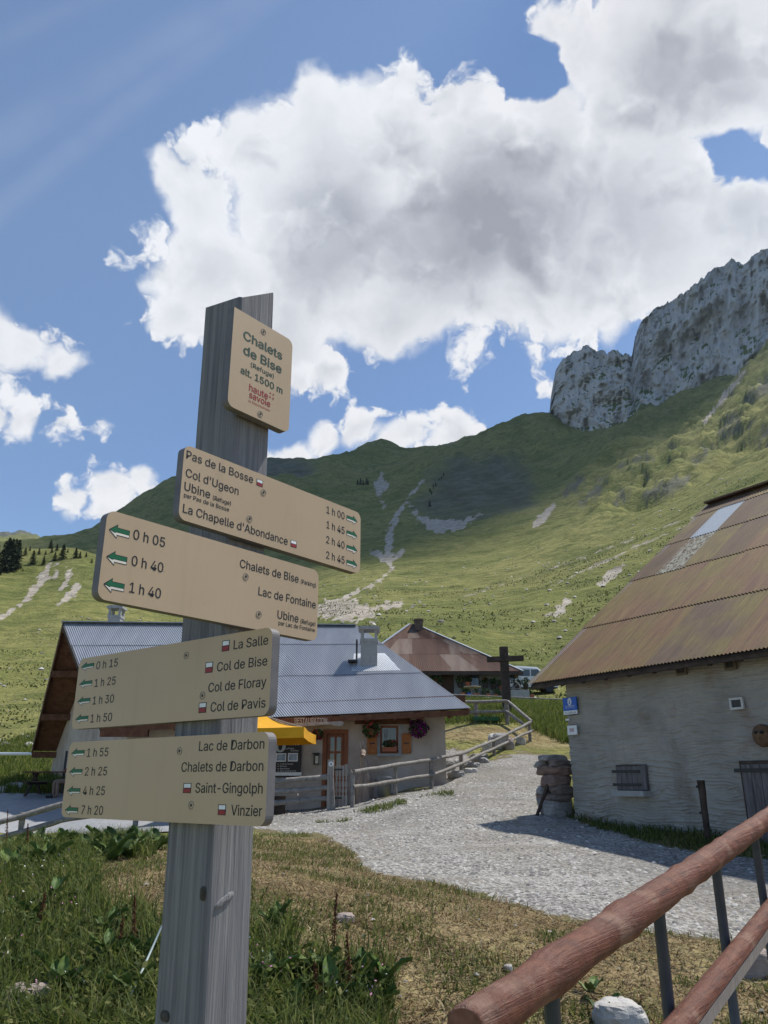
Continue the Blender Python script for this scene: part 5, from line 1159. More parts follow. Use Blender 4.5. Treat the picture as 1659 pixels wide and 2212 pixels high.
# stub post in front of the barn
q = on_z(*Z(R6,1086,2172),1.0); q = W0*np.array([1,1,0])+bd*bu(bw(*Z(R6,1086,2000)))+bn*.55; x_, y_ = q[0], q[1]; zt_ = None
pt = onplane(*Z(R6,1086,1855), np.array([x_,y_,0]), bn)
PO = thing('fence_stub', 'single dark fence post standing before the barn wall', 'post', (pt[0],pt[1],Hz(pt[0],pt[1])))
logpath([(pt[0],pt[1],Hz(pt[0],pt[1])-.2),(pt[0],pt[1],pt[2])], .055, 4, sub=6).build('post', M_DARKWOOD, PO, True)
for zz_ in (.45,.85): p_ = np.array([pt[0],pt[1],Hz(pt[0],pt[1])+zz_]); MB().lathe(p_+bn*.05-bd*.04, [(.02,-.02),(.025,0),(.02,.02)], 8).build('insulator', M_IRON, PO)
# stack of split stones and logs at the barn corner
M_STK = [noisy('stack_'+n_, st_, 7, (1,1,2.5), bump=.8, bdist=.03) for n_, st_ in (('a',[(.3,(.10,.08,.07)),(.7,(.22,.18,.16))]),('b',[(.3,(.17,.165,.16)),(.7,(.33,.325,.32))]),('c',[(.3,(.13,.085,.07)),(.7,(.25,.17,.14))]))]
def rock(c, size, seed, mat, name, parent=None, n=10, ax=None, flat_=.0):
    th = np.linspace(.0, math.pi, n); ph_ = np.linspace(0, 2*math.pi, int(1.6*n), endpoint=False); T, Pp = np.meshgrid(th, ph_, indexing='ij')
    d = np.stack([np.sin(T)*np.cos(Pp), np.sin(T)*np.sin(Pp), np.cos(T)], -1); d = np.sign(d)*np.abs(d)**.58
    rr = .75+.55*(fbm(d[...,0]*1.4+seed*3.1, d[...,1]*1.4+seed, d[...,2]*1.4, oct=4)-.2)
    P_ = d*rr[...,None]*np.asarray(size)*.55; A = np.eye(3) if ax is None else np.asarray(ax); P_ = P_@A+np.asarray(c); m = len(ph_)
    fc = [(i*m+j, i*m+(j+1) % m, (i+1)*m+(j+1) % m, (i+1)*m+j) for i in range(n-1) for j in range(m)]
    return meshobj(name, P_.reshape(-1,3), fc, mat, parent, False)
sb_ = W0-bd*.42+bn*.10; sg = Hz(sb_[0], sb_[1]); top_z = bw(*Z(R6,270,1708))[2]
ST = thing('stone_stack', 'dry stack of flat stones against the barn corner', 'stone stack', (sb_[0],sb_[1],sg)); zc_ = sg-.05; i = 0
while zc_ < top_z-.05:
    h_ = random.uniform(.10,.24) if i else .38; w_ = random.uniform(.50,.72); sh_ = random.uniform(-.08,.08)
    if zc_ > top_z-.35: w_ *= .7
    if i in (2,5): 
        for s_ in (-1,1): rock(sb_+bd*(sh_+s_*.2)+UP*(zc_-sb_[2]+h_/2), (w_*.55,.55,h_*1.25), i*2+s_, M_STK[(i+s_) % 3], 'stone', ST, 9, [bd,bn,UP])
    else: rock(sb_+bd*sh_+UP*(zc_-sb_[2]+h_/2), (w_,.6,h_*1.3), i, M_STK[[1,0,1,2,2,0,1,0][i % 8]], 'stone', ST, 10, [bd,bn,UP])
    zc_ += h_*.92; i += 1
MB().tube([sb_+bn*.35-bd*.25+UP*(sg-sb_[2]-.05), sb_+bn*.3+bd*.12+UP*(sg-sb_[2]+.62)], .035, 8).build('leaning_branch', M_DARKWOOD, ST)

# ------------------------------------------------------------------ far house with the rusty hipped roof
k = NT('far_rust'); vst = k.mapped((1.2,.16,.16)); c0 = k.ramp(k.noise(vst, 1.0, 6, .6), [(.3,(.065,.036,.028)),(.55,(.105,.058,.044)),(.72,(.20,.16,.135))])
k.col(c0); M_FRUST = k.set(.8, 0, .2); k = NT('far_rust_light'); vst = k.mapped((1.6,.2,.2)); k.col(k.ramp(k.noise(vst, 1., 6, .6), [(.3,(.10,.06,.048)),(.6,(.19,.145,.12))])); M_FRUST2 = k.set(.8, 0, .2)
M_HWALL = noisy('dark_plaster', [(.3,(.16,.165,.16)),(.7,(.26,.26,.25))], 1.2, bump=.3)
h0, h1 = at(742,1449,50.), at(1130,1452,50.); hA, hB = at(885,1349,56.), at(897,1349,56.); dep = 12.; hz_ = (h0[2]+h1[2])/2; h0[2] = h1[2] = hz_
HO = thing('rusty_roof_house', 'long grey farmhouse with rusty hipped metal roof behind the chalet', 'house', ((h0[0]+h1[0])/2,51,Hz((h0[0]+h1[0])/2,51)))
k0, k1 = h0+np.array([0,dep,0]), h1+np.array([0,dep,0])
hr = MB().add(np.array([h0,h1,hB,hA,k0,k1])-UP*.06, [(0,1,2,3),(1,5,2),(5,4,3,2),(4,0,3)]).build('roof', M_FRUST2, HO)
nb_ = bil(h0, h1, hA, hB); nH = nrm(np.cross(h1-h0, hA-h0))
for r_ in range(3):
    for c in range(13):
        va, vb = r_/3, (r_+1)/3+.004; ua, ub = c/13, (c+1)/13+.003; m = 25; u = np.linspace(ua, ub, m); V = np.concatenate([nb_(u, np.full(m, v_))+nH*(np.sin(np.arange(m)*math.pi/2)*.012+.012*(v_ == va)+.02)[:,None] for v_ in (va, vb)])
        meshobj('roof_sheet', V, grid_faces(2, m), M_FRUST2 if (c*5+r_*3) % 9 in (0, 4) or (c == 4 and r_) else M_FRUST, hr, True)
for a, b in ((h0,hA),(h1,hB)): MB().bar(a+UP*.05, b+UP*.05, .22, .04).build('hip_cap', M_SHEETEDGE, hr)
wx_0, wx_1 = h0[0]+.5, h1[0]-.9; WH = 50.9; gh = Hz(4., WH)-.6
mb = MB(); mb.box(((wx_0+wx_1)/2, WH+5, (gh+hz_)/2+.1), (wx_1-wx_0, 10, hz_-gh)); mb.build('wall', M_HWALL, HO)
MB().bar(h0-UP*.13, h1-UP*.13, .1, .16).build('eave_board', M_DARKWOOD, hr)
a, b = at(*Z(RH,437,245),55.2), at(*Z(RH,500,158),55.2); mb = MB(); mb.box(((a[0]+b[0])/2,55.5,(a[2]+b[2])/2-.3), (b[0]-a[0],.8,b[2]-a[2]+.6)); mb.box(((a[0]+b[0])/2,55.5,b[2]), ((b[0]-a[0])*1.15,.95,.12)); mb.build('chimney', noisy('sooty_brick', [(.3,(.06,.045,.038)),(.7,(.15,.11,.09))], 6), HO)
def hp(x, y, Yp=WH-.03): return at(*Z(RH, x, y), Yp)
def hbox(x0, x1, y0, y1, th=.06, Yp=WH-.03): a, b = hp(x0,y1,Yp), hp(x1,y0,Yp); return ((a[0]+b[0])/2, Yp, (a[2]+b[2])/2), (b[0]-a[0], th, b[2]-a[2])
dd = MB().box(*hbox(655,745,575,790)).build('door', M_DARKWOOD, HO)
for i in range(4): MB().box(*hbox(660+i*21,679+i*21,580,788,.03,WH-.08)).build('board', woodm('brown_board', [(.3,(.045,.025,.018)),(.7,(.09,.05,.035))]) if i == 0 else bpy.data.materials['brown_board'], dd)
for (x0, x1, y0, y1) in ((880,950,580,690),(1188,1232,585,665)):
    w_ = MB().box(*hbox(x0,x1,y0,y1)).build('window', M_DARKWOOD, HO); xm = (x0+x1)/2
    for (p, q_) in ((x0+7,xm-3),(xm+3,x1-7)): MB().box(*hbox(p,q_,y0+7,y1-7,.02,WH-.07)).build('pane', M_GLASS, w_)
MB().box(*hbox(888,942,684,694,.25,WH-.15)).build('flower_trough', M_TERRA, HO)
ORD = ['first','second','third','fourth','fifth','sixth','seventh','eighth','ninth','tenth','eleventh']
for i, (x, y) in enumerate(((585,650),(635,655),(797,660),(860,655),(998,665),(1065,672),(1132,685),(1262,665),(1322,672))):
    p = hp(x, y, WH-.2); t = thing('wall_pot', ORD[i]+' flower pot from the left hung on the farmhouse wall', 'flower pot', p-UP*.3, 'pots hung along the farmhouse wall')
    MB().lathe(p-UP*.3, [(.13,0),(.2,.3),(.17,.3)], 10).build('pot', M_DARKWOOD if i % 3 else M_TERRA, t); V, Fq = leafball(p+UP*.15, (.28,.2,.28), 90, .08, seed=20+i); leafobj('plant', V, Fq, M_FOL, t, i)
    if i % 2 == 0: V, Fq = leafball(p+UP*.18, (.24,.2,.22), 16, .06, seed=40+i); leafobj('flowers', V, Fq, M_REDFL, t, i)
for i, x in enumerate((825,845,868,925,985,1020,1085,1110,1300,1335,1365)):
    p = hp(x, 755, 49.6); g0 = Hz(p[0], 49.6); t = thing('ground_pot', ORD[i]+' pot from the left standing at the farmhouse foot', 'flower pot', (p[0],49.6,g0), 'pots along the farmhouse foot')
    zt_ = max(p[2], g0+.3); MB().lathe((p[0],49.6,g0), [(.15,0),(.2,zt_-g0),(.16,zt_-g0)], 10).build('pot', (M_TERRA, M_DARKWOOD, M_BLUE)[i % 3] if i % 5 else M_TERRA, t); V, Fq = leafball((p[0],49.6,zt_+.15), (.2,.2,.2), 60, .07, seed=60+i); leafobj('plant', V, Fq, M_FOL, t, i)
q = hp(1222, 705, 49.8); WW = thing('wagon_wheel', 'old wooden wagon wheel leaning on the farmhouse wall', 'wheel', (q[0],49.8,q[2]-.5)); aa = np.linspace(0,2*math.pi,25); r_ = .45
MB().tube([(q[0]+math.cos(a)*r_,49.8,q[2]+math.sin(a)*r_) for a in aa], .05, 6, cap=False).build('rim', M_PALEWOOD, WW)
for i in range(8): MB().bar((q[0],49.8,q[2]), (q[0]+math.cos(i*math.pi/4)*r_,49.8,q[2]+math.sin(i*math.pi/4)*r_), .035, .035, (0,1,0)).build('spoke', M_PALEWOOD, WW)
q = hp(900, 775, 47.5); TBL = thing('garden_table', 'pale round garden table in front of the farmhouse', 'table', (q[0],47.5,Hz(q[0],47.5))); zt_ = Hz(q[0],47.5)+.72
MB().lathe((q[0],47.5,zt_), [(.5,0),(.52,.02),(.5,.04)], 18).build('top', M_PALEWOOD, TBL)
for a in range(3): MB().bar((q[0],47.5,zt_), (q[0]+math.cos(a*2.1)*.35,47.5+math.sin(a*2.1)*.35,Hz(q[0],47.5)-.03), .04, .04, (0,1,.1)).build('leg', M_PALEWOOD, TBL)
q = hp(1275, 790, 48.5); BX = thing('water_trough', 'pale stone trough by the farmhouse corner', 'trough', (q[0],48.5,Hz(q[0],48.5))); g0 = Hz(q[0],48.5); bx_ = MB()
for c_, s_ in (((0,0,.06),(1.1,.6,.12)),((0,-.27,.4),(1.1,.08,.62)),((0,.27,.4),(1.1,.08,.62)),((-.51,0,.4),(.08,.46,.62)),((.51,0,.4),(.08,.46,.62))): bx_.box(np.array([q[0],48.5,g0])+np.array(c_), s_)
bx_.build('basin', M_CEMENT, BX)
# rail before the farmhouse
def gY(px, py, Yp): p = at(px, py, Yp); return p
fence('thin rail fence in front of the farmhouse garden', [((at(x,1515,45.)[0],45.,Hz(at(x,1515,45.)[0],45.)), at(x,1501+(x-985)*.045,45.)[2]-Hz(at(x,1515,45.)[0],45.), .05) for x in (985,1040,1150,1190,1222)],
      [([at(x,1501+(x-985)*.045,44.9) for x in (970,1060,1150,1230)], .04), ([at(x,1508+(x-985)*.05,44.9) for x in (970,1060,1150,1230)], .035)])
# wooden cross
q = at(*Z(R4,1487,690),36.); zt_ = at(*Z(R4,1466,326),36.)[2]; zl = at(*Z(R4,1466,405),36.)[2]; xl, xr = at(*Z(R4,1368,405),36.)[0], at(*Z(R4,1582,402),36.)[0]; g0 = Hz(q[0],36.)
CRS = thing('wooden_cross', 'tall dark wooden cross on the bank beside the path', 'cross', (q[0],36,g0)); xt = at(*Z(R4,1466,326),36.)[0]
MB().bar((q[0],36,g0-.3), (xt,36,zt_), .36, .3, (0,1,0)).build('upright', M_DARKWOOD, CRS); MB().bar((xl,35.9,zl+.02), (xr,35.9,zl+.08), .26, .22).build('crossbeam', M_DARKWOOD, CRS)
# house behind the barn corner
a, b = at(1150,1512,60.), at(1240,1478,63.); RH2 = thing('red_roof_shed', 'shed with faded red metal roof between farmhouse and barn', 'shed', (a[0],60,Hz(a[0],60))); M_PINK = noisy('faded_red_metal', [(.3,(.22,.11,.10)),(.7,(.32,.19,.175))], 2, (2,.4,.4), bump=.1)
zA = at(1150,1510,60.)[2]; zB = at(1150,1470,65.)[2]
mb = MB(); 
for i in range(6):
    x_a = a[0]-.2+i*.85; m = 13; u = np.linspace(x_a, x_a+.87, m); V = np.concatenate([np.stack([u, np.full(m, Y_), np.full(m, z_)+np.sin(np.arange(m)*math.pi/2)*.012], 1) for Y_, z_ in ((60,zA),(65,zB))]); meshobj('roof_sheet', V, grid_faces(2, m), M_PINK, RH2, True)
MB().box((a[0]+2.3,62.6,(Hz(a[0],60)-.5+zA)/2-.05), (4.4,4.4,zA-Hz(a[0],60)+.4)).build('wall', M_DARKWOOD, RH2)
# parked van
def car(px, py, Yp, label):
    c = at(px, py, Yp); g0 = Hz(c[0], Yp); t = thing('parked_van', label, 'van', (c[0],Yp,g0)); M_CW = flat('white_paint', (.70,.71,.72), .25, 0, .5, .02); M_CG = flat('van_glass', (.03,.045,.06), .1, 0, .7)
    SX = -.84
    L = [(-2.1,.35),(-2.15,.85),(-2.0,1.0),(-1.25,1.1),(-.45,1.72),(1.3,1.82),(1.95,1.7),(2.15,1.05),(2.15,.35)]
    m_ = MB(); pts = []
    for yy, s_ in ((-.88,.92),(-.82,1.),(.82,1.),(.88,.92)):
        pts.append(np.array([(c[0]+x*SX, Yp+yy, g0+.35+(z-.35)*s_) for x, z in L]))
    V = np.concatenate(pts); n = len(L); m_.add(V, [(i*n+j, i*n+j+1, (i+1)*n+j+1, (i+1)*n+j) for i in range(3) for j in range(n-1)]+[tuple(range(n-1,-1,-1)), tuple(3*n+j for j in range(n))]); m_.build('body', M_CW, t)
    m_ = MB(); m_.add([(c[0]-1.2*SX,Yp-.78,g0+1.13),(c[0]-.50*SX,Yp-.74,g0+1.69),(c[0]-.50*SX,Yp+.74,g0+1.69),(c[0]-1.2*SX,Yp+.78,g0+1.13)], [(0,1,2,3)]); m_.v = [m_.v[0]+np.array([.02,0,.012])]; m_.build('windscreen', M_CG, t)
    for x0, x1 in ((-.75,.1),(.2,1.1)): MB().add([(c[0]+x0*SX,Yp-.895,g0+1.1),(c[0]+x1*SX,Yp-.895,g0+1.1),(c[0]+x1*SX,Yp-.90,g0+1.55),(c[0]+(x0+.25 if x0 < 0 else x0)*SX,Yp-.90,g0+1.55)], [(0,1,2,3)]).build('side_window', M_CG, t)
    for x in (-1.35,1.35):
        for y in (-.8,.8): 
            w_ = MB(); w_.tube([(c[0]+x*SX,Yp+y-.1,g0+.32),(c[0]+x*SX,Yp+y+.1,g0+.32)], .32, 18); w_.build('wheel', M_IRON, t)
    for y in (-.6,.6): MB().lathe((c[0]-2.1*SX,Yp+y,g0+.82), [(.02,-.1),(.13,-.03),(.13,.03),(.02,.1)], 8).build('headlight', M_FLASH, t)
car(1148, 1510, 56., 'white van parked before the red-roofed shed')

# ------------------------------------------------------------------ terrace on the left: picnic tables and a seated person
def picnic(px, Yp, lbl):
    x = at(px, 1720, Yp)[0]; g0 = Hz(x, Yp); t = thing('picnic_table', lbl, 'picnic table', (x,Yp,g0)); M_TT = woodm('red_brown_slats', [(.3,(.07,.030,.024)),(.7,(.14,.06,.045))], (2,8,8))
    for i in range(5): MB().box((x,Yp-.32+i*.16,g0+.74), (2.0,.145,.035)).build('top_board', M_TT, t)
    for s_ in (-1,1):
        for i in (0,1): MB().box((x,Yp+s_*(.62+i*.15),g0+.44), (2.0,.135,.035)).build('seat_board', M_DARKWOOD, t)
        e = x+s_*.75; MB().bar((e,Yp-.55,g0), (e,Yp+.22,g0+.72), .05, .09, (1,0,0)).build('leg', M_DARKWOOD, t); MB().bar((e+.05,Yp+.55,g0), (e+.05,Yp-.22,g0+.72), .05, .09, (1,0,0)).build('leg', M_DARKWOOD, t); MB().bar((e+.1,Yp-.8,g0+.39), (e+.1,Yp+.8,g0+.39), .05, .09).build('bearer', M_DARKWOOD, t)
    return x, g0
tx, tg = picnic(118, 27.6, 'dark picnic table by the gable end of the chalet')
def person(name, label, joints, edges, radii, mats, parent_loc):
    t = thing(name, label, 'person', parent_loc); me = bpy.data.meshes.new('body'); V = [np.asarray(j)-np.asarray(parent_loc) for j in joints]; me.from_pydata([tuple(v) for v in V], edges, []); me.update()
    o = bpy.data.objects.new('body', me); COL.objects.link(o); o.parent = t
    md = o.modifiers.new('skin', 'SKIN'); sk = me.skin_vertices[0].data
    for i, r_ in enumerate(radii): sk[i].radius = (r_, r_)
    sk[0].use_root = True; o.modifiers.new('sub', 'SUBSURF').levels = 2; o.modifiers['sub'].render_levels = 2; me.materials.append(mats); md.use_smooth_shade = True
    return t, o
px_ = at(128, 1722, 26.6)[0]; py_ = 26.62; pg = Hz(px_, py_); P3 = lambda x, y, z: (px_+x, py_+y, pg+z)
J = [P3(.30,.25,.50),P3(.33,.28,.75),P3(.34,.28,1.02),P3(.33,.26,1.20),P3(.30,.22,1.30),
     P3(.10,.12,.50),P3(-.22,.0,.50),P3(-.20,.0,.08),P3(-.32,-.04,.05), P3(.22,.02,.50),P3(-.05,-.16,.50),P3(-.02,-.16,.08),P3(-.14,-.2,.05),
     P3(.33,.08,1.08),P3(.22,-.05,.86),P3(-.02,.02,.82), P3(.33,.46,1.08),P3(.22,.5,.86),P3(-.02,.4,.82)]
Ed = [(0,1),(1,2),(2,3),(3,4),(0,5),(5,6),(6,7),(7,8),(0,9),(9,10),(10,11),(11,12),(2,13),(13,14),(14,15),(2,16),(16,17),(17,18)]
rad_ = [.15,.14,.15,.065,.07,.095,.075,.055,.04,.095,.075,.055,.04,.06,.045,.035,.06,.045,.035]
M_TROU = noisy('brown_trousers', [(.3,(.16,.11,.085)),(.7,(.22,.16,.125))], 6); 
PE, bo = person('person', 'person in brown trousers seated at the picnic table, mostly behind the lowest sign', J, Ed, rad_, M_TROU, (px_,py_,pg))
M_RSH = flat('red_shirt', (.20,.035,.03), .9); M_SKIN = flat('skin', (.42,.25,.18), .6, var=.05)
mb = MB(); mb.tube([P3(.30,.25,.52),P3(.33,.28,.72),P3(.34,.28,1.0),P3(.335,.27,1.14)], [.175,.17,.185,.09], 14); mb.tube([P3(.33,.10,1.1),P3(.22,-.05,.87),P3(.1,-.02,.845)], [.085,.065,.055], 10); mb.tube([P3(.33,.46,1.1),P3(.22,.5,.87),P3(.1,.45,.845)], [.085,.065,.055], 10); mb.build('shirt', M_RSH, PE, True)
mb = MB(); c = np.array(P3(.29,.21,1.39)); mb.lathe(c, [(.02,-.13),(.07,-.10),(.088,-.03),(.092,.03),(.08,.09),(.04,.125),(.005,.13)], 16); hd = mb.build('head', M_SKIN, PE, True)
mb = MB(); mb.lathe(c+np.array([.015,.01,.01]), [(.09,-.03),(.1,.03),(.088,.10),(.045,.135),(.005,.142)], 16); mb.build('hair', M_IRON, hd, True)
MB().tube([c+np.array([-.085,-.01,.01]), c+np.array([-.112,-.015,-.025]), c+np.array([-.085,-.01,-.035])], [.01,.016,.01], 8).build('nose', M_SKIN, hd, True)
for s_ in (-1,1): MB().lathe(c+np.array([-.078,s_*.032-.01,.02]), [(.002,-.008),(.01,0),(.002,.008)], 8).build('eye', M_IRON, hd); MB().tube([P3(-.18,(0 if s_ < 0 else -.16),.07),P3(-.36,(-.03 if s_ < 0 else -.19),.04)], [.055,.045], 10).build('shoe', M_IRON, PE, True)
sx0 = px_+.95; SK = thing('leaning_skis', 'old dark skis leaning against the gable wall behind the table', 'skis', (sx0,27.9,Hz(sx0,27.9)))
a = at(*Z(RL,1020,1000),28.); b = at(*Z(RL,1040,620),28.)
for s_ in (0,.16): MB().bar((a[0]+s_,28.,Hz(a[0],28.)), (b[0]+s_,28.15,b[2]), .07, .03, (0,1,0)).build('ski', M_IRON, SK)

# ------------------------------------------------------------------ gravel path and terrace
def inpoly(px, py, poly):
    poly = np.asarray(poly, float); r_ = np.zeros(px.shape, bool); n = len(poly)
    for i in range(n):
        x0, y0 = poly[i]; x1, y1 = poly[(i+1) % n]
        if y0 == y1: continue
        c_ = ((y0 > py) != (y1 > py)) & (px < (x1-x0)*(py-y0)/(y1-y0)+x0); r_ ^= c_
    return r_
PATH = [(540,1792),(640,1800),(700,1806),(760,1835),(788,1880),(830,1893),(900,1900),(1000,1922),(1100,1948),(1190,1980),(1300,1992),(1400,2008),(1560,2030),(1750,2060),(2100,2060),(2100,1900),(1659,1862),(1540,1850),(1400,1822),(1300,1795),(1240,1772),(1180,1756),(1160,1735),(1185,1700),(1215,1668),(1240,1640),(1150,1630),(1100,1628),(1060,1650),(1010,1640),(985,1615),(958,1615),(955,1700),(700,1748),(540,1762)]
TERR = [(-300,1716),(0,1719),(240,1722),(420,1740),(560,1742),(560,1802),(420,1806),(300,1800),(130,1792),(60,1797),(0,1792),(-300,1806)]
def sheet(name, poly, x0, x1, y0, y1, res, mat, lift, jit):
    xs_ = np.arange(x0, x1, res); ys_ = np.arange(y0, y1, res); X, Y = np.meshgrid(xs_, ys_); z = Hfull(X, Y)
    px, py = proj(X, Y, z); j1 = (fbm(X*1.7, Y*1.7, oct=5, gain=.6)-.5)*jit; j2 = (fbm(X*1.7+40, Y*1.7, oct=5, gain=.6)-.5)*jit*.6
    at_ = np.zeros(px.shape)
    for ox in (-1,0,1):
        for oy in (-1,0,1): at_ += inpoly(px+j1+ox*18, py+j2+oy*8, poly)/9.
    m_ = at_ > .01; zz_ = z+lift*(np.minimum(1., at_*1.7)-.45)*1.8+(fbm(X*5, Y*5, oct=3)-.5)*.012*at_
    fm = m_[:-1,:-1] & m_[1:,1:] & m_[:-1,1:] & m_[1:,:-1]; F4 = grid_faces(len(ys_), len(xs_))[fm.ravel()]
    us_, inv = np.unique(F4, return_inverse=True); V = np.stack([X.ravel(), Y.ravel(), zz_.ravel()], 1)[us_]
    return structure(meshobj(name, V, inv.reshape(-1,4), mat, None, True, attrs={'cover': at_.ravel()[us_]}))
k = NT('gravel'); g = k.tc.outputs['Object']; vo = k.voro(g, 26, 'Color'); sp2 = k.t.nodes.new('ShaderNodeSeparateColor'); k.lk(vo, sp2.inputs[0])
c0 = k.ramp(sp2.outputs[0], [(.0,(.11,.105,.10)),(.4,(.25,.24,.225)),(.75,(.34,.33,.31)),(1.,(.50,.485,.455))])
big_ = k.noise(g, .75, 7, .66, .5); c0 = k.mix(k.ramp(big_, [(.46,0.),(.64,.7)]), c0, (.225,.205,.175)); c0 = k.mix(k.ramp(k.noise(k.mapped((.25,1.3,1), rot=(0,0,.7)), .9, 6, .6, .4), [(.56,0.),(.68,.55)]), c0, (.40,.385,.36)); c0 = k.mix(k.ramp(k.noise(g, .28, 5, .6, .6), [(.52,0.),(.66,.5)]), c0, (.15,.145,.135))
cv_ = k.ramp(k.math('ADD', k.attr('cover'), k.math('MULTIPLY', k.math('SUBTRACT', k.noise(g, 2.2, 8, .75), .5), 1.6)), [(.42,0.),(.58,1.)])
soil = k.ramp(k.noise(g, 5, 7, .7), [(.3,(.09,.075,.04)),(.5,(.17,.14,.075)),(.7,(.12,.13,.045))]); c0 = k.mix(cv_, soil, c0)
k.col(c0); k.bump(k.math('ADD', k.voro(g, 26), k.math('MULTIPLY', k.voro(g, 60), .5)), 1., .02); M_GRAV = k.set(.95, 0, .15)
sheet('gravel_path', PATH, -6.5, 11, 8.2, 33, .085, M_GRAV, .02, 26)
sheet('terrace', TERR, -16, -4.3, 17.2, 29.5, .11, noisy('terrace_asphalt', [(.3,(.24,.245,.255)),(.7,(.33,.335,.345))], 6, bump=.4, bdist=.01), .022, 12)
def sample(n, x0, x1, y0, y1, test, pw=1.6):
    """random ground points, denser towards the viewer"""
    Y = y0+(y1-y0)*rng.random(n)**pw; X = x0+(x1-x0)*rng.random(n); t = X/ (0*Y+1); z = Hs(X, Y); z = z+relief(X, Y, z); px, py = proj(X, Y, z); m_ = test(px, py, X, Y); return X[m_], Y[m_], z[m_]
def scatter_stones(n, test, x0, x1, y0, y1, s0, s1, mat, name):
    X, Y, z = sample(n, x0, x1, y0, y1, test); m = len(X); g_ = rng
    base = np.array([(.5,0,.75),(.1,.5,.8),(-.45,.1,.7),(.0,-.5,.8),(1,.1,.0),(.4,.95,-.1),(-.8,.6,0),(-.85,-.55,-.1),(.35,-.95,0)], float); fc = np.array([(0,1,2),(0,2,3),(0,4,5),(0,5,1),(1,5,6),(1,6,2),(2,6,7),(2,7,3),(3,7,8),(3,8,0),(0,8,4)])
    s_ = s0+(s1-s0)*g_.random(m)**3; a = g_.random(m)*6.28; jit_ = 1+.5*(g_.random((m,9,3))-.5)
    P_ = base[None]*jit_*np.stack([s_, s_*.8, s_*.6], 1)[:,None]; c_, q_ = np.cos(a)[:,None], np.sin(a)[:,None]
    V = np.stack([P_[...,0]*c_-P_[...,1]*q_+X[:,None], P_[...,0]*q_+P_[...,1]*c_+Y[:,None], P_[...,2]+(z+.015)[:,None]], -1).reshape(-1,3); Fq = (fc[None]+np.arange(m)[:,None,None]*9).reshape(-1,3)
    o = meshobj(name, V, Fq, mat, None, False, attrs={'tint': np.repeat(g_.random(m), 9)}); o['kind'] = 'stuff'; return o
M_PEB = tinted('pebbles', [(0,(.13,.125,.12)),(.5,(.28,.27,.255)),(1,(.48,.465,.44))], .9)
tag(scatter_stones(15000, lambda px, py, X, Y: inpoly(px, py, PATH), -4, 9, 8.4, 24, .012, .055, M_PEB, 'loose_gravel'), 'loose pale gravel strewn over the path', 'gravel')
tag(scatter_stones(420, lambda px, py, X, Y: (py > 1800) & ~inpoly(px, py, PATH), -5, 6, 5.4, 13, .006, .030, M_PEB, 'strewn_stones'), 'small pale stones strewn in the mown grass', 'stones')

# ------------------------------------------------------------------ grass
def blades(name, X, Y, z, h0, h1, w, lean, mat, seed, droop=.5, label='', tint=None):
    g_ = np.random.default_rng(seed); m = len(X); h = h0+(h1-h0)*g_.random(m)**1.5; a = g_.random(m)*6.28; L = h*lean*(.4+1.2*g_.random(m)); dx, dy = np.cos(a)*L, np.sin(a)*L
    b_ = a+1.57+g_.normal(size=m)*.6; wx, wy = np.cos(b_)*w*(.6+.8*g_.random(m))*.5, np.sin(b_)*w*(.6+.8*g_.random(m))*.5
    B = np.stack([X, Y, z-.01], 1); Wv = np.stack([wx, wy, wx*0], 1); mid = B+np.stack([dx*.35, dy*.35, h*.6], 1); tip = B+np.stack([dx, dy, h*(1-droop*.5*g_.random(m))], 1)
    V = np.stack([B-Wv, B+Wv, mid-Wv*.8, mid+Wv*.8, tip], 1).reshape(-1,3); fc = np.array([(0,1,3),(0,3,2),(2,3,4)]); Fq = (fc[None]+np.arange(m)[:,None,None]*5).reshape(-1,3)
    t_ = g_.random(m) if tint is None else tint
    o = meshobj(name, V, Fq, mat, None, False, attrs={'tint': np.repeat(t_, 5)}); o['kind'] = 'stuff'; o['label'] = label; o['category'] = 'grass'; return o
M_G1 = tinted('weed_green', [(0,(.040,.062,.014)),(.5,(.095,.130,.030)),(.85,(.16,.19,.05)),(1,(.24,.22,.09))], .7, .45); M_G2 = tinted('straw', [(0,(.075,.048,.024)),(.35,(.19,.13,.07)),(.65,(.34,.26,.15)),(.85,(.46,.38,.24)),(.93,(.14,.15,.05)),(1,(.11,.14,.04))], .8, .3); M_G3 = tinted('bank_green', [(0,(.055,.085,.014)),(.6,(.115,.155,.03)),(1,(.20,.21,.06))], .7, .45)
notp = lambda px, py: ~inpoly(px, py, PATH) & ~inpoly(px, py, TERR)
def patchy(X, Y, s_, thr): return fbm(X*s_, Y*s_, oct=3) > thr+.12*(rng.random(X.shape)-.5)
weedz = lambda px, py, X, Y: (px > -160) & (py > 1815) & notp(px, py) & ((px < 300+60*fbm(X, Y, oct=2)) | ((px < 640) & (py > 2010)) | ((px < 850) & (py > 2075))) & ~((px > 215) & (py > 1858) & (py < 1955))
X, Y, z = sample(120000, -7, 1.5, 5.0, 16, weedz); h = .16+.3*fbm(X*1.3, Y*1.3, oct=3)
blades('tall_weeds', X, Y, z, .05, .40, .010, .6, M_G1, 1, .8, 'rank green grass and weeds in the left foreground')
dryz = lambda px, py, X, Y: (px > 200) & (px < 2000) & (py > 1795) & notp(px, py) & ~((px > 1180) & (py < 1875))
X, Y, z = sample(210000, -5, 7.5, 5.3, 15, dryz, 1.35); 
blades('mown_straw', X, Y, z, .010, .055, .011, 3.0, M_G2, 2, 1.2, 'dry mown grass lying right of the post')
X, Y, z = sample(26000, -5, 7.5, 5.3, 15, lambda px, py, X, Y: dryz(px, py, X, Y) & patchy(X+9, Y, 1.6, .50), 1.35); blades('hay_tufts', X, Y, z, .03, .13, .012, 1.5, M_G2, 12, 1., 'loose tufts of pale hay standing in the mown grass')
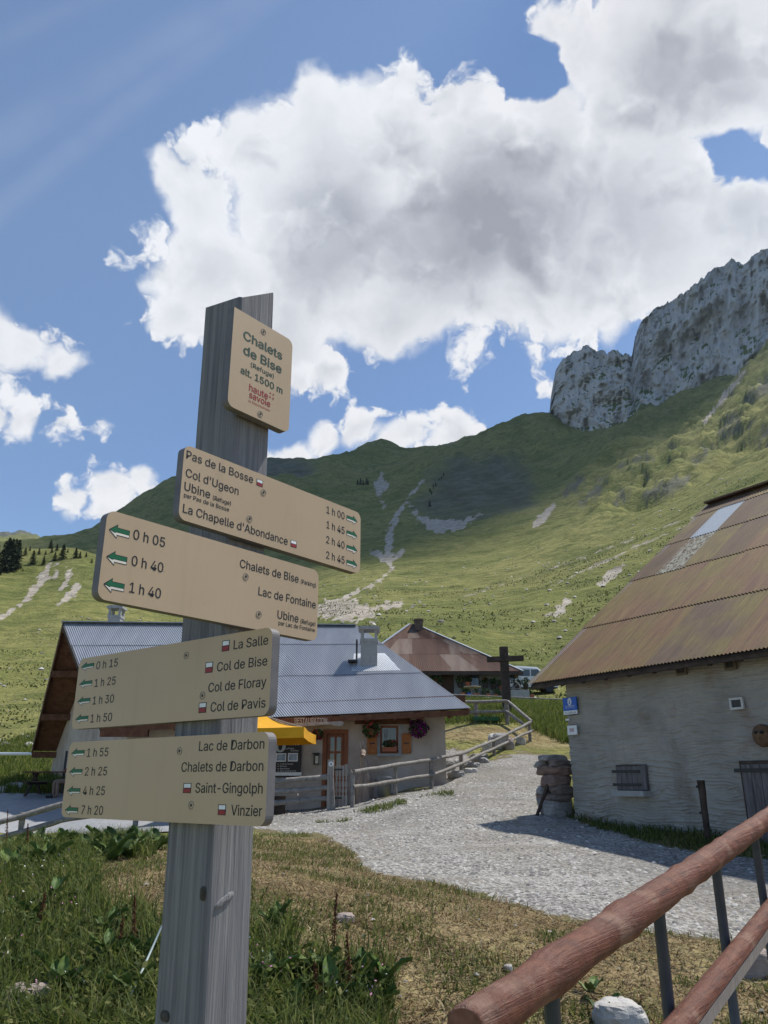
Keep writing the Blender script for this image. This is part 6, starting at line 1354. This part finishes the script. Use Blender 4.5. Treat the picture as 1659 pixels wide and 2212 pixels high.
X, Y, z = sample(150000, -5, 7.5, 5.3, 16, lambda px, py, X, Y: dryz(px, py, X, Y) & patchy(X, Y, 1.1, .52), 1.35); blades('short_regrowth', X, Y, z, .02, .11, .010, .8, M_G1, 3, .6, 'short green regrowth among the mown straw')
edge_ = lambda px, py, X, Y: notp(px, py) & inpoly(px, py-14, [(x, y+14) for x, y in PATH])
# strips along the barn and the fence, tufts by the gate
X, Y, z = sample(30000, 3.0, 9.5, 10.5, 18.6, lambda px, py, X, Y: (px > 1165) & (py > 1735) & (py < 1872) & ~inpoly(px, py+6*(rng.random(px.shape)-.3), PATH), 1.); blades('barn_grass', X, Y, z, .04, .22, .016, .7, M_G1, 5, .8, 'dark grass strip along the foot of the barn wall')
X, Y, z = sample(40000, -3.4, 3, 17, 22.5, lambda px, py, X, Y: ((np.abs(py-np.interp(px, [640,720,800,860,960], [1796,1768,1748,1732,1712])-8) < 8) & (px < 985) & (px > 620)) & patchy(X, Y, .9, .44), 1.); blades('fence_grass', X, Y, z, .03, .16, .018, .8, M_G1, 6, .8, 'grass tufts along the foot of the fence')
X, Y, z = sample(60000, 2.5, 13, 30.5, 46, lambda px, py, X, Y: (px > 960) & (px < 1250) & (py < 1625) & (DRYf(px, py)), 1.2) if False else sample(60000, 2.5, 13, 30.5, 46, lambda px, py, X, Y: (px > 960) & (px < 1260) & (py < 1560+np.maximum(0, px-1120)*.45+14*(rng.random(px.shape)-.5)) & (py < 1618), 1.2); blades('bank_grass', X, Y, z, .12, .5, .03, .45, M_G3, 7, .7, 'lush grass bank around the wooden cross')
X, Y, z = sample(40000, -24, -11, 28, 60, lambda px, py, X, Y: (px > -60) & (px < 140) & (py < 1715), 1.2); blades('hill_grass', X, Y, z, .1, .5, .035, .5, M_G3, 8, .7, 'long grass at the foot of the left slope')
mz = lambda px, py, X, Y: (px > -60) & (px < 1720) & (patchy(X, Y, .12, .5))
X, Y, z = sample(60000, -70, 90, 42, 190, mz, 1.3); blades('meadow_tufts', X, Y, z, .08, .34, .16, .8, tinted('tuft', [(0,(.06,.08,.02)),(.4,(.11,.13,.03)),(.8,(.19,.185,.055)),(1,(.26,.24,.10))]), 9, .8, 'scattered grass tufts over the lit meadow')

# ------------------------------------------------------------------ ground picking
_Yl = np.exp(np.linspace(math.log(4.5), math.log(1800), 420))
def hit(px, py):
    d = ray(px, py); P_ = np.array([0,0,CH])[None]+d[None]*(_Yl/d[1])[:,None]; h_ = Hfull(P_[:,0], P_[:,1]); b_ = np.where(P_[:,2] < h_)[0]
    if len(b_) == 0: return None
    i = b_[0]; j = max(0, i-1); a0 = P_[j,2]-h_[j]; a1 = h_[i]-P_[i,2]; t = a0/(a0+a1+1e-9) if i else 0; p = P_[j]+(P_[i]-P_[j])*t; p[2] = Hfull([p[0]], [p[1]])[0]; return p
# ------------------------------------------------------------------ rocks
M_BOULD = noisy('pale_limestone', [(.3,(.30,.285,.265)),(.5,(.45,.435,.41)),(.7,(.58,.565,.54))], 3.5, bump=.8, bdist=.04); M_BPINK = noisy('pinkish_stone', [(.3,(.24,.19,.165)),(.7,(.40,.335,.30))], 5, bump=.8, bdist=.03); M_BGREY = noisy('grey_stone', [(.3,(.17,.17,.165)),(.7,(.33,.325,.315))], 4, bump=.8, bdist=.03)
def boulder(px, py, wpx, hpx, label, mat, seed, group, deep=1.):
    p = hit(px, py)
    if p is None: return
    s_ = np.linalg.norm(p-np.array([0,0,CH]))/F; w_, h_ = wpx*s_, hpx*s_
    o = rock((0,0,h_*.28), (w_, w_*.8*deep, h_*1.25), seed, mat, 'boulder', None, 16); o.location = p; tag(o, label, 'boulder', group)
BG = [(*Z(R4,1435,918),42,30,'large pale boulder at the top of the stone steps by the fence',M_BOULD),(*Z(R4,1375,945),22,20,'pale boulder left of the large one beside the steps',M_BOULD),(*Z(R4,1500,930),20,24,'brownish boulder right of the large one under the fence rail',M_BPINK),(*Z(R4,1570,900),18,14,'small pale boulder nearest the fence corner',M_BOULD),
      (*Z(R4,1325,985),36,10,'top flat grey slab of the stone steps',M_BGREY),(*Z(R4,1330,1012),34,11,'second flat grey slab of the stone steps',M_BGREY),(*Z(R4,1275,1038),36,11,'third flat slab of the stone steps',M_BGREY),(*Z(R4,1270,1070),30,10,'pale lowest slab of the steps right of the post',M_BOULD),(*Z(R4,1185,1098),34,14,'low grey slab in front of the fence post by the steps',M_BGREY),(*Z(R4,1150,1060),22,22,'square grey block against the chalet corner',M_BGREY),(*Z(R4,1192,1030),14,14,'small pale block beside the chalet corner',M_BOULD)]
for i, b_ in enumerate(BG): boulder(*b_[:5], b_[5], i+1, 'stones of the steps beside the fence')
for i, b_ in enumerate(((32,1703,34,11,'long white boulder on the edge of the terrace',M_BOULD),(4,1712,14,12,'white boulder at the left picture edge by the terrace',M_BOULD),(70,1697,12,7,'small white boulder right of the long one',M_BOULD),(90,1828,24,9,'pale flat rock just below the left fence',M_BOULD),
    (182,1836,28,20,'grey rock among leaves on the bank left of the post',M_BOULD),(288,1832,24,20,'pinkish rock on the bank left of the post',M_BPINK),(172,1858,14,13,'small white rock on the bank left of the post',M_BOULD),(140,1850,30,18,'brown earthy rock on the bank left of the post',M_BPINK),
    (55,2195,86,54,'large grey rock in the bottom left corner',M_BPINK),(150,2215,40,26,'small rock beside the large one at bottom left',M_BPINK),(1340,2218,92,46,'white rock under the handrail at the bottom',M_BOULD),(1097,2096,16,11,'small white stone in the dry grass left of the handrail',M_BOULD),(745,1990,34,16,'flat stone in the dry grass right of the post',M_BPINK),(1620,2100,70,40,'brownish rock behind the balusters at bottom right',M_BPINK))): boulder(*b_[:5], b_[5], 30+i, 'loose rocks in the foreground')
M_BOX = flat('green_box', (.02,.12,.04), .5); q = hit(*Z(R4,1360,768)); GB = thing('green_tray', 'small green tray lying on the bank under the fence', 'tray', q); mb = MB()
for c_, s_ in (((0,0,.03),(1.0,.5,.04)),((0,-.25,.1),(1.0,.03,.16)),((0,.25,.1),(1.0,.03,.16)),((-.5,0,.1),(.03,.5,.16)),((.5,0,.1),(.03,.5,.16))): mb.box(q+np.array(c_), s_)
mb.build('tray', M_BOX, GB)
_sr = np.random.default_rng(5); nr = 700; Xr = _sr.random(nr)*170-60; Yr = 55+_sr.random(nr)**1.3*330
def mrocks(px, py, X, Y): return (px > -40) & (px < 1700)
tag(scatter_stones(1500, mrocks, -70, 110, 48, 260, .08, .55, tinted('meadow_stone', [(0,(.10,.10,.09)),(.5,(.30,.29,.27)),(1,(.5,.49,.46))]), 'meadow_stones'), 'pale stones dotted over the lit meadow', 'stones')
tag(scatter_stones(1700, mrocks, -75, 110, 46, 300, .08, .34, tinted('dark_shrub', [(0,(.015,.022,.008)),(1,(.045,.05,.018))]), 'meadow_shrubs'), 'low dark tussocks dotted over the lit meadow', 'tussocks')

# ------------------------------------------------------------------ dock plants
M_LEAF = [noisy('dock_leaf_'+n_, st_, 9, bump=.4, bdist=.01, rough=.6, spec=.35) for n_, st_ in (('a',[(.3,(.040,.085,.016)),(.7,(.085,.15,.030))]),('b',[(.3,(.065,.115,.020)),(.7,(.13,.19,.040))]),('c',[(.3,(.030,.062,.014)),(.7,(.060,.105,.024))]))]
M_SPIKE = noisy('dock_seed', [(.3,(.075,.028,.014)),(.7,(.18,.075,.032))], 60, bump=.6, bdist=.01); M_STEM = noisy('green_stem', [(.3,(.06,.09,.02)),(.7,(.13,.14,.05))], 10)
def leaf_mesh(L, w, seed):
    g_ = random.Random(seed); n = 7; V = []; Fq = []
    for i in range(n):
        t = i/(n-1); ww_ = w*math.sin(math.pi*min(1, .08+t*.92))**.75*(1-.25*t)*(.5 if i == 0 else 1); zz = L*(.30*math.sin(t*1.9)); x = L*t
        for s_ in (-1,-.5,0,.5,1): V.append((x, ww_*s_*.5+g_.uniform(-.004,.004), zz+abs(s_)*w*.16-(1-abs(s_))*.008+g_.uniform(-.01,.01)*abs(s_)))
    for i in range(n-1):
        for j in range(4): Fq.append((i*5+j, i*5+j+1, (i+1)*5+j+1, (i+1)*5+j))
    me = bpy.data.meshes.new('leaf'); me.from_pydata(V, [], Fq); me.polygons.foreach_set('use_smooth', [True]*len(Fq)); me.update(); return me
LM = []
for i in range(9):
    me = leaf_mesh(.20, .10+.012*(i % 3), i); me.materials.append(M_LEAF[i % 3]); LM.append(me)
def plant(p, nl, size, label, group, seed, stalk=0., tall=.0):
    g_ = random.Random(seed); t = thing('dock_plant', label, 'plant', p, group)
    for i in range(nl):
        o = bpy.data.objects.new('leaf', g_.choice(LM)); COL.objects.link(o); o.parent = t; a = i*2.4+g_.uniform(-.4,.4); s_ = size*g_.uniform(.7,1.25); el = g_.uniform(.15,1.0)
        o.location = (math.cos(a)*.03, math.sin(a)*.03, .02+tall*g_.random()); o.rotation_euler = (g_.uniform(-.3,.3), -el*.8, a); o.scale = (s_, s_, s_); ORG[o] = ORG[t]
    if tall: MB().tube([p, p+np.array([g_.uniform(-.03,.03),0,tall])], .006, 6).build('stem', M_STEM, t)
    if stalk:
        x, y = g_.uniform(-.06,.06), g_.uniform(-.06,.06); q = p+np.array([x,y,stalk]); MB().tube([p, (p+q)/2+np.array([.01,0,0]), q], [.007,.006,.003], 6).build('seed_stem', M_SPIKE, t)
        gg = np.random.default_rng(seed); n = 260; tt_ = gg.random(n); c_ = p+(q-p)*(.35+.65*tt_)[:,None]+gg.normal(size=(n,3))*(.016*(1.1-tt_))[:,None]; V, Fq = leaf_quads(c_, .010, gg); meshobj('seed_spike', V, Fq, M_SPIKE, t)
seed = 0
LEFT = [(40,2090),(110,2120),(170,2085),(60,2000),(30,1955),(110,1950),(160,2010),(230,2080),(255,2130),(300,2080),(200,2150),(120,2170),(320,2140),(280,2180),(30,2150),(230,2020),(300,2020)]
for i, (x, y) in enumerate(LEFT):
    p = hit(x, y+20)
    if p is not None: plant(p, 8, .62+.3*random.random(), 'leafy green dock plant among the tall weeds left of the post', 'dock plants left of the post', i, 0, .16*(i % 2))
for i, (x, y) in enumerate(((640,2110),(690,2120),(740,2110),(780,2140),(620,2060),(600,2010),(660,2160),(720,2175),(800,2175),(580,2130),(620,2190),(835,2150))):
    p = hit(x, y+15)
    if p is not None: plant(p, 8, .80+.25*random.random(), 'leafy green dock plant just right of the post foot', 'dock plants right of the post', 40+i, 0, .14*(i % 2))
for i, (x, y) in enumerate(((20,1850),(70,1838),(110,1845),(60,1872),(140,1835),(200,1850),(240,1860),(250,1842),(310,1842),(335,1838),(30,1890),(100,1880),(215,1830),(280,1855))):
    p = hit(x, y)
    if p is not None: plant(p, 7, 1.5, 'broad-leaved plant on the upper bank below the left fence', 'broad leaved plants on the bank', 80+i)
for i, (x, y0, y1, lb) in enumerate(((11,1835,1770,'rusty dock seed stalk at the left picture edge'),(56,1842,1795,'rusty dock seed stalk before the left fence post'),(77,2030,1957,'rusty dock seed stalk in the middle of the left weeds'),(286,2080,1974,'tall rusty dock seed stalk close left of the post'),(246,2090,2015,'thin rusty dock seed stalk in the left weeds'),(713,2100,1968,'tallest rusty dock seed stalk right of the post'),(757,2165,2055,'rusty dock seed stalk right of the tallest one'),(688,2190,2110,'short rusty dock seed stalk nearest the post'))):
    p = hit(x, y0+10)
    if p is not None: s_ = np.linalg.norm(p-np.array([0,0,CH]))/F; plant(p, 4, .7, lb, 'dock seed stalks', 120+i, (y0+10-y1)*s_)
for i, (x, y) in enumerate(((1275,2140),(1300,2195))):
    p = hit(x, y+8)
    if p is not None: plant(p, 4, .75, ('bright green seedling above the white rock by the handrail','second green seedling beside the white rock')[i], 'seedlings by the white rock', 150+i)
# herbs: fine leaf mass and flower specks
X, Y, z = sample(26000, -7, 1.2, 5.0, 14, lambda px, py, X, Y: weedz(px, py, X, Y) & patchy(X, Y, 1.2, .45)); g_ = np.random.default_rng(3); P_ = np.stack([X, Y, z+.03+.22*g_.random(len(X))], 1); V, Fq = leaf_quads(P_, .026, g_, .4); o = leafobj('herb_leaves', V, Fq, M_G1, None, 4); o['kind'] = 'stuff'; tag(o, 'small herb leaves mixed into the tall weeds', 'herbs')
X, Y, z = sample(2600, -5, .8, 5.4, 9, lambda px, py, X, Y: weedz(px, py, X, Y) & patchy(X, Y, 1.5, .60)); P_ = np.stack([X, Y, z+.18+.18*g_.random(len(X))], 1)[:170]; V, Fq = leaf_quads(P_, .010, g_); o = leafobj('flower_specks', V, Fq, tinted('pink_white', [(0,(.45,.15,.30)),(.6,(.5,.25,.38)),(.7,(.7,.7,.68)),(1,(.75,.75,.7))]), None, 4); o['kind'] = 'stuff'; tag(o, 'tiny pink and white flowers in the weeds', 'flowers')
a, b, c = hit(262,2230), hit(300,2180), hit(340,2120); WR = MB().tube([a+UP*.1, b+UP*.22, c+UP*.35], .008, 6).build('loose_wire', flat('pale_wire', (.35,.42,.42), .5), None, True); tag(WR, 'loose pale wire looped to the foot of the post', 'wire')
q = at(557,2083,1.9); TW = thing('dry_twig', 'pale dry twig sticking out right of the post', 'twig', hit(590,2130)); tp = hit(590,2130); MB().tube([tp, tp+np.array([-.08,0,.12]), tp+np.array([-.2,-.03,.22])], [.008,.006,.004], 6).build('stick', M_PALEWOOD, TW)

# ------------------------------------------------------------------ spruces on the left hill and high on the mountain
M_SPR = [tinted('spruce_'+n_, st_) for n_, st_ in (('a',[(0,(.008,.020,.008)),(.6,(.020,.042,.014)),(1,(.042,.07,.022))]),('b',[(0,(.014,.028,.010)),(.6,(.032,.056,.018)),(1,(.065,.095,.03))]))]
M_BARK = noisy('bark', [(.3,(.04,.03,.022)),(.7,(.09,.07,.05))], 4)
def spruce_mesh(seed, mat):
    g_ = np.random.default_rng(seed); C_ = []; n_w = 34
    V = []; Fq = []; tint = []; nn_ = 0
    for i in range(n_w):
        t = i/n_w; z = .06+.92*t; R_ = .21*(1-t)**.85*(1+.25*(g_.random()-.5))+.008; nb = int(9-4*t)
        for b in range(nb):
            a = g_.random()*6.28; L = R_*(.65+.55*g_.random()); dz = -.22*L+g_.normal()*.012
            for s_ in range(5):
                f0 = .15+.85*g_.random(); c_ = np.array([math.cos(a)*L*f0, math.sin(a)*L*f0, z+dz*f0*f0]); ax_ = np.array([math.cos(a+g_.normal()*.6), math.sin(a+g_.normal()*.6), -.35-.4*g_.random()]); ax_ /= np.linalg.norm(ax_); sd = np.cross(ax_, [0,0,1.]); sd /= np.linalg.norm(sd); l_ = .028+.022*g_.random(); w_ = l_*.42
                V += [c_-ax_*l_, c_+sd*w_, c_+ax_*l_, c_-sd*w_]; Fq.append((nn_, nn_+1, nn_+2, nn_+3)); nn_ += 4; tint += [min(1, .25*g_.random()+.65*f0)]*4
    me_o = meshobj('crown', V, np.array(Fq), mat, None, attrs={'tint': tint}); me = me_o.data; bpy.data.objects.remove(me_o); return me
CR = [spruce_mesh(i, M_SPR[i % 2]) for i in range(5)]
tk = MB().tube([(0,0,-.05),(0,0,.5),(0,0,.97)], [.018,.011,.002], 7).build('trunk_tmp', M_BARK); TKM = tk.data; TKM.name = 'trunk'; bpy.data.objects.remove(tk)
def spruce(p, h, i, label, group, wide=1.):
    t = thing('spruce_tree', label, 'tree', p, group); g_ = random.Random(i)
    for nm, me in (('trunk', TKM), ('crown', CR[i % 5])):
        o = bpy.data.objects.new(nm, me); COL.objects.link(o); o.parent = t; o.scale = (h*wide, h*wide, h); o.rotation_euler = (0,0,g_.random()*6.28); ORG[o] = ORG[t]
RB = (0,1280,.2773)
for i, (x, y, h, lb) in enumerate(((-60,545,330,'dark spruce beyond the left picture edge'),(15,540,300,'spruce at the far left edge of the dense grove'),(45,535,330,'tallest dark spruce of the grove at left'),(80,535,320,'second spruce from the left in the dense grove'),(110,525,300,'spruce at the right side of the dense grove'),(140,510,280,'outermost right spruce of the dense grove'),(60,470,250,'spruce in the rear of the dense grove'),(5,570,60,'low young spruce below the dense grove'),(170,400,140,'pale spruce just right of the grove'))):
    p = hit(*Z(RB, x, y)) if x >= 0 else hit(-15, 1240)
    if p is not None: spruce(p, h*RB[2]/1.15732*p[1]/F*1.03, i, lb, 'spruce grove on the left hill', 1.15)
for i, (x, y, h, lb) in enumerate(((225,390,75,'small lone spruce right of the grove'),(290,475,135,'bushy spruce above the bare earth streak, leftmost'),(350,385,60,'small spruce high on the left hill crest'),(390,478,85,'stout small spruce just above the bare streak'),(455,330,90,'spruce standing out on top of the hill crest'),(490,440,85,'narrow spruce below the crest middle'),(510,350,65,'spruce on the crest right of the highest one'),(560,425,140,'tall slim spruce on the open hill'),(578,345,55,'small spruce on the crest behind the slim one'),(680,415,100,'bushy spruce right of the slim one'),(718,418,65,'low bushy spruce touching its larger neighbour'),(775,408,48,'small round spruce near the sign edge'),(825,460,45,'low spruce half way down beside the sign edge'),(465,370,60,'small spruce under the crest tree'),(410,385,45,'tiny spruce left under the crest tree'),(268,350,45,'tiny spruce on the crest between the grove and the open hill'),(205,535,25,'low dark juniper bush on the open slope'),(610,362,35,'tiny spruce on the crest right of the slim one'))):
    p = hit(*Z(RB, x, y))
    if p is not None: spruce(p, h*RB[2]/1.15732*p[1]/F*1.05, i+11, lb, 'scattered spruces on the left hill', 1.5)
RM = (650,1000,.45208)
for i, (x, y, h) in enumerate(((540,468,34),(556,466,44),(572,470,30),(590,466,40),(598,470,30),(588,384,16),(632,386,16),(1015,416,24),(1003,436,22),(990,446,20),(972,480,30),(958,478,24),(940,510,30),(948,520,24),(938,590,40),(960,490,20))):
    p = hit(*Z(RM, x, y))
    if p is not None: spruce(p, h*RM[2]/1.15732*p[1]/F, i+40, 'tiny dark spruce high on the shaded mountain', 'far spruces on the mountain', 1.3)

# ------------------------------------------------------------------ valley air
k = bpy.data.materials.new('haze_air'); k.use_nodes = True; t = k.node_tree; t.nodes.clear(); ou = t.nodes.new('ShaderNodeOutputMaterial'); pv = t.nodes.new('ShaderNodeVolumePrincipled')
pv.inputs['Color'].default_value = (.62,.80,1.,1); pv.inputs['Density'].default_value = .00005; pv.inputs['Anisotropy'].default_value = .2; t.links.new(pv.outputs[0], ou.inputs['Volume'])
zmin, zmax = float(ZZ.min())-5, float(max(ZZ.max(), cl.bound_box[6][2]))+30
hz_o = MB().box((0,1300,(zmin+zmax)/2), (11000,3200,zmax-zmin)).build('haze', k); hz_o['kind'] = 'stuff'; tag(hz_o, 'faint blue haze filling the valley air', 'haze')
